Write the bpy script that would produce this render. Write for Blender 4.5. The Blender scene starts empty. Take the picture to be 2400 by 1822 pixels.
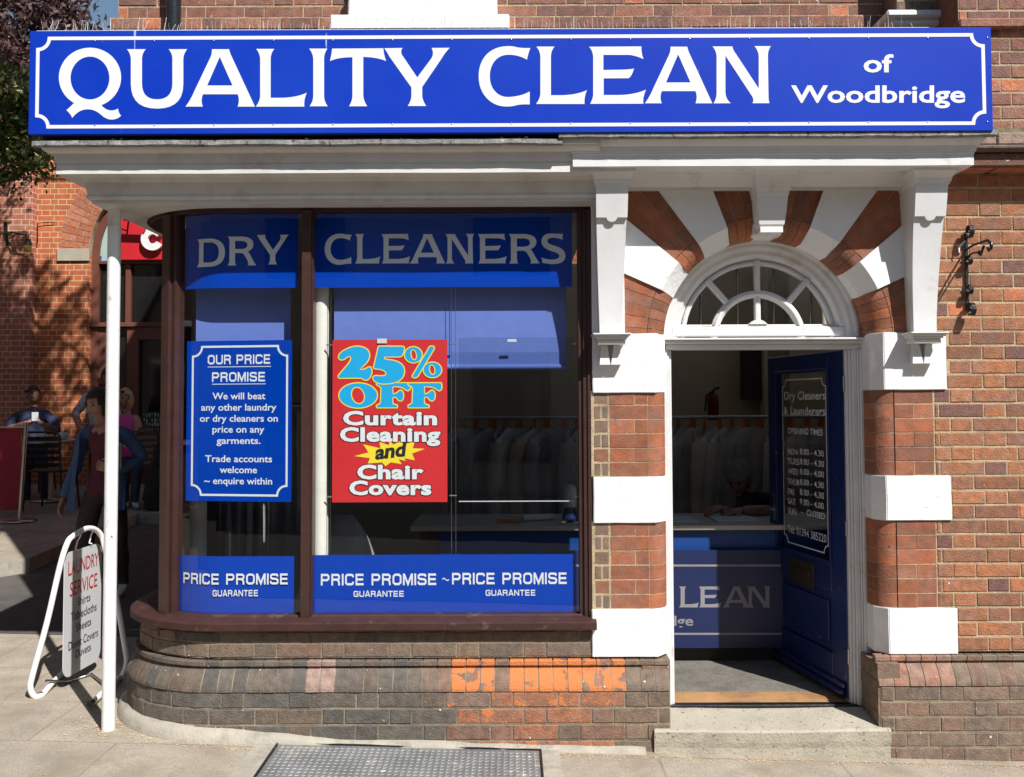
import bpy, bmesh, math, random
from mathutils import Vector, Matrix, noise as mnoise
from mathutils.geometry import tessellate_polygon
random.seed(7)
R_=random.Random(11)
scene=bpy.context.scene
COL=scene.collection
# ------------------------------------------------------------ camera
F_=2184.0; EYE=Vector((0,-4.85,1.76)); TILT=0.038; ROLL=0.0039; CY=-50.0
Fv=Vector((0,math.cos(TILT),math.sin(TILT))); U0=Vector((0,-math.sin(TILT),math.cos(TILT))); R0=Vector((1,0,0))
Rv=R0*math.cos(ROLL)-U0*math.sin(ROLL); Uv=U0*math.cos(ROLL)+R0*math.sin(ROLL)
cam=bpy.data.cameras.new("camera"); co=bpy.data.objects.new("camera",cam); COL.objects.link(co)
co.matrix_world=Matrix(((Rv.x,Uv.x,-Fv.x,EYE.x),(Rv.y,Uv.y,-Fv.y,EYE.y),(Rv.z,Uv.z,-Fv.z,EYE.z),(0,0,0,1)))
cam.sensor_width=36; cam.lens=F_/2400*36; cam.shift_y=CY/2400; cam.clip_end=2000; cam.clip_start=0.05
scene.camera=co
# ------------------------------------------------------------ world, sun, exposure
SUNV=Vector((-0.70,1.0,-1.33)).normalized()
w=bpy.data.worlds.new("World"); scene.world=w; w.use_nodes=True
nt=w.node_tree; bg=nt.nodes["Background"]; sky=nt.nodes.new("ShaderNodeTexSky"); sky.sky_type='NISHITA'; sky.sun_disc=False
sky.sun_elevation=math.asin(-SUNV.z); sky.sun_rotation=math.atan2(-SUNV.x,-SUNV.y)
sky.air_density=1.3; sky.dust_density=0.6; sky.ozone_density=2.0
nt.links.new(sky.outputs[0],bg.inputs[0]); bg.inputs[1].default_value=0.068
sl=bpy.data.lights.new("sun",'SUN'); sl.energy=5.0; sl.angle=math.radians(0.5); sl.color=(1,0.965,0.92)
so=bpy.data.objects.new("sun",sl); COL.objects.link(so); so.rotation_euler=SUNV.to_track_quat('-Z','Y').to_euler(); so.location=(6,-9,12)
scene.view_settings.view_transform='Standard'; scene.view_settings.look='None'; scene.view_settings.exposure=0.45; scene.view_settings.gamma=1
try:
    scene.cycles.max_bounces=8; scene.cycles.transparent_max_bounces=16; scene.cycles.caustics_reflective=False; scene.cycles.caustics_refractive=False
except Exception: pass
# ------------------------------------------------------------ helpers
def W(px,py,Y=0.0):
    d=Fv+Rv*((px-1200)/F_)+Uv*((911+CY-py)/F_)
    return EYE+d*((Y-EYE.y)/d.y)
def Wx(px,Y,py=944): return W(px,py,Y).x
def Wz(py,Y,px=1200): return W(px,py,Y).z
def ground(x,y):
    return 0.012-0.0295*x+0.05*max(0.0,y-1.0)
class MB:
    def __init__(s): s.v=[];s.f=[];s.m=[];s.c=[];s.sm=[]
    def poly(s,pts,m=0,c=None,smooth=False):
        i=len(s.v); s.v+= [tuple(p) for p in pts]; s.f.append(tuple(range(i,i+len(pts)))); s.m.append(m); s.c.append(c); s.sm.append(smooth)
    def faces(s,verts,faces,m=0,c=None,smooth=False):
        i=len(s.v); s.v+=[tuple(p) for p in verts]
        for f in faces: s.f.append(tuple(i+k for k in f)); s.m.append(m); s.c.append(c); s.sm.append(smooth)
    def box(s,x0,x1,y0,y1,z0,z1,m=0,c=None,M=None):
        if x0>x1:x0,x1=x1,x0
        if y0>y1:y0,y1=y1,y0
        if z0>z1:z0,z1=z1,z0
        v=[Vector(p) for p in((x0,y0,z0),(x1,y0,z0),(x1,y1,z0),(x0,y1,z0),(x0,y0,z1),(x1,y0,z1),(x1,y1,z1),(x0,y1,z1))]
        if M: v=[M@p for p in v]
        s.faces(v,[(0,3,2,1),(4,5,6,7),(0,1,5,4),(1,2,6,5),(2,3,7,6),(3,0,4,7)],m,c)
    def bbox(s,x0,x1,y0,y1,z0,z1,b=0.004,m=0,c=None,M=None):
        """box with chamfered edges"""
        if x0>x1:x0,x1=x1,x0
        if y0>y1:y0,y1=y1,y0
        if z0>z1:z0,z1=z1,z0
        bm=bmesh.new(); bmesh.ops.create_cube(bm,size=1)
        for v in bm.verts: v.co=Vector(((x0+x1)/2+v.co.x*(x1-x0),(y0+y1)/2+v.co.y*(y1-y0),(z0+z1)/2+v.co.z*(z1-z0)))
        b=min(b,(x1-x0)*.45,(y1-y0)*.45,(z1-z0)*.45)
        bmesh.ops.bevel(bm,geom=bm.edges[:],offset=b,segments=1,affect='EDGES')
        vs=[(M@v.co if M else v.co.copy()) for v in bm.verts]
        s.faces(vs,[[v.index for v in f.verts] for f in bm.faces],m,c); bm.free()
    def tube(s,path,r,n=10,m=0,c=None,caps=True,smooth=True,closed=False):
        path=[Vector(p) for p in path]; N=len(path)
        if not hasattr(r,'__len__'): r=[r]*N
        rings=[]; up=None
        for i,p in enumerate(path):
            a=path[(i-1)%N] if (i>0 or closed) else p; b=path[(i+1)%N] if (i<N-1 or closed) else p
            t=(b-a); t=t.normalized() if t.length>1e-9 else Vector((0,0,1))
            if up is None:
                up=t.cross(Vector((0.123,0.31,1))); 
                if up.length<1e-3: up=t.cross(Vector((1,0,0)))
                up.normalize()
            up=(up-t*up.dot(t)).normalized(); q=t.cross(up)
            rings.append([p+(up*math.cos(2*math.pi*k/n)+q*math.sin(2*math.pi*k/n))*r[i] for k in range(n)])
        vs=[v for rg in rings for v in rg]; fs=[]
        for i in range(N-1 if not closed else N):
            j=(i+1)%N
            for k in range(n): fs.append((i*n+k,i*n+(k+1)%n,j*n+(k+1)%n,j*n+k))
        s.faces(vs,fs,m,c,smooth)
        if caps and not closed:
            s.poly(rings[0][::-1],m,c); s.poly(rings[-1],m,c)
    def lathe(s,prof,cx,cy,n=24,m=0,c=None,smooth=True):
        vs=[];fs=[]
        for (r,z) in prof:
            for k in range(n): vs.append((cx+r*math.cos(2*math.pi*k/n),cy+r*math.sin(2*math.pi*k/n),z))
        for i in range(len(prof)-1):
            for k in range(n): fs.append((i*n+k,i*n+(k+1)%n,(i+1)*n+(k+1)%n,(i+1)*n+k))
        s.faces(vs,fs,m,c,smooth)
    def ball(s,c0,r,n=12,m=0,c=None,sc=(1,1,1)):
        vs=[];fs=[];c0=Vector(c0);h=n//2+1
        for i in range(h+1):
            a=math.pi*i/h
            for k in range(n): vs.append(c0+Vector((r*sc[0]*math.sin(a)*math.cos(2*math.pi*k/n),r*sc[1]*math.sin(a)*math.sin(2*math.pi*k/n),r*sc[2]*math.cos(a))))
        for i in range(h):
            for k in range(n): fs.append((i*n+k,(i+1)*n+k,(i+1)*n+(k+1)%n,i*n+(k+1)%n))
        s.faces(vs,fs,m,c,True)
    def prism(s,pts,y0,y1,m=0,c=None,holes=()):
        """polygon in XZ extruded between y0 (front) and y1"""
        loops=[list(pts)]+[list(h) for h in holes]
        allp=[p for l in loops for p in l]
        tris=tessellate_polygon([[Vector((p[0],p[1],0)) for p in l] for l in loops])
        s.faces([(p[0],y0,p[1]) for p in allp],[tuple(t) for t in tris],m,c)
        s.faces([(p[0],y1,p[1]) for p in allp],[tuple(t) for t in tris],m,c)
        for l in loops:
            for i in range(len(l)):
                a=l[i];b=l[(i+1)%len(l)]
                s.poly([(a[0],y0,a[1]),(b[0],y0,b[1]),(b[0],y1,b[1]),(a[0],y1,a[1])],m,c)
    def sweep(s,prof,path,m=0,c=None,caps=False,smooth=False):
        """prof [(o,z)], path function list: each entry maps (o,z)->Vector"""
        n=len(prof); vs=[];fs=[]
        for fn in path:
            for (o,z) in prof: vs.append(fn(o,z))
        for i in range(len(path)-1):
            for k in range(n-1): fs.append((i*n+k,(i+1)*n+k,(i+1)*n+k+1,i*n+k+1))
        s.faces(vs,fs,m,c,smooth)
        if caps:
            s.poly([path[0](o,z) for o,z in prof],m,c); s.poly([path[-1](o,z) for o,z in prof],m,c)
    def build(s,name,mats,parent=None,merge=False):
        me=bpy.data.meshes.new(name); me.from_pydata(s.v,[],s.f); me.update()
        if not isinstance(mats,(list,tuple)): mats=[mats]
        for mm in mats: me.materials.append(mm)
        me.polygons.foreach_set("material_index",s.m)
        me.polygons.foreach_set("use_smooth",s.sm)
        if any(c is not None for c in s.c):
            ca=me.color_attributes.new("tone",'FLOAT_COLOR','CORNER'); d=[]
            for f,c in zip(s.f,s.c):
                cc=c if c is not None else (1,1,1,0)
                d+= list(cc)*len(f)
            ca.data.foreach_set("color",d)
        if merge:
            bm=bmesh.new(); bm.from_mesh(me); bmesh.ops.remove_doubles(bm,verts=bm.verts,dist=1e-5); bm.to_mesh(me); bm.free()
        o=bpy.data.objects.new(name,me); COL.objects.link(o)
        if parent: o.parent=parent
        return o
def tag(o,label=None,cat=None,group=None,kind=None):
    if label:o['label']=label
    if cat:o['category']=cat
    if group:o['group']=group
    if kind:o['kind']=kind
    return o
def empty(name,loc,label,cat,group=None,rz=0):
    o=bpy.data.objects.new(name,None); COL.objects.link(o); o.location=loc; o.rotation_euler=(0,0,rz); o.empty_display_size=.1
    return tag(o,label,cat,group)
def at0(name,label,cat,group=None): return empty(name,(0,0,0),label,cat,group)
def settle(root,loc):
    """move an Empty to the thing's base keeping its children where they are"""
    loc=Vector(loc)
    for ch in root.children: ch.location=ch.location-loc
    root.location=loc
def copy_tree(o,parent=None):
    c=o.copy(); COL.objects.link(c)
    if parent: c.parent=parent
    for ch in list(o.children): copy_tree(ch,c)
    return c
# ------------------------------------------------------------ materials
def nn(t,kind,**kw):
    n=t.nodes.new(kind)
    for k,v in kw.items(): setattr(n,k,v)
    return n
def mat(name,base,rough=.5,var=.12,scale=9,bump=.15,bscale=60,metal=0,spec=.5,dirt=None,dscale=3,dthr=(.55,.7),coat=0,sstretch=None,speck=None,attr=False,bdist=.002,streak=False):
    m=bpy.data.materials.new(name); m.use_nodes=True; t=m.node_tree; b=t.nodes["Principled BSDF"]; L=t.links.new
    tc=nn(t,"ShaderNodeTexCoord"); co_=tc.outputs["Object"]
    if attr:
        a=nn(t,"ShaderNodeAttribute",attribute_name="tone"); col=a.outputs["Color"]
    else:
        r=nn(t,"ShaderNodeRGB"); r.outputs[0].default_value=(*base,1); col=r.outputs[0]
    n1=nn(t,"ShaderNodeTexNoise"); n1.inputs["Scale"].default_value=scale; n1.inputs["Detail"].default_value=6; L(co_,n1.inputs["Vector"])
    mr=nn(t,"ShaderNodeMapRange"); mr.inputs[1].default_value=.3; mr.inputs[2].default_value=.7; mr.inputs[3].default_value=1-var; mr.inputs[4].default_value=1+var; L(n1.outputs[0],mr.inputs[0])
    mx=nn(t,"ShaderNodeVectorMath",operation='SCALE'); L(col,mx.inputs[0]); L(mr.outputs[0],mx.inputs["Scale"]); col=mx.outputs[0]
    if attr: # mottling inside each brick, then spalled faces
        nm=nn(t,"ShaderNodeTexNoise"); nm.inputs["Scale"].default_value=11; nm.inputs["Detail"].default_value=5; nm.inputs["Roughness"].default_value=.6; nm.inputs["Distortion"].default_value=.6; L(co_,nm.inputs["Vector"])
        mm=nn(t,"ShaderNodeMapRange"); mm.inputs[1].default_value=.42; mm.inputs[2].default_value=.66; mm.inputs[4].default_value=.62; L(nm.outputs[0],mm.inputs[0])
        hs=nn(t,"ShaderNodeHueSaturation"); hs.inputs["Saturation"].default_value=.66; hs.inputs["Value"].default_value=.8; L(col,hs.inputs["Color"])
        xm=nn(t,"ShaderNodeMix",data_type='RGBA'); L(mm.outputs[0],xm.inputs[0]); L(col,xm.inputs[6]); L(hs.outputs[0],xm.inputs[7]); col=xm.outputs[2]
        n3=nn(t,"ShaderNodeTexNoise"); n3.inputs["Scale"].default_value=14; n3.inputs["Detail"].default_value=3; L(co_,n3.inputs["Vector"])
        ad=nn(t,"ShaderNodeMath",operation='ADD'); L(n3.outputs[0],ad.inputs[0]); L(a.outputs["Alpha"],ad.inputs[1])
        cr=nn(t,"ShaderNodeMapRange"); cr.inputs[1].default_value=.98; cr.inputs[2].default_value=1.02; L(ad.outputs[0],cr.inputs[0])
        sp=nn(t,"ShaderNodeMix",data_type='RGBA'); L(cr.outputs[0],sp.inputs[0]); L(col,sp.inputs[6]); sp.inputs[7].default_value=(.58,.19,.06,1); col=sp.outputs[2]
        spf=cr.outputs[0]
    if dirt:
        n2=nn(t,"ShaderNodeTexNoise"); n2.inputs["Scale"].default_value=dscale; n2.inputs["Detail"].default_value=9; n2.inputs["Roughness"].default_value=.65
        if streak:
            mp=nn(t,"ShaderNodeMapping"); mp.inputs["Scale"].default_value=(1,1,.15); L(co_,mp.inputs[0]); L(mp.outputs[0],n2.inputs["Vector"])
        else: L(co_,n2.inputs["Vector"])
        cr=nn(t,"ShaderNodeMapRange"); cr.inputs[1].default_value=dthr[0]; cr.inputs[2].default_value=dthr[1]; L(n2.outputs[0],cr.inputs[0])
        dm=nn(t,"ShaderNodeMix",data_type='RGBA'); L(cr.outputs[0],dm.inputs[0]); L(col,dm.inputs[6]); dm.inputs[7].default_value=(*dirt,1); col=dm.outputs[2]
    if speck:
        n4=nn(t,"ShaderNodeTexNoise"); n4.inputs["Scale"].default_value=speck[1]; n4.inputs["Detail"].default_value=2
        if sstretch:
            m4=nn(t,"ShaderNodeMapping"); m4.inputs["Scale"].default_value=(1,1,sstretch); L(co_,m4.inputs[0]); L(m4.outputs[0],n4.inputs["Vector"])
        else: L(co_,n4.inputs["Vector"])
        cr=nn(t,"ShaderNodeMapRange"); cr.inputs[1].default_value=speck[2]; cr.inputs[2].default_value=speck[2]+.03; L(n4.outputs[0],cr.inputs[0])
        dm=nn(t,"ShaderNodeMix",data_type='RGBA'); L(cr.outputs[0],dm.inputs[0]); L(col,dm.inputs[6]); dm.inputs[7].default_value=(*speck[0],1); col=dm.outputs[2]
    L(col,b.inputs["Base Color"])
    b.inputs["Roughness"].default_value=rough; b.inputs["Metallic"].default_value=metal; b.inputs["Specular IOR Level"].default_value=spec
    if coat: b.inputs["Coat Weight"].default_value=coat; b.inputs["Coat Roughness"].default_value=.05
    if bump:
        nb=nn(t,"ShaderNodeTexNoise"); nb.inputs["Scale"].default_value=bscale; nb.inputs["Detail"].default_value=8; nb.inputs["Roughness"].default_value=.6; L(co_,nb.inputs["Vector"])
        bp=nn(t,"ShaderNodeBump"); bp.inputs["Strength"].default_value=bump; bp.inputs["Distance"].default_value=bdist*10; L(nb.outputs[0],bp.inputs["Height"]); L(bp.outputs[0],b.inputs["Normal"])
    return m
def glassmat(name,tint=(.93,.95,.95),ior=1.5,gl=1.0):
    m=bpy.data.materials.new(name); m.use_nodes=True; t=m.node_tree; t.nodes.clear(); L=t.links.new
    o=nn(t,"ShaderNodeOutputMaterial"); mx=nn(t,"ShaderNodeMixShader"); tr=nn(t,"ShaderNodeBsdfTransparent"); g=nn(t,"ShaderNodeBsdfGlossy"); ge=nn(t,"ShaderNodeNewGeometry")
    tr.inputs[0].default_value=(*tint,1); g.inputs["Roughness"].default_value=.0; g.inputs[0].default_value=(gl,gl,gl,1)
    nb=nn(t,"ShaderNodeTexNoise"); nb.inputs["Scale"].default_value=2.2; tc=nn(t,"ShaderNodeTexCoord"); L(tc.outputs["Object"],nb.inputs["Vector"])
    bp=nn(t,"ShaderNodeBump"); bp.inputs["Strength"].default_value=.03; bp.inputs["Distance"].default_value=.02; L(nb.outputs[0],bp.inputs["Height"]); L(bp.outputs[0],g.inputs["Normal"])
    dt=nn(t,"ShaderNodeVectorMath",operation='DOT_PRODUCT'); L(ge.outputs["Normal"],dt.inputs[0]); L(ge.outputs["Incoming"],dt.inputs[1])
    ab=nn(t,"ShaderNodeMath",operation='ABSOLUTE'); L(dt.outputs["Value"],ab.inputs[0]); om=nn(t,"ShaderNodeMath",operation='SUBTRACT'); om.inputs[0].default_value=1; L(ab.outputs[0],om.inputs[1])
    pw=nn(t,"ShaderNodeMath",operation='POWER'); L(om.outputs[0],pw.inputs[0]); pw.inputs[1].default_value=5; mu=nn(t,"ShaderNodeMath",operation='MULTIPLY_ADD'); L(pw.outputs[0],mu.inputs[0]); mu.inputs[1].default_value=.92; mu.inputs[2].default_value=.055 if ior>1.3 else .04
    L(mu.outputs[0],mx.inputs[0]); L(tr.outputs[0],mx.inputs[1]); L(g.outputs[0],mx.inputs[2]); L(mx.outputs[0],o.inputs[0]); return m
M={}
M['brick']=mat('brick',(0,0,0),.85,.26,26,.55,110,attr=True,speck=((.62,.58,.52),42,.735),dirt=(.05,.032,.026),dscale=7,dthr=(.6,.85),bdist=.0016)
M['gauged']=mat('gauged_brick',(0,0,0),.85,.2,18,.35,90,attr=True,speck=((.03,.02,.018),30,.73),dirt=(.1,.045,.03),dscale=6,dthr=(.55,.8),bdist=.0013)
M['mortar']=mat('mortar',(.50,.40,.25),.95,.15,30,.6,160,dirt=(.2,.155,.1),dscale=5,dthr=(.5,.75))
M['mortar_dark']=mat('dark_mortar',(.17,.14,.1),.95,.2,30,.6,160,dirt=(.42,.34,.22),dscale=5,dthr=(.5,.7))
M['white']=mat('white_masonry_paint',(.75,.755,.76),.6,.03,6,.35,28,dirt=(.5,.47,.41),dscale=9,dthr=(.64,.8),speck=((.38,.33,.27),46,.745),bdist=.0014)
M['white_wood']=mat('white_gloss_timber',(.67,.67,.67),.4,.04,8,.08,50,dirt=(.42,.37,.31),dscale=5,dthr=(.58,.78),bdist=.001)
M['canopy']=mat('weathered_white_timber',(.64,.625,.60),.5,.06,8,.12,50,dirt=(.47,.43,.385),dscale=5,dthr=(.5,.72),streak=False,bdist=.001)
M['lead']=mat('lead_flashing',(.2,.2,.19),.65,.3,18,.5,50,dirt=(.42,.40,.36),dscale=16,dthr=(.56,.7),speck=((.07,.05,.035),28,.64),bdist=.002)
M['brown']=mat('brown_painted_timber',(.05,.022,.018),.38,.14,14,.12,60,dirt=(.22,.15,.12),dscale=20,dthr=(.66,.78),bdist=.001)
M['brown_sill']=mat('weathered_brown_sill',(.048,.021,.017),.6,.18,14,.2,60,spec=.25,dirt=(.16,.12,.105),dscale=10,dthr=(.58,.8),bdist=.001)
M['blue_sign']=mat('blue_sign_vinyl',(.003,.034,.42),.4,.04,3,0,spec=.2,dirt=(.008,.05,.44),dscale=1.3,dthr=(.4,.75),speck=((.35,.42,.7),34,.755),sstretch=.12)
M['sticker']=mat('blue_window_vinyl',(.0,.046,.40),.5,.03,3,0,spec=.05)
M['letter_shaded']=mat('shaded_banner_lettering',(.26,.25,.27),.5,.1,5,0)  # lettering greyed so the shade on the counter sign is in its colour
M['letter']=mat('white_vinyl_lettering',(.74,.75,.78),.35,.02,5,0)
M['letter_dim']=mat('pale_vinyl_lettering',(.72,.76,.82),.35,.02,5,0)
M['blue_door']=mat('blue_painted_door',(.008,.02,.10),.3,.12,10,.1,40,dirt=(.015,.035,.14),dscale=8,dthr=(.55,.8),speck=((.25,.2,.12),26,.74),bdist=.001)
M['black']=mat('black_paint',(.012,.012,.013),.3,.2,20,.1,60)
M['iron']=mat('black_wrought_iron',(.025,.025,.026),.32,.25,40,.3,120,metal=.6,speck=((.3,.3,.3),60,.7))
M['steel']=mat('brushed_steel',(.5,.48,.45),.3,.06,20,.02,80,metal=1)
M['pavement']=None
M['stone']=mat('worn_step_stone',(.40,.365,.29),.85,.12,5,.4,70,dirt=(.25,.225,.18),dscale=7,dthr=(.55,.8),speck=((.16,.14,.11),50,.66),bdist=.0016)
M['concrete']=mat('concrete',(.37,.34,.28),.9,.14,7,.45,60,dirt=(.22,.2,.165),dscale=8,dthr=(.52,.75),bdist=.0016)
M['wood_floor']=mat('worn_oak_board',(.42,.23,.1),.5,.2,6,.1,60,dirt=(.22,.12,.08),dscale=5,dthr=(.5,.7))
M['carpet']=mat('grey_door_mat',(.24,.22,.19),.95,.35,90,.8,200,dirt=(.15,.135,.115),dscale=6,dthr=(.45,.7),speck=((.42,.38,.32),150,.66))
M['wall_in']=mat('cream_interior_wall',(.66,.6,.47),.8,.05,3,0)
M['dark_in']=mat('dark_interior_trim',(.05,.04,.035),.7,.1,5,0)
M['counter_top']=mat('grey_laminate',(.5,.46,.38),.4,.05,5,0)
M['counter_blue']=mat('blue_counter_panel',(.006,.05,.22),.4,.05,3,0)
M['banner_blue']=mat('blue_banner_panel',(.012,.022,.085),.35,.05,3,0)
M['blind']=mat('blue_roller_blind',(.12,.19,.55),.7,.04,20,.05,200)
M['col_white']=mat('white_painted_column',(.76,.74,.66),.5,.05,10,.1,40,speck=((.2,.15,.1),12,.74))
M['pole']=mat('white_painted_steel',(.76,.76,.75),.4,.05,12,.2,50,dirt=(.45,.42,.36),dscale=14,dthr=(.60,.74),speck=((.25,.2,.15),30,.74),bdist=.001)
M['frame_white']=mat('white_tube_enamel',(.8,.8,.8),.3,.03,12,.03,60)
M['panel_grey']=mat('pale_aluminium_panel',(.60,.62,.63),.4,.03,5,0)
M['red_letter']=mat('red_vinyl',(.5,.02,.03),.4,.05,5,0)
M['black_letter']=mat('black_vinyl',(.02,.02,.022),.4,.05,5,0)
M['poster_red']=mat('red_poster_paper',(.60,.025,.03),.45,.04,6,0)
M['cyan']=mat('cyan_print',(.01,.38,.74),.45,.04,6,0)
M['yellow']=mat('yellow_print',(.86,.68,.04),.45,.03,6,0)
M['acrylic']=glassmat('clear_acrylic',(.9,.92,.93),1.25,.8)
M['glass']=glassmat('window_glass')
M['pipe']=mat('black_gloss_downpipe',(.015,.016,.02),.22,.2,20,.1,40)
M['green_leaf']=mat('green_leaf',(.09,.155,.025),.5,.4,1.5,0)
M['lime_leaf']=mat('pale_yellow_green_leaf',(.5,.52,.22),.5,.25,2,0)
M['purple_leaf']=mat('purple_beech_leaf',(.085,.042,.04),.45,.5,1.5,0)
M['bark']=mat('bark',(.06,.045,.035),.9,.3,12,.6,40)
M['straw']=mat('dry_plant_litter',(.62,.45,.24),.9,.35,30,0)
M['skin']=mat('skin',(.42,.22,.15),.5,.06,20,.05,200)
M['skin2']=mat('tanned_skin',(.34,.17,.11),.5,.06,20,.05,200)
# ------------------------------------------------------------ masonry helpers
def tone(kind,rnd=R_):
    a=rnd.random()
    if kind=='red':      # main wall
        b=[(.33,.13,.06),(.285,.115,.056),(.35,.138,.06),(.25,.106,.056),(.37,.145,.062)][int(a*4.999)]
        if rnd.random()<.04: b=(.50,.165,.07)
        if rnd.random()<.08: b=(.19,.085,.065)
    elif kind=='upper':
        b=[(.29,.125,.08),(.25,.105,.07),(.32,.14,.088),(.2,.095,.072)][int(a*3.999)]
        if rnd.random()<.06: b=(.5,.17,.08)
    elif kind=='brown':  # grimy brown plinth
        b=[(.19,.135,.095),(.17,.125,.09),(.205,.138,.096),(.21,.126,.086)][int(a*3.999)]
    elif kind=='dark':   # engineering brick
        b=[(.125,.108,.088),(.11,.099,.086),(.135,.108,.086),(.15,.108,.08)][int(a*3.999)]
    elif kind=='gauged':
        b=[(.31,.1,.044),(.265,.09,.042),(.335,.108,.046),(.24,.086,.044)][int(a*3.999)]
    elif kind=='orange':
        b=[(.50,.16,.07),(.46,.14,.06),(.42,.125,.06)][int(a*2.999)]
    f=.9+.2*rnd.random()
    return (b[0]*f,b[1]*f,b[2]*f,0)
def brick(mb,fn,u0,u1,z0,z1,o,dep,col,nseg=1,ch=.0035,jit=.0014,m=0):
    if u1-u0<.008: return
    j=lambda:R_.uniform(-jit,jit)
    us=[u0+(u1-u0)*i/nseg for i in range(nseg+1)]
    t0,t1=j(),j(); oo=o+R_.uniform(-.0012,.0018)
    inner=[];outer=[];back=[]
    ui=[u0+ch+j()]+us[1:-1]+[u1-ch+j()]
    uo=[u0+j()]+us[1:-1]+[u1+j()]
    zt=[z1+j()*.7 for _ in us]; zb=[z0+j()*.7 for _ in us]
    def row(zf,uu,o_): return [fn(u,o_,zf[i]) for i,u in enumerate(uu)]
    A=row([z-ch for z in zt],ui,oo); B=row([z+ch for z in zb],ui,oo)
    C=row(zt,uo,oo-ch*.9); D=row(zb,uo,oo-ch*.9); E=row(zt,uo,o-dep); G=row(zb,uo,o-dep)
    n=nseg
    vs=A+B+C+D+E+G; k=n+1; fs=[]
    for i in range(n):
        fs.append((k+i,k+i+1,i+1,i))            # front
        fs.append((i,i+1,2*k+i+1,2*k+i))        # top chamfer
        fs.append((3*k+i,3*k+i+1,k+i+1,k+i))
        fs.append((2*k+i,2*k+i+1,4*k+i+1,4*k+i))
        fs.append((5*k+i,5*k+i+1,3*k+i+1,3*k+i))
    fs+=[(k,0,2*k,3*k),(2*k-1,4*k-1,3*k-1,k-1),(3*k,2*k,4*k,5*k),(4*k-1,6*k-1,5*k-1,3*k-1)]
    mb.faces(vs,fs,m,col)
def PL(Y):  return lambda u,o,z:Vector((u,Y-o,z))
def wall_bricks(mb,fn,iv,z0,z1,course,kind,joint=.010,o=0,dep=.012,phase=0,seglen=None,zref=None,S=.226,H=.109,mort=1,rec=.0035):
    """Flemish bond; iv(zmid)->[(ua,ub)], courses ladder down from zref"""
    zref=z1 if zref is None else zref
    k0=int(math.floor((zref-z1)/course+1e-6)); k=k0; P=S+H+2*joint*.6
    while True:
        zt=zref-k*course; zb=zt-course
        if zt<=z0+1e-4: break
        ct=min(zt,z1); cb=max(zb,z0)
        if ct-cb>.02:
            for (ua,ub) in iv((ct+cb)/2):
                n=max(1,int((ub-ua)/seglen)) if seglen else 1
                us=[ua+(ub-ua)*i/n for i in range(n+1)]
                for i in range(n):
                    mb.poly([fn(us[i],o-rec,cb),fn(us[i+1],o-rec,cb),fn(us[i+1],o-rec,ct),fn(us[i],o-rec,ct)],mort)
                u=math.floor((ua-phase)/P)*P+phase+(P/2 if k%2 else 0)-P
                while u<ub:
                    for (w_) in (S,H):
                        a=max(u,ua+joint*.3); b=min(u+w_,ub-joint*.3)
                        if b-a>.015:
                            kd=kind(a,ct) if callable(kind) else tone(kind)
                            brick(mb,fn,a,b,cb+joint*.5,ct-joint*.5,o,dep,kd,nseg=max(1,int((b-a)/seglen+.5)) if seglen else 1)
                        u+=w_+joint*.6
        k+=1
def plan_strip(mb,pts,z0,z1,m=0,c=None,smooth=False):
    vs=[(p[0],p[1],z) for p in pts for z in (z0,z1)]; n=len(pts)
    mb.faces(vs,[(2*i,2*i+2,2*i+3,2*i+1) for i in range(n-1)],m,c,smooth)
def plan_prism(mb,pts,z0,z1,m=0,c=None):
    n=len(pts)
    plan_strip(mb,list(pts)+[pts[0]],z0,z1,m,c)
    tr=tessellate_polygon([[Vector((p[0],p[1],0)) for p in pts]])
    mb.faces([(p[0],p[1],z1) for p in pts],[tuple(t) for t in tr],m,c)
    mb.faces([(p[0],p[1],z0) for p in pts],[tuple(t) for t in tr],m,c)
rad=math.radians
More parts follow.
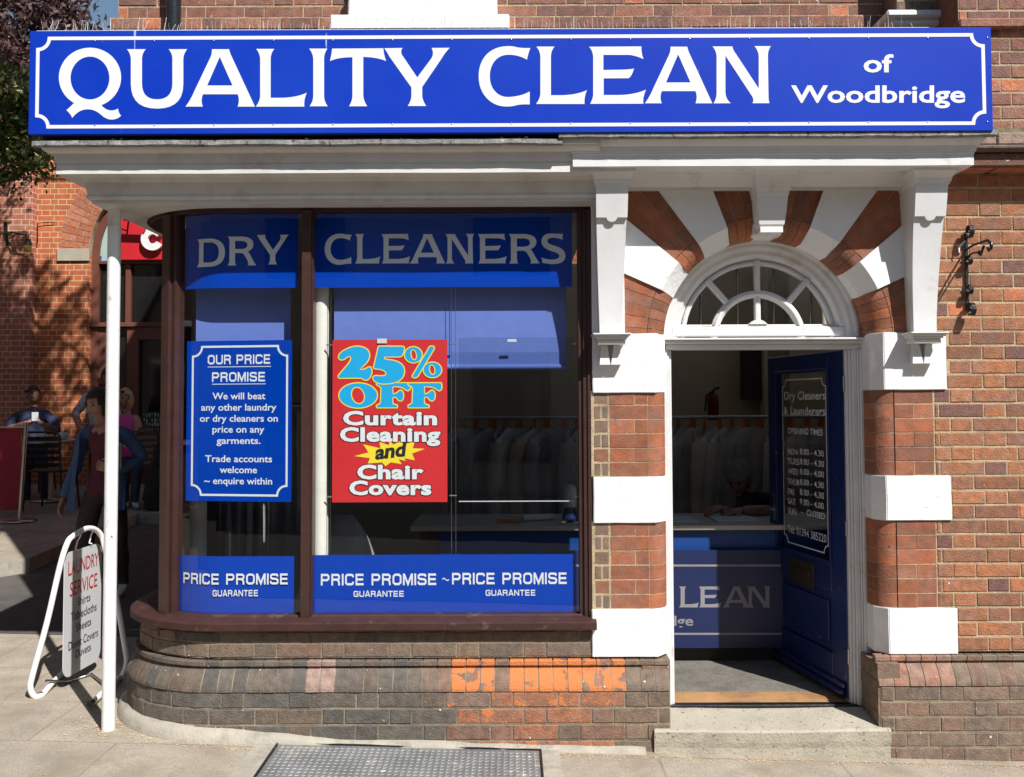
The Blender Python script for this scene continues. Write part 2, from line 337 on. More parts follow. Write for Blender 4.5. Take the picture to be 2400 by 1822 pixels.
# ============================================================ GROUND
def make_ground():
    m=bpy.data.materials.new('pavement_slabs'); m.use_nodes=True; t=m.node_tree; b=t.nodes["Principled BSDF"]; L=t.links.new
    tc=nn(t,"ShaderNodeTexCoord"); c0=tc.outputs["Object"]
    mp=nn(t,"ShaderNodeMapping"); mp.inputs["Location"].default_value=(.18,.13,0); L(c0,mp.inputs[0])
    br=nn(t,"ShaderNodeTexBrick"); L(mp.outputs[0],br.inputs["Vector"]); br.inputs["Scale"].default_value=1
    br.inputs["Color1"].default_value=(.345,.30,.24,1); br.inputs["Color2"].default_value=(.325,.28,.225,1); br.inputs["Mortar"].default_value=(.27,.22,.16,1)
    br.inputs["Mortar Size"].default_value=.006; br.inputs["Brick Width"].default_value=.9; br.inputs["Row Height"].default_value=.6; br.inputs["Mortar Smooth"].default_value=.3
    n1=nn(t,"ShaderNodeTexNoise"); n1.inputs["Scale"].default_value=5; n1.inputs["Detail"].default_value=8; L(c0,n1.inputs[0])
    mr=nn(t,"ShaderNodeMapRange"); mr.inputs[1].default_value=.3; mr.inputs[2].default_value=.7; mr.inputs[3].default_value=.82; mr.inputs[4].default_value=1.12; L(n1.outputs[0],mr.inputs[0])
    sc=nn(t,"ShaderNodeVectorMath",operation='SCALE'); L(br.outputs[0],sc.inputs[0]); L(mr.outputs[0],sc.inputs["Scale"])
    n2=nn(t,"ShaderNodeTexNoise"); n2.inputs["Scale"].default_value=110; n2.inputs["Detail"].default_value=3; L(c0,n2.inputs[0])
    m2=nn(t,"ShaderNodeMapRange"); m2.inputs[1].default_value=.3; m2.inputs[2].default_value=.7; m2.inputs[3].default_value=.75; m2.inputs[4].default_value=1.2; L(n2.outputs[0],m2.inputs[0])
    s2=nn(t,"ShaderNodeVectorMath",operation='SCALE'); L(sc.outputs[0],s2.inputs[0]); L(m2.outputs[0],s2.inputs["Scale"])
    n5=nn(t,"ShaderNodeTexNoise"); n5.inputs["Scale"].default_value=2.3; n5.inputs["Detail"].default_value=10; n5.inputs["Roughness"].default_value=.7; L(c0,n5.inputs[0])
    m5=nn(t,"ShaderNodeMapRange"); m5.inputs[1].default_value=.5; m5.inputs[2].default_value=.68; m5.inputs[4].default_value=.75; L(n5.outputs[0],m5.inputs[0])
    x5=nn(t,"ShaderNodeMix",data_type='RGBA'); L(m5.outputs[0],x5.inputs[0]); L(s2.outputs[0],x5.inputs[6]); x5.inputs[7].default_value=(.23,.185,.13,1); L(x5.outputs[2],b.inputs["Base Color"]); b.inputs["Roughness"].default_value=.9
    bp=nn(t,"ShaderNodeBump"); bp.inputs["Strength"].default_value=.4; bp.inputs["Distance"].default_value=.008; L(n2.outputs[0],bp.inputs["Height"])
    b2=nn(t,"ShaderNodeBump"); b2.inputs["Strength"].default_value=.5; b2.inputs["Distance"].default_value=-.006; L(br.outputs["Fac"],b2.inputs["Height"]); L(bp.outputs[0],b2.inputs["Normal"]); L(b2.outputs[0],b.inputs["Normal"])
    M['pavement']=m
    mb=MB()
    xs=[-60,-30,-15,-8,-6,-4,-3]+[-2.5+i*.5 for i in range(13)]+[5,8,15,30,60]; ys=[-40,-20,-12,-8,-5,-3,-2]+[-1.5+.5*i for i in range(22)]+[12,20,40,60]
    nx=len(xs); vs=[]
    for y in ys:
        for x in xs:
            xc=max(-9,min(9,x)); yc=min(y,10); vs.append((x,y,ground(xc,yc)))
    fs=[(j*nx+i,j*nx+i+1,(j+1)*nx+i+1,(j+1)*nx+i) for j in range(len(ys)-1) for i in range(nx-1)]
    mb.faces(vs,fs,0,None,True)
    tag(mb.build('pavement',m),kind='structure')
    # tarmac of the side street behind the lit paving and the street behind the camera
    mt=mat('old_tarmac',(.085,.08,.074),.9,.2,9,.6,130,dirt=(.12,.11,.095),dscale=2,dthr=(.5,.7),bdist=.002)
    mb=MB()
    def sheet(x0,x1,y0,y1,n=8,dz=.004):
        for j in range(n):
            ya=y0+(y1-y0)*j/n; yb=y0+(y1-y0)*(j+1)/n
            mb.poly([(x0,ya,ground(x0,ya)+dz),(x1,ya,ground(x1,ya)+dz),(x1,yb,ground(x1,yb)+dz),(x0,yb,ground(x0,yb)+dz)])
    sheet(-8.9,-2.14,1.75,6.1,9)
    tag(mb.build('side_street',mt),kind='structure')
    mb=MB(); sheet(-8.9,8.9,-9.5,-3.2,6); tag(mb.build('road',mt),kind='structure')
    # raised terrace pavement of the cafe, kerb edge
    mb=MB(); g=lambda x,y:ground(x,y)+.13
    pts=[(-8.9,3.3),(-4.45,3.3),(-4.3,3.5),(-4.3,5.9),(-2.2,5.9),(2,5.9),(2,9.5),(-8.9,9.5)]
    tr=tessellate_polygon([[Vector((*p,0)) for p in pts]])
    mb.faces([(x,y,g(x,y)) for x,y in pts],[tuple(q) for q in tr])
    for i in range(5):
        a,b=pts[i],pts[i+1]; mb.poly([(a[0],a[1],g(*a)-.3),(b[0],b[1],g(*b)-.3),(b[0],b[1],g(*b)),(a[0],a[1],g(*a))],1)
    tag(mb.build('terrace_pavement',[m,M['concrete']]),kind='structure')
make_ground()
# ============================================================ SHOP BUILDING
shop=at0('shop_building','red brick corner shop with rounded bay window, striped arched doorway and white canopy','building')
CX=1.345                                    # door axis
CO=.0751                                    # brick course
zr=Wz(810,0,2290)                           # course ladder on the right wall
# bay plan mapping
BR=.53; BX=-1.52; BYC=.59
def bay(u,o,z):
    if u>=BX: return Vector((u,BYC-BR-o,z))
    a=(BX-u)/BR
    if a<=math.pi/2: return Vector((BX-(BR+o)*math.sin(a),BYC-(BR+o)*math.cos(a),z))
    return Vector((BX-BR-o,BYC+(a-math.pi/2)*BR,z))
UEND=BX-BR*math.pi/2-1.0
zb1t,zb1b=Wz(780,0,2140),Wz(914,0,2140); zb2t,zb2b=Wz(1115,0,2150),Wz(1220,0,2150); zb3t,zb3b=Wz(1425,0,2160),Wz(1533,0,2160)
# ---- right wall
QX0,QX1=1.983,2.190
def iv_r(z):
    if zb1b<z<2.12 : return [(2.262,4.2)]
    if zb2b<z<zb2t: return [(2.276,4.2)]
    if zb3b<z<zb3t: return [(2.292,4.2)]
    return [(QX1+.004,4.2)]
STR=Wz(400,0,2340)
mb=MB()
wall_bricks(mb,PL(0),iv_r,zb3b-.004,STR,CO,'red',zref=zr,phase=.14)
wall=mb.build('wall',[M['brick'],M['mortar']],shop)
# string course on the right
mb=MB()
x0=2.25
mb.bbox(x0,4.2,-.17,.1,Wz(352,-.17,2340),Wz(338,-.17,2340),.012,0,(.13,.09,.075,0))
mb.bbox(x0,4.2,-.13,.1,Wz(390,-.13,2340),Wz(352,-.17,2340)-.003,.006,0,(.16,.075,.05,0))
for i in range(8):
    mb.bbox(x0+.02+i*.235,x0+.235+i*.235,-.10,.1,STR+.002,Wz(390,-.14,2340)-.003,.004,0,tone('orange'))
[mb.bbox(x0+.23*i,x0+.224+.23*i,-.15,.1,Wz(338,-.17,2340)+.003,Wz(312,-.14,2340),.006,0,(.3+.03*R_.random(),.22,.17,0)) for i in range(8)]
mb.build('string_course',[M['brick'],M['lead']],shop)
# upper right wall
mb=MB(); UR=.13; zs=Wz(312,-.14,2340)
wall_bricks(mb,PL(UR),lambda z:[(2.43,4.2)],zs,6.5,CO,'upper',phase=.05,zref=zs+CO*60)
mb.box(2.43,2.435,UR+.01,.62,zs,6.5,0,tone('upper'))
mb.build('upper_wall_right',[M['brick'],M['mortar']],shop).name='wall'
mb=MB(); mb.bbox(2.42,4.2,UR-.035,UR+.05,Wz(66,UR,2350)-.01,Wz(48,UR,2350),.008,0,tone('upper')); mb.build('string_course',[M['brick']],shop)
# upper wall of the main front, set back 0.6 m
UY=.60; UXL=Wx(277,UY,30)
mb=MB()
zl=Wz(45,UY,280)
wall_bricks(mb,PL(UY),lambda z:[(UXL,4.2)],zl,6.6,CO,'upper',zref=zl+CO*50,phase=.1)
wall_bricks(mb,PL(UY-.03),lambda z:[(UXL-.035,4.2)],2.9,zl-.004,CO,'upper',zref=zl-.004,phase=.03)
# side wall returns
side=lambda X:(lambda u,o,z:Vector((X-o,u,z)))
wall_bricks(mb,side(UXL),lambda z:[(UY+.01,6.0)],2.9,6.6,CO,'upper',zref=zl+CO*50,phase=.1)
H=7.8
mb.box(UXL+.02,-.6,UY+.03,6.0,6.6,H,0,(.3,.13,.08,0)); mb.box(-.5999,4.2,UY+.03,1.65,6.6,H,0,(.3,.13,.08,0))  # right wing kept shallow to open the sky above the added ceiling glazing
mb.box(UXL+.012,-.6,UY+.03,6.0,3.05,6.6,1); mb.box(-.5999,4.2,UY+.03,1.65,3.05,6.6,1)
mb.build('upper_wall',[M['brick'],M['mortar']],shop)
mb=MB(); mb.bbox(UXL-.15,-.6,UY-.2,6.1,H,H+.18,.03); mb.bbox(-.5995,4.35,UY-.2,1.75,H,H+.18,.03); mb.build('roof',[M['lead']],shop)
# corbelled pilaster foot above the sign
mb=MB()
py=.33
a=W(2080,22,py); b=W(2262,38,py)
mb.bbox(a.x,b.x,py,UY+.02,b.z,a.z,.01); a2=W(2092,38,py+.03); b2=W(2252,58,py+.03)
mb.bbox(a2.x,b2.x,py+.03,UY+.02,b2.z,a2.z-.003,.01)
cb=mb.build('corbel',[M['white']],shop)
mb=MB(); wall_bricks(mb,PL(py+.06),lambda z:[(Wx(2103,py+.06,10),Wx(2237,py+.06,10))],a.z+.002,6.6,CO,'brown'); 
xa,xb=Wx(2103,py+.06,10),Wx(2237,py+.06,10); mb.box(xa+.001,xb-.001,py+.07,UY+.02,a.z+.002,6.6,0,tone('brown')); mb.build('pilaster',[M['brick'],M['mortar']],shop)
# upper window: sill and frame
mb=MB()
sy=.42; a=W(773,34,sy); b=W(1194,68,sy)
mb.bbox(a.x,b.x,sy,UY+.05,b.z,a.z,.008)
uw=mb.build('upper_window',[M['white']],shop)
mb=MB(); fx0,fx1=Wx(815,.5,20),Wx(1165,.5,20)
mb.bbox(fx0,fx1,.5,.7,a.z+.002,a.z+.22,.01)
mb.bbox(fx0,fx0+.12,.53,.7,a.z+.225,5.2,.01); mb.bbox(fx1-.12,fx1,.53,.7,a.z+.225,5.2,.01); mb.bbox(fx0+.125,fx1-.125,.53,.7,5.1,5.2,.01)
mb.build('frame',[M['white']],uw)
mb=MB(); mb.poly([(fx0+.1,.585,a.z+.2),(fx1-.1,.585,a.z+.2),(fx1-.1,.585,5.15),(fx0+.1,.585,5.15)]); mb.build('pane',[M['glass']],uw)
# downpipe
mb=MB(); c=Wx(407,.5,30); mb.tube([(c,.5,3.02),(c,.5,6.5)],.042,20); mb.tube([(c,.5,3.62),(c,.5,3.68)],.052,20)
mb.build('downpipe',[M['pipe']],shop)
# ---- white blocks, quoins and rolls of the two door piers
def block(name,pts,z0,z1): 
    m_=MB(); plan_prism(m_,pts,z0,z1); o=m_.build(name,[M['white']],shop); 
    bm=bmesh.new(); bm.from_mesh(o.data); bmesh.ops.remove_doubles(bm,verts=bm.verts,dist=1e-4); bmesh.ops.recalc_face_normals(bm,faces=bm.faces)
    bmesh.ops.bevel(bm,geom=[e for e in bm.edges if len(e.link_faces)==2 and e.calc_face_angle(0)>.3],offset=.0035,segments=2,affect='EDGES'); 
    bmesh.ops.subdivide_edges(bm,edges=[e for e in bm.edges if e.calc_length()>.08],cuts=5,use_grid_fill=True)
    for v in bm.verts:
        d=mnoise.noise_vector(v.co*9)*.0022+mnoise.noise_vector(v.co*31)*.0008; v.co+=Vector((d.x,d.y,d.z))
    for f in bm.faces:f.smooth=True
    bm.to_mesh(o.data); bm.free()
    o.data.set_sharp_from_angle(angle=rad(22))
    return o
OE0,OE1=.808,1.882
for (zt,zb,xr,xl) in ((zb1t,zb1b,2.258,Wx(1388,0,850)),(zb2t,zb2b,2.270,Wx(1391,0,1170)),(zb3t,zb3b,2.287,Wx(1387,0,1490))):
    block('quoin_block',[(xr,-.012),(OE1+.052,-.012),(OE1,.062),(OE1,.20),(xr,.20)],zb,zt)
    d=.01 if zt==zb1t else .008
    block('quoin_block',[(xl,-.012),(xl,.20),(OE0,.20),(OE0,.062),(OE0-.064,-.012)],zb-d,zt+.0)
def roll(mb,sgn,xe,z0,z1,col,ins=0,m=0):
    pts=[]
    for i in range(9):
        a=math.pi/2*i/8; pts.append((xe-sgn*.1+sgn*(.1-ins)*math.sin(a), .1-(.1-ins)*math.cos(a)))
    pts.append((xe-sgn*ins,.20))
    plan_strip(mb,pts,z0,z1,m,col,True)
for (zt,zb) in ((zb1b,zb2t),(zb2b,zb3t)):
    n=6; c=(zt-zb)/n
    for side_ in (-1,1):
        mbq=MB(); mbr=MB()
        for k in range(n):
            t1=zt-k*c; t0=t1-c; J=.0022
            def gb(a_,b_): brick(mbq,PL(0),a_,b_,t0+J,t1-J,0,.012,tone('gauged'),ch=.0015,jit=.0005)
            if side_<0:
                roll(mbr,-1,OE1,t0+J,t1-J,tone('gauged'))
                if k%2==0: gb(QX0+.004,QX1-.001)
                else: mdl=(QX0+QX1)/2; gb(QX0+.004,mdl-.001); gb(mdl+.001,QX1-.001)
            else:
                roll(mbr,1,OE0,t0+J,t1-J,tone('gauged')); a_,b_,c_=.424,.505,.706
                if k%2==1: gb(b_+.002,c_-.001)
                else: mdl=(b_+c_)/2+.03; gb(b_+.002,mdl-.001); gb(mdl+.001,c_-.001)
                if k%2==0: brick(mbq,PL(0),a_,b_-.006,t0+.004,t1-.004,0,.012,tone('brown' if k<4 else 'red'))
                else: brick(mbq,PL(0),a_,a_+.035,t0+.004,t1-.004,0,.012,tone('brown')); brick(mbq,PL(0),a_+.041,b_-.006,t0+.004,t1-.004,0,.012,tone('brown'))
        u0,u1=((.41,.708) if side_>0 else (1.984,QX1+.004))
        mbq.poly([PL(.0016)(u,0,z) for u,z in ((u0+(.004 if side_<0 else 0),zb),(u1,zb),(u1,zt),(u0+(.004 if side_<0 else 0),zt))],1)
        roll(mbr,side_,OE0 if side_>0 else OE1,zb,zt,None,.0014,1)
        mbq.build('quoin_brickwork',[M['gauged'],M['mortar']],shop); mbr.build('rolled_jamb',[M['gauged'],M['mortar']],shop)
# ---- arch
AZ=zb1t-.028; RO=.5375; RC=.6175; RB=.64; HW=.76; HT=Wz(448,0,1805)-AZ
def ray(th,r):  return (CX+r*math.sin(th),AZ+r*math.cos(th))
def ext(th):
    s,c=abs(math.sin(th)),abs(math.cos(th))
    return min(HW/s if s>1e-6 else 9,HT/c if c>1e-6 else 9)
def sector(t0,t1,r0,n=8):
    ths=[t0+(t1-t0)*i/n for i in range(n+1)]
    inner=[ray(t,r0) for t in ths]; out=[ray(t1,ext(t1))]
    for s in (1,-1):
        ca=s*math.atan2(HW,HT)
        if min(t0,t1)<ca<max(t0,t1): out.append(ray(ca,ext(ca)))
    out.append(ray(t0,ext(t0)))
    return inner+out
mw=MB(); mg=MB()
def ringstrip(mb,t0,t1,prof,m=0,c=None,n=8,smooth=False):
    vs=[];k=len(prof)
    for i in range(n+1):
        t=t0+(t1-t0)*i/n
        for (r,y) in prof:
            x,z=ray(t,r); vs.append((x,y,z))
    fs=[(i*k+j,i*k+j+1,(i+1)*k+j+1,(i+1)*k+j) for i in range(n) for j in range(k-1)]
    mb.faces(vs,fs,m,c,smooth)
def rollprof(ins=0): return [(RB-(.1025)*math.sin(a)-ins*0,.1-(.1-ins)*math.cos(a)) for a in [math.pi/2*i/6 for i in range(7)]]+[(RO+ins,.2)]
for s in (1,-1):
    for (a0,a1) in ((20.5,36.4),(49.9,65.6)):
        t0,t1=s*rad(a0),s*rad(a1)
        mw=MB(); mw.prism(sector(t0,t1,RC),-.014,.02)
        ringstrip(mw,t0,t1,[(RC,-.014),(RO,.068),(RO,.2)])
        for t in (t0,t1):
            mw.poly([(*ray(t,RC)[:1],-.014,ray(t,RC)[1]),(ray(t,RO)[0],.068,ray(t,RO)[1]),(ray(t,RO)[0],.2,ray(t,RO)[1]),(ray(t,RC)[0],.2,ray(t,RC)[1])])
        mw.build('painted_voussoir',[M['white']],shop)
    for (a0,a1,n) in ((6,20.5,3),(36.4,49.9,3),(65.6,90,5)):
        mg=MB()
        for i in range(n):
            t0=s*rad(a0+(a1-a0)*i/n+.12); t1=s*rad(a0+(a1-a0)*(i+1)/n-.12); c_=tone('gauged')
            if a0==6: c_=tuple(v*.9 for v in c_[:3])+(0,)
            mg.prism(sector(t0,t1,RB+.004,3),0+R_.uniform(-.001,.001),.02,0,c_)
            ringstrip(mg,t0,t1,rollprof(),0,tone('gauged'),3,True)
        ringstrip(mg,s*rad(a0),s*rad(a1),[(RB+.006,.012),(RO+.004,.1),(RO+.004,.2)],1,None,6)
        mg.prism(sector(s*rad(a0),s*rad(a1),RB+.003),.0022,.022,1)
        mg.build('brick_voussoir',[M['gauged'],M['mortar']],shop)
# backing pier beside the left bracket (painted white)
mb=MB(); mb.bbox(Wx(1386,0,600),CX-HW+.004,-.004,.2,zb1t,Wz(448,0,1400)+.1,.004); mb.build('pier',[M['white']],shop)
# solid masonry behind facing so nothing leaks
mb=MB()
mb.box(.43,CX-RO-.02,.115,.3,-.2,zb1t+.2); mb.box(.43,.70,.024,.112,-.2,zb1t+.2); mb.box(CX+RO+.02,2.0,.115,.35,-.3,2.3); mb.box(2.0,4.2,.024,.35,-.3,3.2)
pts=[(CX-HW-.1,AZ+.0)]+[ray(rad(-90+180*i/24),RB+.02) for i in range(25)]+[(CX+HW+.1,AZ),(CX+HW+.1,3.02),(CX-HW-.1,3.02)]
mb.prism(pts,.026,.3)
mb.build('inner_masonry',[M['mortar_dark']],shop)
M['mortar_plinth']=mat('grimy_mortar',(.30,.25,.175),.95,.2,12,.6,160,dirt=(.14,.115,.09),dscale=5,dthr=(.45,.65))
# ---- plinths
def bull(fn,mb,ua,ub,ztop,zbot,o0,o1,cols,w_=.0745,seg=2,lip=True):
    n=int(round((ub-ua)/w_)); w_=(ub-ua)/n
    hgt=ztop-zbot
    for i in range(n):
        a=ua+i*w_+.003; b=ua+(i+1)*w_-.003; col=cols(i,n,(a+b)/2)
        prof=[(o0-.02,ztop),(o0+.022,ztop),(o0+.026,ztop-.004),(o0+.026,ztop-.024),(o0+.02,ztop-.03),(o0+.008,ztop-.031)]
        for k in range(1,9):
            q=k/8; zz=ztop-.031-(hgt-.031)*q
            oo=o0+.008+(o1-o0-.008)*(math.sin(q*math.pi/2)**1.15)
            prof.append((oo,zz))
        prof+= [(o1-.006,zbot-.001),(o0-.02,zbot-.001)]
        dj=R_.uniform(-.0015,.0025)
        if col[3]>.45: prof=[(o-.0008 if 4<k<12 else o,z) for k,(o,z) in enumerate(prof)]
        us=[a+(b-a)*k/seg for k in range(seg+1)]
        mb.sweep(prof,[ (lambda u: (lambda o,z: fn(u,o+dj,z)))(u) for u in us],0,col,caps=True)
    prof=[(o0+.0225,ztop-.001),(o0+.0225,ztop-.024),(o0+.005,ztop-.031)]+[(o0+.005+(o1-o0-.008)*(math.sin(k/8*math.pi/2)**1.15),ztop-.031-(hgt-.031)*k/8) for k in range(1,9)]
    us=[ua+(ub-ua)*i/(n*2) for i in range(n*2+1)]
    mb.sweep(prof,[ (lambda u: (lambda o,z: fn(u,o,z)))(u) for u in us],1)
zp_top=Wz(1546,0,1000); zp_bot=Wz(1622,-.07,1000); O0=.06; O1=.13
UPL=UEND
mb=MB()
def plc(i,n,u):
    c=tone('dark') if u<-.5 else tone('brown'); a=0
    X=1200+u*457
    if 712<X<775: c=(.33,.22,.18,0)
    if (1060<X<1165) or (1205<X<1385) or 1388<X<1460: c=(c[0]*1.2,c[1],c[2],R_.choice([.6,.7,.64,.56,.5])) 
    elif u>-1.2 and R_.random()<.3: c=(c[0]*1.3,c[1]*1.05,c[2],.32+.1*R_.random())
    return c
bull(bay,mb,UPL,OE0-.012,zp_top,zp_bot,O0,O1,plc)
def lowkind(u,z):
    X=1200+u*457
    if X<1000: c=tone('dark')
    elif X<1420: c=tone('brown'); c=(.33,.135,.07,.30+.1*R_.random()) if R_.random()<.5 else (c[0]*1.1,c[1],c[2],.3)
    else: c=tone('brown')
    return c
zc=[Wz(1622,-.07,1000)-.002,Wz(1660,-.07,1000),Wz(1699,-.07,1000),Wz(1735,-.07,1000)]
wall_bricks(mb,bay,lambda z:[(UPL,OE0-.012)],-.14,zc[0],.0815,lowkind,o=O1-.004,seglen=.09,S=.222,H=.107,mort=1)
def topkind(u,z):
    X=1200+u*450; c=tone('brown') if R_.random()<.75 else tone('dark')
    if 1135<X<1180 and z<.52: c=(.5,.2,.1,.3)
    return c
za,zbb=Wz(1479,0,1000),zp_top
wall_bricks(mb,bay,lambda z:[(UPL,.416)],zbb+.002,za,(za-zbb)/1.85,topkind,o=O0,seglen=.09,zref=za+.02)
# end faces of the plinth at the doorway
mb.box(.66,OE0-.012,.0,.2,-.14,zp_bot-.004,0,tone('brown')); mb.box(.66,OE0-.004,-.02,.2,zp_bot,zp_top-.002,0,tone('brown'))
mb.build('plinth',[M['brick'],M['mortar_plinth']],shop)
# right plinth
mb=MB(); zt=Wz(1534,0,2200); zb_=Wz(1608,-.07,2200)
PX0=Wx(2066,-.07,1650)
def prc(i,n,u):
    c=tone('brown'); 
    if u<2.28: c=(.33,.16,.105,0) if R_.random()<.6 else (.3,.17,.12,0)
    if 2.30<u<2.36: c=(.5,.17,.08,0)
    return c
bull(PL(0),mb,PX0-.01,4.2,zt,zb_,0,.07,prc,w_=.077)
wall_bricks(mb,PL(0),lambda z:[(PX0+.0,4.2)],-.5,zb_-.002,.0765,'brown',o=.066,zref=zb_-.002,phase=.2)
mb.box(PX0-.012,PX0+.1,-.06,.2,-.5,zt-.03,0,(.2,.13,.09,0)); mb.box(OE1+.02,PX0+.05,-.0,.2,-.5,zt,0,(.2,.12,.085,0))
wall_bricks(mb,lambda u,o,z:Vector((PX0-.014-o,u,z)),lambda z:[(-.06,.2)],-.5,zt-.035,.0765,'brown',phase=.05)
mb.build('plinth',[M['brick'],M['mortar_plinth']],shop)
# concrete fillet kerb round the foot of the bay
mb=MB(); us=[UPL+i*.06 for i in range(int((.70-UPL)/.06)+1)]
def footfn(u):
    k=.45+.55*max(0,min(1,(-.9-u)/.6))
    def f(o,z):
        n=mnoise.noise(Vector((u*6,z*9,1)))
        p=bay(u,O1+(o+.008*n*(1 if o>0 else 0))*(.75+.25*k),0)
        return Vector((p.x,p.y,ground(p.x,p.y)+(z-.0)*k+.008*n-.01))
    return f
mb.sweep([(-.01,.078),(.012,.068),(.035,.05),(.048,.0),(.052,-.2)],[footfn(u) for u in us],0,None,False,True)
mb.build('footing',[M['concrete']],shop)
# ---- step
mb=MB(); zst=Wz(1713,-.10,1800)
x0,x1=Wx(1535,-.1,1715),Wx(2092,-.1,1730)
zb0=Wz(1658,.16,1800)
segs=[x0+(x1-x0)*i/24 for i in range(25)]
def stp(u):
    def f(o,z):
        n=mnoise.noise(Vector((u*14,z*20,3)))*.006; wear=-.012*math.exp(-((u-1.3)/.35)**2) if z>0 else 0
        return Vector((u,-o+n*(1 if o>.05 else 0),z+wear*.6+n*.3))
    return f
mb.sweep([(.068,-.3),(.077,zst-.09),(.083,zst-.06),(.087,zst-.01),(.078,zst+.001),(0,zst+.012),(-.17,zb0),(-.3,zb0)],[stp(u) for u in segs],0,None,True,False)
mb.build('doorstep',[M['stone']],shop)
# ---- canopy
YBL=-.11
def oz(o,py,px=1000,base=YBL): return (o,Wz(py,base-o,px))
profL=[(.0,3.04),(.212,3.045)]+[oz(.218,327),oz(.218,338),oz(.206,340),oz(.204,344),oz(.196,350),oz(.180,356),oz(.168,358),oz(.168,361),oz(.160,362),oz(.158,379),oz(.150,380),oz(.150,382),oz(.152,384),oz(.152,405),oz(.146,406)]
zz=profL[-1][1]
profL+= [(.075,zz),(.068,Wz(413,YBL-.068,1000)),(.055,Wz(425,YBL-.055,1000)),(.045,Wz(455,YBL-.045,1000)),(.052,Wz(458,YBL-.05,1000)),(.05,Wz(463,YBL-.05,1000)),(.03,Wz(466,YBL-.03,1000)),(.03,Wz(474,YBL-.03,1000)),(.0,Wz(475,YBL,1000)+.001)]
XL=-2.108
xsL=[XL+.05+i*.09 for i in range(int((.40-XL-.05)/.09)+1)]+[.44]
sag=lambda x:.002*mnoise.noise(Vector((x*1.7,0,0)))
pathL=[(lambda y:(lambda o,z:Vector((XL-o,y,z))))(y) for y in (2.6,1.2,.4)]+[lambda o,z:Vector((XL-o,YBL-o,z))]+[(lambda x:(lambda o,z:Vector((x,YBL-o+sag(x),z+sag(x)))))(x) for x in xsL]
mb=MB(); mb.sweep(profL,pathL); 
SZ=profL[-1][1]
mb.poly([(XL,YBL,SZ),(.44,YBL,SZ),(.44,2.6,SZ),(XL,2.6,SZ)])
mb.poly([(XL-.2,YBL-.2,3.046),(.5,YBL-.2,3.046),(.5,2.6,3.046),(XL-.2,2.6,3.046)],1)
canopy=mb.build('canopy',[M['canopy'],M['lead']],shop)
# lead flashing on the left cornice, wavy
def leadstrip(x0,x1,y,zt,zb,ret=None):
    m_=MB(); n=int((x1-x0)/.03); xs=[x0+(x1-x0)*i/n for i in range(n+1)]
    def f(x):
        def g(o,z):
            k=mnoise.noise(Vector((x*7,1.3,0)))*.004+mnoise.noise(Vector((x*23,1.3,0)))*.0025
            return Vector((x,y-o,z+(k if z<zt-.005 else k*.6)))
        return g
    m_.sweep([(-.25,zt+.02),(.0,zt+.004),(.012,zt-.003),(.014,zb+.004),(.008,zb),(-.02,zb)],[f(x) for x in xs])
    return m_
mb=leadstrip(XL-.235,.25,YBL-.218,Wz(326,YBL-.23,1000)+.001,Wz(339,YBL-.23,1000)); mb.build('lead_flashing',[M['lead']],canopy)
# right canopy
def ozr(o,py): return (o,Wz(py,-o,1800))
profR=[(.0,3.062),(.33,3.066),ozr(.338,307),ozr(.338,320),ozr(.325,322),ozr(.322,327),ozr(.312,334),ozr(.30,341),ozr(.296,343),ozr(.296,346),ozr(.291,347),ozr(.289,356),ozr(.283,357),ozr(.283,361),ozr(.280,363),ozr(.280,389),ozr(.275,390)]
z1=profR[-1][1]
profR+=[(.155,z1),(.15,Wz(396,-.15,1800)),(.135,Wz(400,-.13,1800)),(.11,Wz(412,-.11,1800)),(.10,Wz(414,-.1,1800)),(.08,Wz(425,-.08,1800)),(.06,Wz(437,-.06,1800)),(.05,Wz(439,-.05,1800)),(.05,Wz(447,-.05,1800)),(.0,Wz(448,0,1800))]
LR=.585; RR=2.01
xsR=[.35+i*.1 for i in range(20)]
mb=MB()
cl=lambda o:min(o,.30)
pathR=[lambda o,z:Vector((LR-o,.1,z)),lambda o,z:Vector((LR-o,-o,z))]+[(lambda x:(lambda o,z:Vector((max(x,LR-o+.001) if x<1.3 else min(x,RR+o-.001),-o+sag(x+5),z+sag(x+9)))))(x) for x in xsR if True]+[lambda o,z:Vector((RR+o,-o,z)),lambda o,z:Vector((RR+o,.12,z))]
mb.sweep(profR,pathR); mb.poly([(.24,-.33,3.067),(2.36,-.33,3.067),(2.36,.62,3.067),(.24,.62,3.067)],1)
canopyR=mb.build('canopy',[M['white_wood'],M['lead']],shop)
mb=leadstrip(.232,2.372,-.338,Wz(309,-.35,1800)+.004,Wz(321,-.35,1800)); mb.build('lead_flashing',[M['lead']],canopyR)
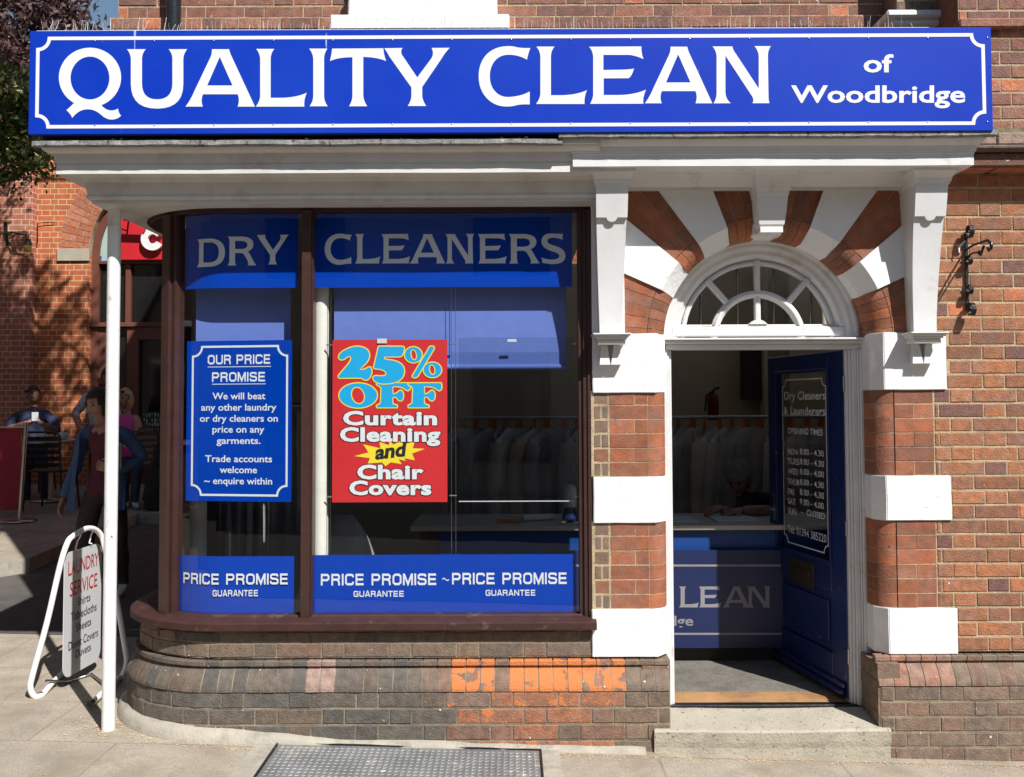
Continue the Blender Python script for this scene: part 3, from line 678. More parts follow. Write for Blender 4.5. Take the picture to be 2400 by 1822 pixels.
# ---- brackets
def bracket(cx,name='bracket'):
    root=at0('_','','')
    root.name=name; root.parent=shop
    z1=Wz(437,-.18,1435); z0=Wz(783,-.08,1435)
    mb=MB(); n=14; vs=[]
    for i in range(n+1):
        q=i/n; z=z1+(z0-z1)*q; hw=.082+(.057-.082)*q; d=.085+.105*(1-q)**1.8
        vs.append((z,hw,d))
    for i in range(n):
        (za_,ha,da),(zb_,hb,db)=vs[i],vs[i+1]
        mb.poly([(cx-ha,-da,za_),(cx+ha,-da,za_),(cx+hb,-db,zb_),(cx-hb,-db,zb_)],0,None,True)
        mb.poly([(cx-ha,.02,za_),(cx-ha,-da,za_),(cx-hb,-db,zb_),(cx-hb,.02,zb_)]); mb.poly([(cx+ha,-da,za_),(cx+ha,.02,za_),(cx+hb,.02,zb_),(cx+hb,-db,zb_)])
    b=mb.build('console',[M['white_wood']],root)
    # raised apron with round tab
    mb=MB(); zt_=z1; zm=Wz(508,-.19,1435); pts=[(cx-.081,zt_),(cx+.081,zt_),(cx+.079,zm)]
    pts+=[(cx+.03,zm)]+[(cx+.027*math.cos(a),zm-.022*math.sin(a)) for a in [math.pi*i/8 for i in range(9)]]+[(cx-.03,zm),(cx-.079,zm)]
    mb.prism(pts,-.199,-.14); 
    # lean it with the console
    mb.v=[(x,y+(.0 if y>-.15 else (zt_-z)*.18),z) for x,y,z in mb.v]
    mb.build('apron',[M['white_wood']],root)
    # capital
    mb=MB(); zc_=z1
    H_=[(.105,.006,.255),(.112,.012,.262),(.112,.03,.262),(.105,.034,.25),(.100,.052,.235),(.098,.056,.23)]
    lay=[(.086,0,.205),(.088,.012,.207),(.092,.014,.21),(.094,.03,.215),(.100,.046,.228),(.108,.058,.24),(.112,.060,.244),(.114,.075,.247)]
    for i in range(len(lay)-1):
        (h0,a0,d0),(h1,a1,d1)=lay[i],lay[i+1]
        mb.poly([(cx-h0,-d0,zc_+a0),(cx+h0,-d0,zc_+a0),(cx+h1,-d1,zc_+a1),(cx-h1,-d1,zc_+a1)])
        mb.poly([(cx-h0,0,zc_+a0),(cx-h0,-d0,zc_+a0),(cx-h1,-d1,zc_+a1),(cx-h1,0,zc_+a1)]); mb.poly([(cx+h0,-d0,zc_+a0),(cx+h0,0,zc_+a0),(cx+h1,0,zc_+a1),(cx+h1,-d1,zc_+a1)])
    mb.poly([(cx-.086,-.205,zc_),(cx+.086,-.205,zc_),(cx+.086,0,zc_),(cx-.086,0,zc_)])
    mb.build('capital',[M['white_wood']],root)
    # foot moulding and pendant
    mb=MB(); z=z0
    mb.bbox(cx-.097,cx+.097,-.145,.0,z-.008,z,.002)
    for i,(h,d,a,b_) in enumerate(((.094,.14,.008,.013),(.086,.13,.013,.021),(.078,.118,.021,.030),(.070,.108,.030,.036))): mb.bbox(cx-h,cx+h,-d,0,z-b_,z-a-.0002,.002)
    mb.bbox(cx-.07,cx+.07,-.11,0,z-.056,z-.0365,.002)
    mb.build('foot_moulding',[M['white_wood']],root)
    mb=MB(); za_=z-.057; zb_=Wz(855,-.06,1435)
    for (sx0,sx1,tx0,tx1) in ((-.048,-.016,-.057,-.002),(.016,.048,.002,.057)):
        f=[(cx+sx0,-.05,za_),(cx+sx1,-.05,za_),(cx+tx1,-.062,zb_),(cx+tx0,-.062,zb_)]; g=[(p[0],0,p[2]) for p in f]
        mb.faces(f+g,[(0,1,2,3),(0,4,5,1),(1,5,6,2),(2,6,7,3),(3,7,4,0)])
    mb.box(cx-.03,cx+.03,-.02,0,zb_+.002,za_)
    mb.build('pendant',[M['white_wood']],root)
    return root
bracket(.508); bracket(2.118)
# keystone console
mb=MB(); cx=CX-.008
z1=Wz(440,-.1,1800); z0=Wz(545,-.09,1790)
lay=[(.115,z1+.10,.20),(.118,z1+.075,.205),(.102,z1+.05,.18),(.096,z1+.028,.165),(.094,z1+.02,.16),(.088,z1+.0,.150),(.086,z1-.02,.142),(.082,z1-.022,.135),(.080,z1-.045,.128),(.077,z1-.047,.122),(.076,z1-.07,.118),(.072,z1-.13,.108),(.064,z1-.19,.098),(.058,z0+.03,.092),(.058,z0,.094),(.05,z0-.004,.03)]
for i in range(len(lay)-1):
    (h0,a0,d0),(h1,a1,d1)=lay[i],lay[i+1]
    mb.poly([(cx-h0,-d0,a0),(cx+h0,-d0,a0),(cx+h1,-d1,a1),(cx-h1,-d1,a1)]); mb.poly([(cx-h0,.1,a0),(cx-h0,-d0,a0),(cx-h1,-d1,a1),(cx-h1,.1,a1)]); mb.poly([(cx+h0,-d0,a0),(cx+h0,.1,a0),(cx+h1,.1,a1),(cx+h1,-d1,a1)])
mb.bbox(cx-.072,cx+.072,-.016,.15,AZ+RO+.001,z0+.06,.004)
mb.build('keystone',[M['white_wood']],shop)
# ---- fanlight and door frame
FX=1.337; FZ=Wz(792,.2,1774)
def pol(t,r,y): return (FX+r*math.sin(t),y,FZ+r*math.cos(t))
fan=at0('fanlight','','')
fan.parent=shop
mb=MB(); prof=[(.56,.2),(.56,.175),(.535,.165),(.523,.165),(.517,.172),(.505,.176),(.49,.176),(.483,.186),(.46,.19),(.448,.19),(.442,.2),(.428,.208),(.42,.22),(.42,.25)]
n=40; k=len(prof); vs=[]
for i in range(n+1):
    t=-math.pi/2-.0+math.pi*i/n
    vs+=[pol(t,r,y) for r,y in prof]
mb.faces(vs,[(i*k+j,i*k+j+1,(i+1)*k+j+1,(i+1)*k+j) for i in range(n) for j in range(k-1)],0,None,True)
mb.build('frame',[M['white_wood']],fan)
mb=MB(); zg=Wz(766,.2,1774); zr_=Wz(789,.2,1774)
mb.bbox(FX-.47,FX+.47,.185,.26,zr_,zg,.006); mb.bbox(FX-.45,FX+.45,.20,.25,zg+.0005,zg+.012,.004)
mb.prism([(FX-.05,zg+.013),(FX-.03,zg+.03),(FX,zg+.042),(FX+.03,zg+.03),(FX+.05,zg+.013)],.19,.23)
mb.bbox(FX-.016,FX+.016,.196,.232,zg+.0125,FZ+.425,.006)
for r0,r1,y0,y1 in ((.218,.258,.2,.235),(.227,.249,.192,.199),(.395,.42,.205,.24)):
    vs=[]
    for i in range(33):
        t=-math.pi/2+math.pi*i/32
        vs+=[pol(t,r0,y1),pol(t,r0,y0),pol(t,r1,y0),pol(t,r1,y1)]
    mb.faces(vs,[(i*4+j,i*4+j+1,(i+1)*4+j+1,(i+1)*4+j) for i in range(32) for j in range(3)],0,None,True)
for s in (-1,1):
    t=s*rad(41); Mx=Matrix.Translation(Vector((FX,0,FZ)))@Matrix.Rotation(t,4,'Y'); mb.bbox(-.016,.016,.195,.234,.25,.42,.005,M=Mx)
mb.build('glazing_bars',[M['white_wood']],fan)
mb=MB(); mb.poly([pol(-math.pi/2+math.pi*i/32,.425,.222) for i in range(33)]); mb.build('pane',[M['glass']],fan)
# iron bars behind the fanlight
mb=MB()
for px in (1642,1728,1813,1900): x=Wx(px,.32,700); mb.tube([(x,.32,zg),(x,.32,FZ+.42)],.007,8)
mb.build('security_bars',[M['steel']],fan)
# door frame
fr=at0('door_frame','',''); 
fr.parent=shop
zt=Wz(820,.2,1774); JL,JR=.863,1.803; zbot=Wz(1660,.2,1990)-.01
mb=MB()
mb.bbox(.81,1.90,.115,.26,Wz(797,.12,1774),Wz(792,.12,1774),.003)
mb.bbox(.82,1.895,.14,.26,Wz(806,.14,1774),Wz(797,.12,1774)-.001,.003); mb.bbox(.83,1.885,.165,.26,zt,Wz(806,.14,1774)-.001,.003)
mb.build('transom',[M['white_wood']],fr)
for s in (0,1):
    mb=MB()
    for (a,b,y) in ((0,.035,.145),(.0355,.045,.16),(.0455,.072,.165),(.0725,.085,.178),(.0855,.099,.19)):
        if s==0:
            x0,x1=JL-.1+a,JL-.1+b
        else: x0,x1=JR+.1-b,JR+.1-a
        mb.bbox(x0,x1,y,.28,zbot,zt-.0005,.003)
    mb.build('jamb',[M['white_wood']],fr)
# threshold, floor board, mat
FLZ=Wz(1650,.2,1700)
mb=MB(); mb.bbox(JL-.06,JR+.06,.165,.215,FLZ-.1,FLZ+.004,.003); mb.build('threshold',[M['black']],shop)
mb=MB(); mb.bbox(JL-.06,JR+.06,.217,.40,FLZ-.1,FLZ+.002,.003); mb.build('floor_board',[M['wood_floor']],shop)
mb=MB(); mb.bbox(JL-.06,JR+.1,.402,1.02,FLZ-.1,FLZ+.005,.003); mb.build('door_mat_floor',[M['carpet']],shop).name='carpet'
# ---- interior shell
RX=3.2; RY=3.6; RZ=3.02
mb=MB()
mb.poly([(-2.05,.3,FLZ-.004),(RX,.3,FLZ-.004),(RX,RY,FLZ-.004),(-2.05,RY,FLZ-.004)],1)
mb.poly([(-2.05,RY,0),(RX,RY,0),(RX,RY,RZ),(-2.05,RY,RZ)]); mb.poly([(-2.03,.62,0),(-2.03,RY,0),(-2.03,RY,RZ),(-2.03,.62,RZ)]); mb.poly([(RX,.3,0),(RX,RY,0),(RX,RY,RZ),(RX,.3,RZ)])
mb.poly([(-2.05,.25,RZ-.01),(RX,.25,RZ-.01),(RX,1.68,RZ-.01),(-2.05,1.68,RZ-.01)]); mb.poly([(-2.05,1.68,RZ-.01),(-.5,1.68,RZ-.01),(-.5,RY,RZ-.01),(-2.05,RY,RZ-.01)])
rl=MB(); rl.poly([(-.5,1.68,RZ),(RX,1.68,RZ),(RX,RY,RZ),(-.5,RY,RZ)]); rl.build('added_rooflight',[M['glass']],shop)  # unseen glazed opening added to let sky light into the shop
room=mb.build('shop_interior',[M['wall_in'],M['dark_in']],shop)
mb=MB(); # box-in between bay head and ceiling, stall riser inside
mb.sweep([(-.04,.58),(-.04,.0)],[ (lambda u:(lambda o,z:bay(u,o,z)))(u) for u in [UEND+.1*i for i in range(int((.42-UEND)/.1)+1)]],0)
mb.poly([(-2.03,.1,.575),(.42,.1,.575),(.42,.06,.575),(-1.5,.06,.575)])
mb.build('stall_riser',[M['dark_in']],shop)
mb=MB(); # outer side wall of the ground floor down the alley
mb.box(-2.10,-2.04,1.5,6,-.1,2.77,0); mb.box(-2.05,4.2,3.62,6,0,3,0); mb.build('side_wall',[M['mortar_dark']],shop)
mb=MB(); mb.bbox(-1.88,-1.84,.20,1.5,.60,2.75,.004); mb.build('bay_side_panel',[M['brown']],shop)
mb=MB(); # brown boarded side of the bay beyond the curved post
us=[UEND+.12*i for i in range(int((-1.93-UEND)/.12)+1)]+[-1.93]
zs0=Wz(1455,0,1000); zs1=Wz(480,0.06,1000)
# ---- bay window
bw=at0('bay_window','',''); 
bw.parent=shop
ub=[UEND+.06*i for i in range(int((.42-UEND)/.06)+1)]+[.424]
P=lambda u:(lambda o,z:bay(u,o,z))
mb=MB(); zh0=Wz(493,.0,1000); 
mb.sweep([(-.03,zh0),(.03,zh0),(.03,zh0+.012),(.05,zh0+.014),(.05,SZ+.004)],[P(u) for u in ub]); mb.build('head_rail',[M['brown']],bw)
mb=MB(); # sill + bottom bead
zt_=Wz(1461,-.05,1000); zbm=Wz(1479,-.05,1000)
ub2=[u for u in ub if u<.40]+[.428]
mb.sweep([(-.05,zt_+.03),(.04,zt_+.018),(.105,zt_+.002),(.112,zt_-.003),(.114,zbm+.004),(.108,zbm),(.05,zbm-.002)],[P(u) for u in ub2],0,None,True); 
mb.sweep([(-.03,Wz(1441,.03,1000)+.001),(.03,Wz(1441,.03,1000)),(.036,Wz(1446,.03,1000)),(.036,Wz(1452,.03,1000)),(.042,zt_+.016)],[P(u) for u in ub2],0)
mb.build('sill',[M['brown_sill']],bw)
ZF0=zt_+.014; ZF1=zh0+.002
def post(u0,u1,o0=-.04,o1=.05,step=None):
    m_=MB(); n=max(1,int((u1-u0)/.03)); us=[u0+(u1-u0)*i/n for i in range(n+1)]
    pr=[(o0,ZF0)]
    vs=[]
    for u in us:
        for (o,z) in ((o0,ZF0),(o1,ZF0),(o1,ZF1),(o0,ZF1)): vs.append(bay(u,o,z))
    fs=[]
    for i in range(n):
        for k in range(4): fs.append((i*4+k,(i+1)*4+k,(i+1)*4+(k+1)%4,i*4+(k+1)%4))
    fs+=[(0,1,2,3),(n*4+3,n*4+2,n*4+1,n*4)]
    m_.faces(vs,fs); return m_
def uX(px,y): 
    X=Wx(px,y,900)
    return X if X>=BX else BX-BR*math.asin(min(1,(BX-X)/BR))
# posts
m1=post(Wx(706,0,900),Wx(727,0,900),-.04,.056); m2=post(Wx(727.5,0,900),Wx(731,0,900),-.04,.035); m1.faces(m2.v,m2.f); m1.build('mullion',[M['brown']],bw)
uL=uX(416,.12); m1=post(uL-.02,uL+.008,-.03,.03); m2=post(uL-.078,uL-.0205,-.04,.05); m1.faces(m2.v,m2.f); m1.build('mullion',[M['brown']],bw)
m1=post(Wx(1357,0,900),Wx(1367,0,900),-.04,.03); m2=post(Wx(1367.5,0,900),Wx(1377,0,900),-.04,.045); m1.faces(m2.v,m2.f); m2=post(Wx(1377.5,0,900),Wx(1389,0,900),-.06,.055); m1.faces(m2.v,m2.f); m1.build('mullion',[M['brown']],bw)
def panemesh(u0,u1,o,z0,z1,step=.05):
    m_=MB(); n=max(1,int((u1-u0)/step)); 
    us=[u0+(u1-u0)*i/n for i in range(n+1)]
    for i in range(n): m_.poly([bay(us[i],o,z0),bay(us[i+1],o,z0),bay(us[i+1],o,z1),bay(us[i],o,z1)],0,None,u0<BX)
    return m_
for (a,b) in ((uL-.01,Wx(710,.06,900)),(Wx(728,.06,900),Wx(1360,.06,900))):
    panemesh(a,b,0,ZF0,ZF1).build('pane',[M['glass']],bw)
# ============================================================ DOOR LEAF
DH=Vector((JR-.004,.215,0)); dv=Vector((-.17,.87,0)).normalized(); DW=.888
dn=Vector((-dv.y,dv.x,0))         # towards the left / camera
if dn.x>0: dn=-dn
def onDoor(px,py):
    d=Fv+Rv*((px-1200)/F_)+Uv*((911+CY-py)/F_)
    t=(DH-EYE).dot(dn)/d.dot(dn); p=EYE+d*t
    return ((p-DH).dot(dv),p.z)
def DP(u,n,z): return DH+dv*u+dn*n+Vector((0,0,z))
ztd=onDoor(1978,819)[1]-.004; zbd=FLZ+.012
def dbox(mb,u0,u1,n0,n1,z0,z1,b=.004,m=0):
    Mx=Matrix(((dv.x,dn.x,0,DH.x),(dv.y,dn.y,0,DH.y),(0,0,1,0),(0,0,0,1)))
    mb.bbox(u0,u1,n0,n1,z0,z1,b,m,M=Mx)
door=at0('door','','')
door.parent=shop
gu0,gz1=onDoor(1940,867); gu1,_=onDoor(1817,878); gz0=onDoor(1880,1300)[1]
ph0,phz=onDoor(1952,1400); ph1,_=onDoor(1828,1380); phb=onDoor(1890,1500)[1]
mb=MB()
gu1=min(gu1,DW-.09)
dbox(mb,0,gu0,-.045,0,zbd,ztd); dbox(mb,gu1,DW,-.045,0,zbd,ztd); dbox(mb,gu0+.0005,gu1-.0005,-.045,0,gz1,ztd); 
dbox(mb,gu0+.0005,gu1-.0005,-.045,0,phz+.02,gz0); dbox(mb,gu0+.0005,gu1-.0005,-.045,0,zbd,phb); dbox(mb,gu0+.0005,gu1-.0005,-.035,-.018,phb+.0005,phz+.0195)
dbox(mb,gu0+.05,gu1-.05,-.017,-.008,phb+.05,phz-.03,.008)
mb.build('leaf',[M['blue_door']],door)
mb=MB(); # weather board
z=onDoor(1850,1560)[1]
dbox(mb,.02,DW+.01,.001,.035,zbd+.015,zbd+.05,.012); dbox(mb,.02,DW+.01,.001,.018,zbd+.0505,zbd+.085,.012)
mb.build('weatherboard',[M['blue_door']],door)
mb=MB(); u0,z1=onDoor(1908,1322); u1,_=onDoor(1851,1314); z0=onDoor(1880,1372)[1]
br=mat('tarnished_brass',(.075,.058,.035),.5,.2,20,.1,60,metal=.7)
dbox(mb,u0,u1,0,.006,z0,z1,.002); dbox(mb,u0+.04,u1-.04,.0065,.012,z0+.05,z1-.05,.002); mb.build('letter_box',[br],door)
mb=MB(); mb.poly([DP(gu0,-.02,gz0),DP(gu1,-.02,gz0),DP(gu1,-.02,gz1),DP(gu0,-.02,gz1)]); mb.build('pane',[M['glass']],door)
mb=MB(); 
for a,b,c,d in ((gu0-.012,gu0+.01,gz0-.01,gz1+.01),(gu1-.01,gu1+.012,gz0-.01,gz1+.01)): dbox(mb,a,b,.0005,.008,c,d,.003)
dbox(mb,gu0+.011,gu1-.011,.0005,.008,gz1-.01,gz1+.01,.003); dbox(mb,gu0+.011,gu1-.011,.0005,.008,gz0-.01,gz0+.01,.003)
mb.build('beading',[M['blue_door']],door)
mb=MB(); hz=onDoor(1815,1190)[1]; dbox(mb,DW-.09,DW-.06,.0005,.004,hz-.08,hz+.08,.002,0); mb.tube([DP(DW-.075,.004,hz),DP(DW-.075,.05,hz),DP(DW-.16,.055,hz)],.009,10); mb.build('handle',[M['steel']],door)
for py in (900,1240,1540):
    mb=MB(); zz_=Wz(py,.2,1985); mb.tube([(DH.x+.002,DH.y-.012,zz_-.04),(DH.x+.002,DH.y-.012,zz_+.04)],.008,8); mb.build('hinge',[M['steel']],door)
# ============================================================ LETTERING
class VP:
    """vertical plane through two plan points given as (px, Y)"""
    def __init__(s,pa,Ya,pb,Yb):
        a=W(pa,944,Ya); b=W(pb,944,Yb); s.o=Vector((a.x,Ya,0)); s.d=Vector((b.x-a.x,Yb-Ya,0)); s.L=s.d.length; s.d.normalize()
        s.n=Vector((s.d.y,-s.d.x,0)); 
        if s.n.y>0 and abs(s.n.y)>1e-6: s.n=-s.n
    def on(s,px,py):
        d=Fv+Rv*((px-1200)/F_)+Uv*((911+CY-py)/F_); t=(s.o-EYE).dot(s.n)/d.dot(s.n); p=EYE+d*t
        return ((p-s.o).dot(s.d),p.z)
    def P(s,u,z,n=0): return s.o+s.d*u+s.n*n+Vector((0,0,z))
def qpath(txt,steps=7):
    out=[];cur=[];t=txt.replace(',',' ').split();i=0;p=None
    while i<len(t):
        c=t[i]
        if c=='M':
            if cur: out.append(cur)
            p=(float(t[i+1]),float(t[i+2])); cur=[p]; i+=3
        elif c=='L': p=(float(t[i+1]),float(t[i+2])); cur.append(p); i+=3
        elif c=='Q':
            q=(float(t[i+1]),float(t[i+2])); e=(float(t[i+3]),float(t[i+4]))
            for k in range(1,steps+1):
                a=k/steps; cur.append(((1-a)**2*p[0]+2*a*(1-a)*q[0]+a*a*e[0],(1-a)**2*p[1]+2*a*(1-a)*q[1]+a*a*e[1]))
            p=e; i+=5
        elif c=='Z': i+=1
        else: raise ValueError(c)
    if cur: out.append(cur)
    for c in out:
        if len(c)>2 and abs(c[0][0]-c[-1][0])+abs(c[0][1]-c[-1][1])<1e-6: c.pop()
    return out
def ell(cx,cy,rx,ry,n=40,rot=0): return [(cx+rx*math.cos(2*math.pi*i/n)*math.cos(rot)-ry*math.sin(2*math.pi*i/n)*math.sin(rot),cy+rx*math.cos(2*math.pi*i/n)*math.sin(rot)+ry*math.sin(2*math.pi*i/n)*math.cos(rot)) for i in range(n)]
# glyph: (baseline, top, [pieces]) ; piece=[outer,hole,...] in traced units
GL={}
GL['Q']=(692,318,[[ell(583,503,202,193),ell(583,507,126,139)[::-1]],qpath("M 475 672 Q 455 695 430 715 Q 455 735 468 765 Q 510 712 560 710 Q 610 705 655 745 Q 690 778 730 776 Q 765 772 785 750 Q 768 735 765 705 Q 735 722 705 715 Q 680 708 664 690 L 640 655 L 540 670 Z")])
GL['U']=(692,318,[qpath("M 822 320 L 945 320 Q 920 345 920 385 L 920 545 Q 922 645 1018 645 Q 1115 645 1117 545 L 1117 385 Q 1117 345 1092 320 L 1213 320 Q 1188 350 1188 385 L 1188 545 Q 1188 705 1018 705 Q 848 705 848 545 L 848 385 Q 846 345 822 320 Z")])
GL['A']=(692,318,[qpath("M 1373 320 L 1485 320 Q 1488 340 1500 365 L 1652 692 L 1540 692 Q 1556 650 1540 612 L 1315 612 Q 1298 655 1315 692 L 1202 692 Q 1235 650 1260 590 L 1365 370 Q 1375 345 1373 320 M 1424 370 L 1343 555 L 1507 555 Z")])
GL['L']=(692,318,[qpath("M 1660 318 L 1778 318 Q 1754 345 1754 385 L 1754 635 L 1830 635 Q 1925 632 1988 602 Q 1968 645 1972 692 L 1658 692 Q 1686 655 1686 620 L 1686 385 Q 1684 345 1660 318 Z")])
GL['I']=(690,316,[qpath("M 2003 316 L 2122 316 Q 2100 345 2100 385 L 2100 620 Q 2100 660 2124 690 L 2006 690 Q 2030 660 2030 620 L 2030 385 Q 2028 345 2003 316 Z")])
GL['T']=(690,314,[qpath("M -60 316 L 272 314 Q 275 355 290 397 Q 235 372 142 370 L 142 620 Q 144 655 168 690 L 50 690 Q 72 655 72 620 L 72 372 Q -20 372 -74 397 Q -62 350 -60 316 Z")])
GL['Y']=(688,312,[qpath("M 278 314 L 396 312 Q 380 335 395 360 L 492 503 L 580 385 Q 605 350 585 312 L 702 311 Q 670 345 650 380 L 524 565 L 524 620 Q 526 655 550 688 L 430 688 Q 454 655 454 620 L 454 568 L 310 365 Q 295 335 278 314 Z")])
GL['C']=(675,304,[qpath("M 1225 312 Q 1210 350 1203 388 Q 1150 356 1085 356 Q 1028 356 995 395 Q 962 435 962 495 Q 962 555 995 592 Q 1028 630 1080 630 Q 1160 628 1221 594 L 1221 678 Q 1150 676 1130 685 Q 1100 692 1070 692 Q 990 690 940 635 Q 890 580 890 495 Q 890 410 940 355 Q 995 300 1080 300 Q 1110 299 1140 308 Q 1180 314 1225 312 Z",6)])
GL['E']=(674,303,[qpath("M 1605 304 L 1945 302 Q 1942 340 1958 384 Q 1900 358 1860 357 L 1698 357 L 1698 455 L 1800 453 Q 1860 452 1897 446 Q 1880 500 1860 508 L 1700 509 L 1700 617 L 1800 617 Q 1900 615 1974 583 Q 1950 640 1958 673 L 1612 674 Q 1632 640 1632 610 L 1632 370 Q 1630 330 1605 304 Z")])
GL['N']=(670,301,[qpath("M 193 302 L 322 302 Q 325 325 345 350 L 493 575 L 493 370 Q 492 330 465 300 L 572 300 Q 552 325 552 365 L 556 620 Q 556 650 562 670 L 452 670 Q 465 650 450 625 L 277 362 L 277 600 Q 280 645 311 670 L 200 671 Q 220 640 220 605 L 220 365 Q 216 325 193 302 Z")])
GL['R']=(392,160,[qpath("M 1588 160 L 1700 160 Q 1800 162 1802 220 Q 1800 265 1755 280 Q 1770 290 1790 335 L 1825 392 L 1755 392 Q 1765 375 1750 345 L 1725 305 Q 1715 292 1690 292 L 1650 292 L 1650 360 Q 1652 380 1660 392 L 1588 392 Q 1603 375 1603 355 L 1603 200 Q 1603 180 1588 160 M 1650 195 L 1650 260 L 1700 260 Q 1752 260 1752 228 Q 1752 197 1700 195 Z")])
GL['S']=(392,162,[qpath("M 2013 162 Q 2000 190 2012 207 Q 1960 188 1920 192 Q 1890 195 1890 218 Q 1890 235 1930 250 Q 2030 270 2030 335 Q 2028 396 1930 397 Q 1890 397 1845 385 Q 1850 360 1838 345 Q 1890 362 1925 362 Q 1980 360 1982 335 Q 1982 312 1930 298 Q 1842 275 1842 222 Q 1842 158 1920 158 Q 1960 160 2013 162 Z")])
GL['D']=(735,455,[qpath("M 463 457 L 590 455 Q 660 455 700 492 Q 737 530 737 595 Q 737 660 700 697 Q 660 735 590 735 L 458 735 Q 480 705 480 680 L 480 510 Q 480 480 463 457 M 527 494 L 527 692 L 590 692 Q 680 690 680 593 Q 680 494 590 494 Z")])
_lay=[0]
def addpoly(mb,loops,mp,m=0,n=0.0,c=None):
    """loops: list of point lists (outer, holes) ; mp(x,y,n)->Vector"""
    tris=tessellate_polygon([[Vector((p[0],p[1],0)) for p in l] for l in loops])
    allp=[p for l in loops for p in l]
    mb.faces([mp(p[0],p[1],n) for p in allp],[tuple(t) for t in tris],m,c)
def glyph(mb,ch,x0,x1,yb,yt,mp,m=0,n=0):
    base,top,ps=GL[ch]
    xs=[p[0] for pc in ps for l in pc for p in l]; gx0,gx1=min(xs),max(xs)
    for k,pc in enumerate(ps):
        loops=[[(x0+(p[0]-gx0)/(gx1-gx0)*(x1-x0), yb+(base-p[1])/(base-top)*(yt-yb)) for p in l] for l in pc]
        addpoly(mb,loops,mp,m,n+k*.0002)
_fc={}
def fmesh(s,off=0.0,sp=1.0):
    key=(s,off,sp)
    if key in _fc: return _fc[key]
    cu=bpy.data.curves.new('lettering','FONT'); cu.body=s; cu.offset=off; cu.resolution_u=3; cu.space_character=sp; cu.fill_mode='FRONT' if hasattr(cu,'fill_mode') else cu.fill_mode
    o=bpy.data.objects.new('lettering',cu); COL.objects.link(o)
    dg=bpy.context.evaluated_depsgraph_get(); dg.update(); me=o.evaluated_get(dg).to_mesh()
    v=[(p.co.x,p.co.y) for p in me.vertices]; f=[tuple(p.vertices) for p in me.polygons]
    o.evaluated_get(dg).to_mesh_clear(); bpy.data.objects.remove(o); bpy.data.curves.remove(cu)
    _fc[key]=(v,f); return v,f
def text(mb,s,x0,x1,yb,yt,mp,m=0,n=0,off=0.0,sp=1.0,ref='H',slope=0.0):
    """fit s between x0..x1 on baseline yb with cap height yt-yb"""
    v,f=fmesh(s,off,sp); rv,_=fmesh(ref,off); cap=max(p[1] for p in rv); b0=min(p[1] for p in rv)
    a=min(p[0] for p in v); b=max(p[0] for p in v)
    mb.faces([mp(x0+(p[0]-a)/(b-a)*(x1-x0), yb+(p[1]-b0)/(cap-b0)*(yt-yb)+slope*(p[0]-a)/(b-a), n) for p in v],f,m)
# wide square grotesque capitals drawn as strokes (unit box)
EU={'P':[[(.1,0),(.1,1)],[(.1,.9),(.72,.9),(.86,.78),(.86,.6),(.72,.46),(.1,.46)]],
'R':[[(.1,0),(.1,1)],[(.1,.9),(.72,.9),(.86,.8),(.86,.62),(.74,.5),(.1,.5)],[(.62,.5),(.84,.32),(.87,0)]],
'I':[[(.1,0),(.1,1)]],'C':[[(.9,.7),(.86,.84),(.72,.9),(.24,.9),(.1,.78),(.1,.22),(.24,.1),(.72,.1),(.86,.16),(.9,.32)]],
'E':[[(.1,0),(.1,1)],[(.1,.9),(.88,.9)],[(.1,.51),(.84,.51)],[(.1,.1),(.9,.1)]],
'O':[[(.3,.9),(.72,.9),(.9,.76),(.9,.24),(.72,.1),(.28,.1),(.1,.24),(.1,.76),(.28,.9),(.32,.9)]],
'M':[[(.09,0),(.09,1)],[(.12,.96),(.55,.1),(.98,.96)],[(1.01,0),(1.01,1)]],
'S':[[(.88,.72),(.84,.86),(.72,.9),(.24,.9),(.11,.82),(.11,.62),(.22,.54),(.76,.49),(.89,.4),(.89,.2),(.76,.1),(.22,.1),(.1,.18),(.08,.32)]],
'G':[[(.9,.72),(.86,.84),(.72,.9),(.24,.9),(.1,.78),(.1,.22),(.24,.1),(.86,.1),(.9,.14),(.9,.48),(.52,.48)]],
'U':[[(.1,1),(.1,.24),(.24,.1),(.76,.1),(.9,.24),(.9,1)]],'A':[[(.08,0),(.46,.97),(.54,.97),(.92,0)],[(.24,.28),(.76,.28)]],
'N':[[(.1,0),(.1,1)],[(.12,.95),(.88,.05)],[(.9,0),(.9,1)]],'T':[[(.0,.9),(.9,.9)],[(.45,0),(.45,.9)]]}
EW={'I':.2,'M':1.1,'T':.9,' ':.45}
def eutext(mb,s,x0,x1,yb,yt,mp,m=0,n=0,t=.19,asp=1.0,gap=.16):
    tot=sum(EW.get(c,1.0)+gap for c in s)-gap; sx=(x1-x0)/tot; sy=(yt-yb); x=0
    for c in s:
        w_=EW.get(c,1.0)
        for q,st in enumerate(EU.get(c,[])):
            P_=[Vector((p[0],p[1])) for p in st]; N=len(P_); Lp=[];Rp=[]
            for i in range(N):
                d0=(P_[i]-P_[i-1]).normalized() if i>0 else None; d1=(P_[i+1]-P_[i]).normalized() if i<N-1 else None
                if d0 is None:d0=d1
                if d1 is None:d1=d0
                b=(d0+d1)
                b=b.normalized() if b.length>1e-6 else d1
                nn_=Vector((-b.y,b.x)); k=(t/2)/max(.35,abs(nn_.dot(Vector((-d1.y,d1.x)))))
                Lp.append(P_[i]+nn_*k); Rp.append(P_[i]-nn_*k)
            for i in range(N-1):
                mb.poly([mp(x0+(x+p.x)*sx,yb+p.y*sy,n+q*.00015) for p in (Lp[i],Rp[i],Rp[i+1],Lp[i+1])],m)
        x+=w_+gap
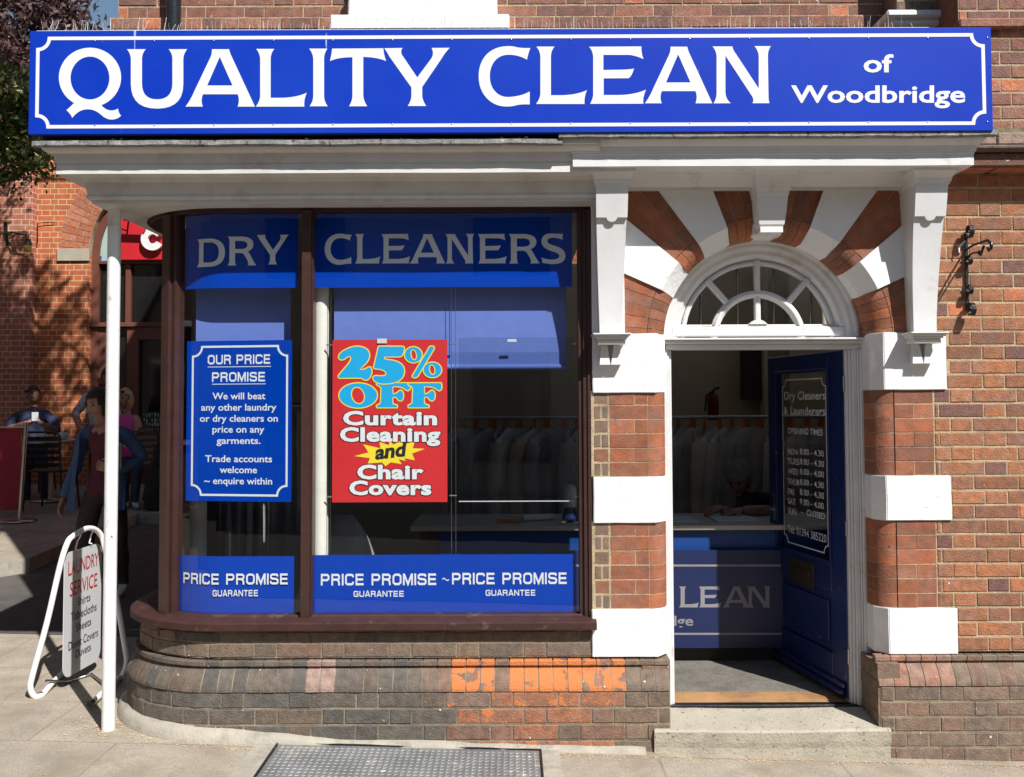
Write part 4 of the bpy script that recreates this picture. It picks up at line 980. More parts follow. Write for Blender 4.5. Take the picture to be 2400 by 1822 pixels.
def border(mb,x0,x1,z0,z1,r,t,mp,m=0,n=0):
    pts=[]
    for (cx_,cz_,a0) in ((x0,z1,0),(x0,z0,90),(x1,z0,180),(x1,z1,270)):
        # concave corner arcs, going counter clockwise starting from the top left
        for k in range(9):
            a=rad(a0-k*90/8) if True else 0
            pts.append((cx_+r*math.cos(a),cz_+r*math.sin(a)))
    # arcs: TL from 0 to -90 ; BL from 90 to 0 ; BR 180..90 ; TR 270..180
    N=len(pts); L_=[];Rr=[]
    for i in range(N):
        p=Vector(pts[i]); a=Vector(pts[i-1]); b=Vector(pts[(i+1)%N]); d0=(p-a).normalized(); d1=(b-p).normalized(); bb=(d0+d1).normalized(); nv=Vector((-bb.y,bb.x)); k=(t/2)/max(.4,abs(nv.dot(Vector((-d1.y,d1.x)))))
        L_.append(p+nv*k); Rr.append(p-nv*k)
    for i in range(N):
        j=(i+1)%N; mb.poly([mp(q.x,q.y,n) for q in (L_[i],Rr[i],Rr[j],L_[j])],m)
# ============================================================ SHOP SIGN
SY=-.36
sign=at0('fascia_sign','long bright blue shop sign with big white QUALITY CLEAN lettering above the canopy','sign')
a=W(70,71.5,SY); b=W(2327,305,SY); zt_s=W(1200,68.5,SY).z; zb_s=W(1200,311,SY).z; xa_s,xb_s=a.x,W(2325,190,SY).x
mb=MB(); mb.bbox(xa_s,xb_s,SY,SY+.035,zb_s,zt_s,.0015); mb.build('panel',[M['blue_sign']],sign)
mb=MB(); mb.box(xa_s+.03,xb_s-.02,SY+.085,SY+.10,3.072,zt_s-.03)  # dark board added to stand for the shaded gap below the sign
for i in range(9): x=xa_s+.2+i*.53; mb.box(x,x+.05,SY+.1002,.58,zt_s-.14,zt_s-.10); mb.box(x,x+.04,SY+.0355,SY+.0848,zb_s+.05,zt_s-.05)
mb.build('frame_and_gap_shade',[M['dark_in']],sign)
SP=lambda px,py,n:W(px,py,SY-.0012-n)
mb=MB()
for ch,x0,x1,yb,yt in (('Q',137.8,283.9,250.3,115),('U',297.3,438.7,250.3,115),('A',434.7,597.5,250.3,115),('L',599.6,719,250.3,115),('I',724.4,768.2,249.5,114.3),('T',773.2,904.9,249.5,113.6),('Y',900.5,1053.9,248.8,112.8),
    ('C',1121.9,1243,244.1,110),('L',1256.4,1375.8,244.1,109.6),('E',1380.5,1513.9,243.8,109.6),('A',1511.4,1669.4,242.5,109.2),('N',1669.8,1806.9,242.3,108.9)):
    glyph(mb,ch,x0,x1,yb,yt,SP)
text(mb,'of',2024,2094,170,128,SP,off=.022)
text(mb,'Woodbridge',1854,2262.6,241.6,200.5,SP,off=.022,ref='W')
mb.build('lettering',[M['letter']],sign)
mb=MB(); mpz=lambda x,z,n:Vector((x,SY-.0012-n,z))
border(mb,W(88,190,SY).x,W(2305.5,190,SY).x,W(1200,293.5,SY).z,W(1200,86.5,SY).z,.055,.0172,mpz)
mb.build('border',[M['letter']],sign)
for i in range(16):
    for py in (93,290):
        mb=MB(); px=222+i*139.5; p=W(px,py-(px-1200)*.0039,SY-.002); mb.ball(p,.0042,6,sc=(1,.5,1)); mb.build('screw',[M['steel']],sign)
settle(sign,(0,SY,zb_s))
# bird wires on top of the sign
mb=MB()
x=xa_s+.05
while x<xb_s-.35:
    if R_.random()<.93:
        h=R_.uniform(.035,.075); lx=R_.gauss(0,.004); ly=R_.uniform(-.03,.03)
        y0=SY+.02+R_.uniform(-.01,.03)
        mb.tube([(x,y0,zt_s),(x+lx*.4,y0+ly*.4,zt_s+h*.5),(x+lx,y0+ly,zt_s+h)],R_.choice([.0005,.0007,.001]),4,caps=False)
        if x<XL+.5 and R_.random()<.35:
            for k in range(1): mb.tube([(x,y0,zt_s),(x+R_.gauss(0,.02),y0+.02,zt_s+R_.uniform(.03,.1))],.0008,4,caps=False)
    x+=R_.choice([.018,.026,.034])
mb.box(xa_s+.03,xb_s-.3,SY+.006,SY+.03,zt_s,zt_s+.004)
spk=mat('clear_plastic_spike',(.7,.7,.7),.3,.1,5,0)
o=mb.build('bird_spikes',[spk]); tag(o,'row of thin pale bird deterrent wires standing along the top of the blue sign','bird spikes')
# ============================================================ WINDOW VINYLS
def onBay(px,py,o=0):
    d=Fv+Rv*((px-1200)/F_)+Uv*((911+CY-py)/F_)
    t=(BYC-BR-o-EYE.y)/d.y; p=EYE+d*t
    if p.x>=BX: return (p.x,p.z)
    ox,oy=EYE.x-BX,EYE.y-BYC; A=d.x**2+d.y**2; B=2*(ox*d.x+oy*d.y); C=ox*ox+oy*oy-(BR+o)**2; disc=B*B-4*A*C
    t=(-B-math.sqrt(max(0,disc)))/(2*A); p=EYE+d*t
    return (BX-BR*math.asin(min(1,(BX-p.x)/(BR+o))),p.z)
def vinyl(name,label,px0,px1,py0,py1,pref,texts,glyphs=()):
    u0,_=onBay(px0,900); u1,_=onBay(px1,900); z1=onBay(pref,py0)[1]; z0=onBay(pref,py1)[1]
    m_=MB(); n=max(1,int((u1-u0)/.05)); 
    for i in range(n):
        a_=u0+(u1-u0)*i/n; b_=u0+(u1-u0)*(i+1)/n; m_.poly([bay(a_,-.016,z0),bay(b_,-.016,z0),bay(b_,-.016,z1),bay(a_,-.016,z1)],0,None,a_<BX)
    r=at0(name,label,'window sign'); m_.build('panel',[M['sticker']],r)
    m_=MB(); off_=-.009 if u0<BX else -.014
    mp=lambda u,z,n_:bay(u,off_+n_,z)
    for (s,x0,x1,yb,yt) in texts:
        ua,za=onBay(x0,yb); ub_,zb_=onBay(x1,yb); zt2=onBay((x0+x1)/2,yt)[1]; zb2=onBay((x0+x1)/2,yb)[1]
        if s=='~':
            m_.faces([mp(ua+(ub_-ua)*i/6,zb2+(.006*math.sin(i/6*6.28))+j*.006,0) for i in range(7) for j in (0,1)],[(2*i,2*i+2,2*i+3,2*i+1) for i in range(6)])
        else: eutext(m_,s,ua,ub_,zb2,zt2,mp)
    for (ch,x0,x1,yb,yt) in glyphs:
        ua,_=onBay(x0,yb); ub_,_=onBay(x1,yb); xm=(x0+x1)/2
        glyph(m_,ch,ua,ub_,onBay(xm,yb)[1],onBay(xm,yt)[1],mp)
    m_.build('lettering',[M['letter_dim']],r)
    settle(r,bay((u0+u1)/2,-.007,z0)); return r
vinyl('window_vinyl','blue DRY panel at the top of the curved left window pane',427,695,496,674,690,[],[('D',459,525.6,625,558.9),('R',532,599,622,554),('Y',600.6,675.6,619.6,550)])
vinyl('window_vinyl','wide blue CLEANERS panel at the top of the right window pane',731,1343,489,673,1000,[],[('C',759.7,823,617,547.7),('L',831,890.7,617,547.7),('E',893,961,617,547.7),('A',959.6,1042.8,617,547.7),('N',1043.7,1110.9,617,547.7),('E',1119.8,1187.8,617,547.7),('R',1193,1264.5,617,547.7),('S',1268.4,1325.7,617,547.7)])
vinyl('window_vinyl','narrow blue PRICE PROMISE panel at the bottom of the curved left pane',416,690,1305,1443.5,685,[('PRICE PROMISE',426.7,675.4,1371.5,1345.5),('GUARANTEE',496.4,604.4,1399,1384)])
vinyl('window_vinyl','wide blue panel reading PRICE PROMISE twice at the bottom of the right pane',729,1347,1301.5,1441,1000,[('PRICE PROMISE',750.6,1024,1373.5,1346),('~',1036,1052,1361,1356),('PRICE PROMISE',1059,1330.7,1371,1343.7),('GUARANTEE',827.5,946.8,1400.5,1386.5),('GUARANTEE',1138,1256,1398,1384)])
# ---- price promise poster
vp=VP(437,.19,683,.105)
r=at0('promise_poster','upright blue poster headed OUR PRICE PROMISE behind the curved pane','poster')
u0,_=vp.on(437,990); u1,_=vp.on(683,990); z1=vp.on(683,797)[1]; z0=vp.on(683,1177)[1]
mb=MB(); f=[vp.P(u0,z0),vp.P(u1,z0),vp.P(u1,z1),vp.P(u0,z1)]; g=[p-vp.n*.004 for p in f]; mb.faces(f+g,[(0,1,2,3),(4,7,6,5),(0,4,5,1),(1,5,6,2),(2,6,7,3),(3,7,4,0)]); mb.build('panel',[M['sticker']],r)
mp=lambda u,z,n:vp.P(u,z,.0012+n)
mb=MB(); 
def pt(s,x0,x1,yb,cap,off=.012,fn=text,**kw):
    xm=(x0+x1)/2; fn(mb,s,vp.on(x0,yb)[0],vp.on(x1,yb)[0],vp.on(xm,yb)[1],vp.on(xm,yb-cap)[1],mp,**kw) if fn is eutext else fn(mb,s,vp.on(x0,yb)[0],vp.on(x1,yb)[0],vp.on(xm,yb)[1],vp.on(xm,yb-cap)[1],mp,off=off,**kw)
pt('OUR PRICE',487,635,854,22.5,fn=eutext); pt('PROMISE',497,623,895,22.5,fn=eutext)
for (x0,x1,y) in ((487,635,860),(497,623,900.5)):
    ua,ub_=vp.on(x0,y)[0],vp.on(x1,y)[0]; za_=vp.on(560,y)[1]; mb.poly([mp(ua,za_-.0018,0),mp(ub_,za_-.0018,0),mp(ub_,za_+.0018,0),mp(ua,za_+.0018,0)])
for s,x0,x1,yb in (('We will beat',498,622,936.5),('any other laundry',471.5,647.8,963),('or dry cleaners on',468.6,651.3,989),('price on any',498,619.6,1014.6),('garments.',507.7,610.8,1041),('Trade accounts',481,637.8,1083.7),('welcome',515,602.5,1109.4),('~ enquire within',478.6,638,1135.6)): pt(s,x0,x1,yb,16,off=.014,ref='W')
mb.build('lettering',[M['letter_dim']],r)
mb=MB(); border(mb,vp.on(451,990)[0],vp.on(672.5,990)[0],vp.on(560,1161)[1],vp.on(560,812.5)[1],.052,.011,mp); mb.build('border',[M['letter_dim']],r)
settle(r,vp.P((u0+u1)/2,z0))
# ---- 25% poster
PY=.10
r=at0('discount_poster','red poster offering 25% OFF in fat blue figures inside the right window','poster')
a=W(779.5,797,PY); b=W(1048.5,1177,PY); X0,X1,Z0,Z1=a.x,b.x,b.z,a.z
mb=MB(); mb.box(X0,X1,PY,PY+.003,Z0,Z1); mb.build('sheet',[M['poster_red']],r)
zp=lambda x,y,n:W(740+x/4.094,780+y/4.094,PY-.0012-n)
def inset(l,d):
    N=len(l); A=sum(l[i][0]*l[(i+1)%N][1]-l[(i+1)%N][0]*l[i][1] for i in range(N)); s=1 if A>0 else -1; out=[]
    for i in range(N):
        a_,p,b_=Vector(l[i-1]),Vector(l[i]),Vector(l[(i+1)%N]); d0=(p-a_).normalized(); d1=(b_-p).normalized(); bb=d0+d1
        if bb.length<1e-3: bb=d1
        bb.normalize(); nv=Vector((-bb.y,bb.x))*s; out.append(tuple(p+nv*d))
    return out
fat=[qpath("M 212 232 Q 215 195 265 165 Q 340 122 400 122 Q 520 130 525 215 Q 525 285 430 350 Q 470 345 490 330 Q 510 315 530 325 Q 550 345 545 385 Q 535 440 500 460 Q 470 470 455 455 Q 440 445 420 443 L 225 445 Q 200 435 213 405 Q 240 370 290 315 Q 335 260 330 240 Q 320 230 300 245 Q 270 275 235 268 Q 212 258 212 232 Z",5),
 qpath("M 595 130 Q 605 122 620 122 L 835 125 Q 860 130 858 150 Q 855 200 830 232 Q 815 240 790 240 L 665 240 Q 660 245 680 250 Q 858 260 860 370 Q 855 450 780 480 Q 720 500 640 500 Q 545 490 540 435 Q 545 405 580 405 L 640 408 Q 675 405 665 385 Q 645 358 570 355 Q 545 350 548 330 Z",5),
 [ell(937,213,92,85),ell(940,213,20,43,20,-.2)[::-1]],
 qpath("M 1095 125 Q 1120 118 1140 130 Q 1150 145 1140 165 L 985 425 Q 965 445 935 440 Q 912 430 920 410 L 1075 150 Q 1082 130 1095 125 Z",5),
 [ell(1120,358,95,82),ell(1117,356,20,40,20,-.2)[::-1]],
 [ell(407,603,192,128),ell(405,603,55,75,28,-.35)[::-1]]]
Fp="M 575 490 Q 580 475 600 475 L 905 475 Q 918 500 912 540 Q 900 565 880 565 Q 860 560 845 545 Q 820 525 745 525 L 745 580 Q 770 580 785 560 Q 800 545 820 545 Q 850 560 850 600 Q 850 650 820 662 Q 790 665 780 645 Q 770 625 745 625 L 745 670 Q 750 685 780 685 Q 800 700 785 727 L 585 728 Q 570 715 580 690 Q 600 685 615 670 L 620 540 Q 615 520 590 515 Q 575 505 575 490 Z"
F1=qpath(Fp,5)[0]; fat.append([F1]); fat.append([[(p[0]+303,p[1]) for p in F1]])
my=MB(); mc=MB()
for i,pc in enumerate(fat[5:]+fat[:5]):
    loops=pc; addpoly(my,loops,zp,0,.0003*i); addpoly(mc,[inset(l,10) if k==0 else inset(l,-9) for k,l in enumerate(loops)],zp,0,.00015+.0003*i)
my.build('figure_outline',[M['yellow']],r); mc.build('figures',[M['cyan']],r)
mk=MB(); mw_=MB()
for i,(s,x0,x1,yb,yt) in enumerate((('Curtain',262,1165,882,752),('Cleaning',232,1196,1040,908),('Chair',398,1036,1400,1268),('Covers',322,1110,1552,1420))):
    v,f=fmesh(s,.042,1.06); a_=min(p[0] for p in v); b_=max(p[0] for p in v); k=(x1-x0)/(b_-a_); 
    rv,_=fmesh('H',.042); cap=max(p[1] for p in rv); ky=(yb-yt)/cap
    def place(vv,m_,n): m_.faces([zp(x0+(p[0]-a_)*k, yb-p[1]*ky, n) for p in vv],ff)
    ff=f; place(v,mw_,.00045+.0003*i)
    v2,ff=fmesh(s,.074,1.06); place(v2,mk,.0003+.0003*i)
mk.build('word_outline',[M['black_letter']],r); mw_.build('words',[M['letter']],r)
mb=MB(); st=[(370,1185),(505,1150),(455,1072),(620,1110),(612,1050),(700,1080),(715,1040),(745,1075),(810,1040),(845,1072),(950,1045),(930,1110),(1048,1115),(925,1160),(950,1225),(850,1205),(865,1232),(795,1215),(825,1262),(720,1245),(670,1282),(635,1245),(500,1256),(520,1205)]
addpoly(mb,[st],zp,0,.0001); mb.build('starburst',[M['yellow']],r)
mb=MB(); v,f=fmesh('and',.04); a_=min(p[0] for p in v); b_=max(p[0] for p in v); k=290/(b_-a_)
mb.faces([zp(567+(p[0]-a_)*k+p[1]*20, 1215-p[1]*k*.95-(p[0]-a_)*k*.12,.0006) for p in v],f); mb.build('word',[M['black_letter']],r)
mb=MB(); a=W(740+590/4.094,780+58/4.094,PY); b=W(740+683/4.094,780+103/4.094,PY); mb.box(a.x,b.x,PY-.006,PY-.004,b.z,a.z); mb.build('clip',[M['panel_grey']],r)
settle(r,((X0+X1)/2,PY,Z0))
# ---- acrylic holders and cables
r=at0('cable_display','thin steel cables and empty clear acrylic poster holders in the right window','display holder')
mb=MB()
for px in (775,1058,1068): x=Wx(px,.115,900); mb.tube([(x,.115,.62),(x,.115,2.42)],.0016,6)
mb.build('cable',[M['steel']],r)
mb=MB()
for (px,py) in ((774,809),(1060,806),(1352,806),(774,1165),(1062,1162),(1352,1164)):
    p=W(px,py,.115); mb.tube([(p.x-.02,.115,p.z),(p.x+.02,.115,p.z)],.0045,8)
mb.build('cable_grip',[M['steel']],r)
a=W(1075,792,.108); b=W(1345,1174,.108)
mb=MB(); mb.box(a.x,b.x,.106,.109,b.z,a.z); mb.build('acrylic_sheet',[M['acrylic']],r)
mb=MB(); mb.box(a.x,b.x,.1,.105,b.z-.003,b.z+.0015); mb.build('lower_lip',[M['panel_grey']],r)
mb=MB(); p=W(1200,797,.1); mb.box(p.x-.024,p.x+.024,.098,.102,p.z-.01,p.z+.004); mb.build('clip',[M['panel_grey']],r)
settle(r,(Wx(1068,.115),.115,.62))
# ---- roller blinds
def blind(label,px0,px1,pyb,Y,lean=0):
    r=at0('roller_blind',label,'roller blind','roller blinds in the bay window')
    x0,x1=Wx(px0,Y,800),Wx(px1,Y,800); zb_=Wz(pyb,Y,(px0+px1)/2); zt2=2.70
    mb=MB(); mb.box(x0,x1,Y,Y+.002,zb_+.03,zt2); mb.build('fabric',[M['blind']],r)
    mb=MB(); mb.tube([(x0,Y+.001,zb_+.016),(x1,Y+.001,zb_+.016)],.016,12); mb.build('bottom_bar',[M['blind']],r)
    mb=MB(); mb.tube([(x0,Y+.02,zt2),(x1,Y+.02,zt2)],.022,12); mb.build('roller',[M['blind']],r)
    settle(r,((x0+x1)/2,Y,zb_)); return r
blind('long blue roller blind half lowered behind the right window pane',783,1328,868,.165)
blind('short blue roller blind lowered behind the curved left pane',459,681,868,.207)
# ---- interior columns
def column(px,Y,rr,label):
    x=Wx(px,Y,950); mb=MB(); mb.tube([(x,Y,.1),(x,Y,2.76)],rr,28); o=mb.build('white_column',[M['col_white']]); tag(o,label,'column'); 
column(752,.17,.042,'white painted iron column just behind the window mullion')
column(465,.52,.052,'white column seen low behind the curved left pane')
# ---- counter
CY0=.98; zct=Wz(1231,CY0,1700); zcb=Wz(1519,CY0,1700); 
cr=at0('shop_counter','long blue fronted shop counter with a grey top running behind door and window','counter')
cx0=Wx(962,CY0,1220)
mb=MB(); mb.bbox(cx0,RX-.05,CY0-.02,CY0+.62,Wz(1242,CY0,1700),zct,.003); mb.build('worktop',[M['counter_top']],cr)
mb=MB(); mb.box(cx0+.18,RX-.06,CY0+.02,CY0+.58,Wz(1382,CY0,1700)-.3,Wz(1242,CY0,1700)-.001); mb.build('front_panel',[M['counter_blue']],cr)
mb=MB(); mb.box(cx0+.2,RX-.06,CY0+.05,CY0+.55,FLZ,Wz(1382,CY0,1700)-.3); mb.build('kickboard',[M['dark_in']],cr)
mb=MB(); mb.box(cx0+.05,cx0+.178,CY0+.03,CY0+.5,FLZ,Wz(1242,CY0,1700)-.001); mb.build('end_panel',[mat('brown_counter_end',(.1,.045,.03),.5)],cr)
settle(cr,(1.2,CY0+.3,FLZ))
# old sign leaning on the counter front
r=at0('counter_sign','blue sign board leaning on the counter with pale letters LEAN and ge','sign')
BY=CY0-.03; zt2=Wz(1290,BY,1700); zb2=Wz(1519,BY,1700)
mb=MB(); mb.box(Wx(1300,BY),Wx(1835,BY),BY,BY+.02,zb2,zt2); mb.build('board',[M['banner_blue']],r)  # board blue also darkened to stand in for shade
mp=lambda px,py,n:W(px,py,BY-.0015-n)
mb=MB(); q=lambda x,y:(1560+x/3.359,1180+y/3.359)
for ch,x0,x1 in (('C',-150,40),('L',105,262),('E',262,440),('A',450,660),('N',640,825)):
    a_=q(x0,820);b_=q(x1,655); glyph(mb,ch,a_[0],b_[0],a_[1],b_[1],mp)
a_=q(-520,965); b_=q(218,885); text(mb,'Woodbridge',a_[0],b_[0],a_[1],b_[1],mp,off=.02,ref='W')
for y0,y1 in ((482,498),(1020,1036)):
    a_=q(-900,y0); b_=q(915,y1); mb.poly([mp(a_[0],b_[1],0),mp(b_[0],b_[1],0),mp(b_[0],a_[1],0),mp(a_[0],a_[1],0)])
mb.build('lettering',[M['letter_shaded']],r); settle(r,(1.0,BY,zb2))
# ---- things on the counter
r=at0('spray_bottle','white spray bottle with a dark blue base standing on the counter end','bottle')
YB=CY0+.2; xb_=Wx(1336,YB,1190); zc0=zct+.001
mb=MB(); mb.lathe([(0,zc0),(.05,zc0),(.052,zc0+.03),(.03,zc0+.09)],xb_,YB); mb.build('base',[M['banner_blue']],r)
mb=MB(); mb.lathe([(.03,zc0+.09),(.042,zc0+.1),(.042,zc0+.21),(.02,zc0+.235),(0,zc0+.24)],xb_,YB); mb.build('body',[M['panel_grey']],r); settle(r,(xb_,YB,zc0))
r=at0('paper_roll','rolled newspaper and orange card lying on the counter','paper')
x=Wx(1225,CY0+.25,1200); mb=MB(); mb.tube([(x,CY0+.2,zc0+.022),(x+.2,CY0+.27,zc0+.022)],.02,14); mb.build('roll',[M['panel_grey']],r)
mb=MB(); mb.bbox(x-.17,x-.01,CY0+.13,CY0+.2,zc0,zc0+.018,.003); mb.build('card',[M['orange'] if 'orange' in M else M.setdefault('orange',mat('orange_card',(.5,.18,.04),.6))],r); settle(r,(x,CY0+.2,zc0))
mb=MB(); x=Wx(1720,CY0+.25,1200); mb.bbox(x-.14,x+.14,CY0+.12,CY0+.36,zc0,zc0+.012,.003); o=mb.build('order_book',[M['panel_grey']]); tag(o,'open order book lying on the counter in front of the assistant','book')
mb=MB(); x=Wx(1590,CY0+.25,1200); mb.bbox(x-.14,x+.1,CY0+.1,CY0+.36,zc0,zc0+.012,.003); o=mb.build('paper_pad',[M['panel_grey']]); tag(o,'pale paper pad on the counter at the left of the doorway','pad')
# ---- bagged laundry by the window
mb=MB(); n=16
bx=Wx(835,.75,1240); vs=[];fs=[]
for i in range(13):
    a_=i/12; 
    for k in range(n):
        th=2*math.pi*k/n; rr=(.17+.03*math.sin(a_*3))*(math.sin(math.pi*(a_*.86+.12)))**.35
        p=Vector((bx-.12+rr*math.cos(th)*1.3,.85+rr*math.sin(th),FLZ+a_*.93)); d=mnoise.noise_vector(p*7)*.035; vs.append(p+Vector((d.x,d.y,d.z*.5)))
for i in range(12):
    for k in range(n): fs.append((i*n+k,i*n+(k+1)%n,(i+1)*n+(k+1)%n,(i+1)*n+k))
fs.append(tuple(range(12*n,13*n))); mb.faces(vs,fs,0,None,True)
o=mb.build('laundry_bag',[mat('translucent_white_plastic',(.42,.41,.38),.4,.15,10,.4,20)]); tag(o,'bulky pale plastic laundry bag beside the counter seen through the window','bag')
# iron on a stand seen low through left pane: hanging mirror-like chrome rail
r=at0('garment_stand','chrome garment stand with long plastic covers low behind the curved pane','clothes stand')
x=Wx(628,.9,1230); mb=MB(); mb.tube([(x,.9,FLZ),(x,.9,1.75)],.013,12); mb.tube([(x-.35,.9,1.75),(x+.3,.9,1.75)],.012,10); mb.tube([(x-.2,.75,FLZ+.02),(x+.2,1.05,FLZ+.02)],.012,8); mb.tube([(x+.2,.75,FLZ+.02),(x-.2,1.05,FLZ+.02)],.012,8); mb.build('frame',[M['steel']],r)
mb=MB()
for j,(dx,wd,yy) in enumerate(((-.22,.2,.93),(-.02,.24,1.0),(.16,.2,.97))):
    vs=[];nx=12
    for i in range(9):
        for k in range(nx+1):
            q_=k/nx; vs.append((x+dx+(q_-.5)*wd*(.8+.2*i/8),yy+.02*math.sin(q_*17+j)+.012*math.sin(i*1.7+q_*9),1.70-i*.17))
    mb.faces(vs,[(i*(nx+1)+k,i*(nx+1)+k+1,(i+1)*(nx+1)+k+1,(i+1)*(nx+1)+k) for i in range(8) for k in range(nx)],0,None,True)
mb.build('garment_covers',[mat('milky_garment_cover',(.34,.33,.35),.35,.1,8,0)],r); settle(r,(x,.9,FLZ))
# ---- garments on the long rail
RYR=2.5; zrail=Wz(978,RYR,1700)
r=at0('clothes_rail','long chrome clothes rail across the back of the shop','clothes rail')
mb=MB(); mb.tube([(-.45,RYR,zrail),(3.1,RYR,zrail)],.013,10); mb.build('bar',[M['steel']],r)
for x in (-.45,3.08):
    mb=MB(); mb.tube([(x,RYR,FLZ),(x,RYR,zrail)],.015,10); mb.build('upright',[M['steel']],r)
settle(r,(1.3,RYR,FLZ))
gm=[mat('cream_garment_cloth',(.8,.76,.62),.8,.1,8,.1,60),mat('grey_plastic_covered_garment',(.6,.6,.62),.4,.15,8,.1,60),mat('slate_garment_cloth',(.34,.34,.38),.6,.15,8,.1,60),mat('white_garment_cloth',(.82,.8,.72),.8,.08,8,.1,60)]
ghm=mat('steel_hanger_wire',(.5,.5,.5),.3,metal=1,bump=0); gtag=mat('orange_ticket_card',(.55,.19,.04),.7,bump=0)
protos=[]
ORD=['first','second','third','fourth','fifth','sixth','seventh','eighth','ninth','tenth','eleventh','twelfth','thirteenth','fourteenth','fifteenth','sixteenth','seventeenth','eighteenth','nineteenth','twentieth','twenty-first','twenty-second','twenty-third','twenty-fourth','twenty-fifth','twenty-sixth','twenty-seventh','twenty-eighth','twenty-ninth','thirtieth','thirty-first','thirty-second','thirty-third','thirty-fourth','thirty-fifth','thirty-sixth','thirty-seventh','thirty-eighth']
for j in range(4):
    root=empty('hanging_garment',(0,0,0),'x','garment')
    mb=MB(); nx,nz=14,14; Lg=(.95,1.15,1.0,.9)[j]; hw=.23
    rnd=random.Random(j)
    ph=rnd.random()*6
    for side_ in (1,-1):
        vs=[]
        for i in range(nz+1):
            q_=i/nz
            for k in range(nx+1):
                s_=-1+2*k/nx; sh=.10*abs(s_)**1.5+ (.02 if abs(s_)<.2 else 0)
                wdt=hw*(1-.15*min(1,q_*3)+.1*q_); z=-.06-sh*(1-q_)-q_*Lg
                th=(.05+.015*math.sin(5*s_+ph)+.02*q_)*math.sqrt(max(0,1-s_*s_))+.004
                fold=.014*math.sin(s_*9+ph+q_*2)*min(1,q_*4)
                vs.append((s_*wdt,side_*th+fold,z+.012*math.sin(s_*7+ph)*q_))
        mb.faces(vs,[(i*(nx+1)+k,i*(nx+1)+k+1,(i+1)*(nx+1)+k+1,(i+1)*(nx+1)+k) for i in range(nz) for k in range(nx)],0,None,True)
    for s_ in (-1,1):   # sleeves
        pts=[(s_*.2,0,-.2),(s_*.235,.01,-.38),(s_*.225,.03,-.62),(s_*.21,.03,-.74)]; mb.tube(pts,[.062,.055,.045,.042],10)
    mb.build('cloth',[gm[j]],root)
    mb=MB(); mb.tube([(0,0,-.10),(0,0,-.03),(.012,0,-.008),(.014,0,.006),(.0,0,.017),(-.014,0,.01)],.003,6); mb.tube([(-.2,0,-.17),(0,0,-.10),(.2,0,-.17)],.004,6); mb.build('hanger',[ghm],root)
    mb=MB(); mb.bbox(-.035,.035,-.004,.004,-.10,-.01,.002); mb.build('ticket',[gtag],root)
    protos.append(root)
names=['cream shirt','grey plastic covered suit','slate jacket','white blouse']
used=[False]*4; slots=[]
x=-.38; i=0
while x<3.0: slots.append(x); x+=R_.uniform(.095,.13); i+=1
for i,x in enumerate(slots):
    j=(3,1,0,2,3,1,1,0,3,1)[i%10]
    if x<1.1: j=(1,2,1,3,1,0)[i%6]
    o=protos[j] if not used[j] else copy_tree(protos[j]); used[j]=True
    o.location=(x,RYR,zrail-.0); o.rotation_euler=(0,0,rad(R_.uniform(48,74)) if R_.random()<.8 else rad(R_.uniform(20,40)))
    o['group']='garments hanging on the long rail'
    where='seen through the right window pane' if x<1.0 else ('seen through the open doorway' if x<1.95 else 'behind the open door')
    o['label']=f'{names[j]}, {ORD[i]} garment from the left on the long rail'
    o['category']='garment'
# ---- fire extinguisher
r=at0('fire_extinguisher','dark red fire extinguisher hanging on the back wall above the clothes rail','fire extinguisher')
x=Wx(1668,3.5,930); z=Wz(985,3.5,1668); rd=mat('dark_red_enamel',(.2,.01,.012),.3,bump=0)
mb=MB(); mb.lathe([(0,z),(.046,z),(.05,z+.015),(.05,z+.2),(.036,z+.23),(.012,z+.245),(0,z+.25)],x,3.45); mb.build('cylinder',[rd],r)
mb=MB(); mb.tube([(x,3.45,z+.24),(x,3.42,z+.27),(x+.04,3.38,z+.29)],.01,8); mb.tube([(x,3.44,z+.26),(x-.07,3.4,z+.22),(x-.08,3.4,z+.08)],.009,8); mb.build('hose',[M['black']],r); settle(r,(x,3.45,z))
mb=MB(); x=Wx(1768,3.5,860); mb.bbox(x-.11,x+.11,3.48,3.58,Wz(936,3.5,1768),Wz(790,3.5,1768),.005); o=mb.build('wall_cupboard',[M['dark_in']]); tag(o,'tall dark cupboard on the back wall above the rail','cupboard')
mb=MB(); 
for (a_,b_) in ((1790,1800),(1850,1858)): mb.bbox(Wx(a_,3.4,800),Wx(b_,3.4,800),3.4,3.58,1.0,3.0,.003)
o=mb.build('pipework',[M['wall_in']]); tag(o,'pale vertical pipes on the back wall beside the cupboard','pipe')
# ---- door lettering
mb=MB(); md=lambda px,py,n:(lambda q:DP(q[0],-.018+n,q[1]))(onDoor(px,py))
z1q=lambda x,y:(1500+x/3.358,780+y/3.358)
def dt(s,x0,x1,y0,y1,cap,off=.012):
    """zoom coords: baseline from (x0,y0) to (x1,y1)"""
    a_=z1q(x0,y0); b_=z1q(x1,y1); ua,za_=onDoor(*a_); ub_,zb_=onDoor(*b_); zb_=(za_+zb_)/2
    zt2=zb_+(onDoor(a_[0],a_[1]-cap/3.358)[1]-za_)
    text(mb,s,ua,ub_,zb_,zt2,lambda u,z,n:DP(u,-.018+n,z),off=off,ref='D')
dt('Dry Cleaners',1115,1436,530,525,62); dt('& Launderers',1110,1436,645,650,62)
dt('OPENING TIMES',1143,1415,798,808,46)
rows=[('MON','8.00 - 4.30',958,973),('TUES','8.00 - 4.30',1035,1055),('WED','8.00 - 4.00',1113,1137),('THUR','8.00 - 4.30',1195,1222),('FRI','8.00 - 4.30',1272,1303),('SAT','9.00 - 4.00',1348,1383),('SUN','CLOSED',1425,1472)]
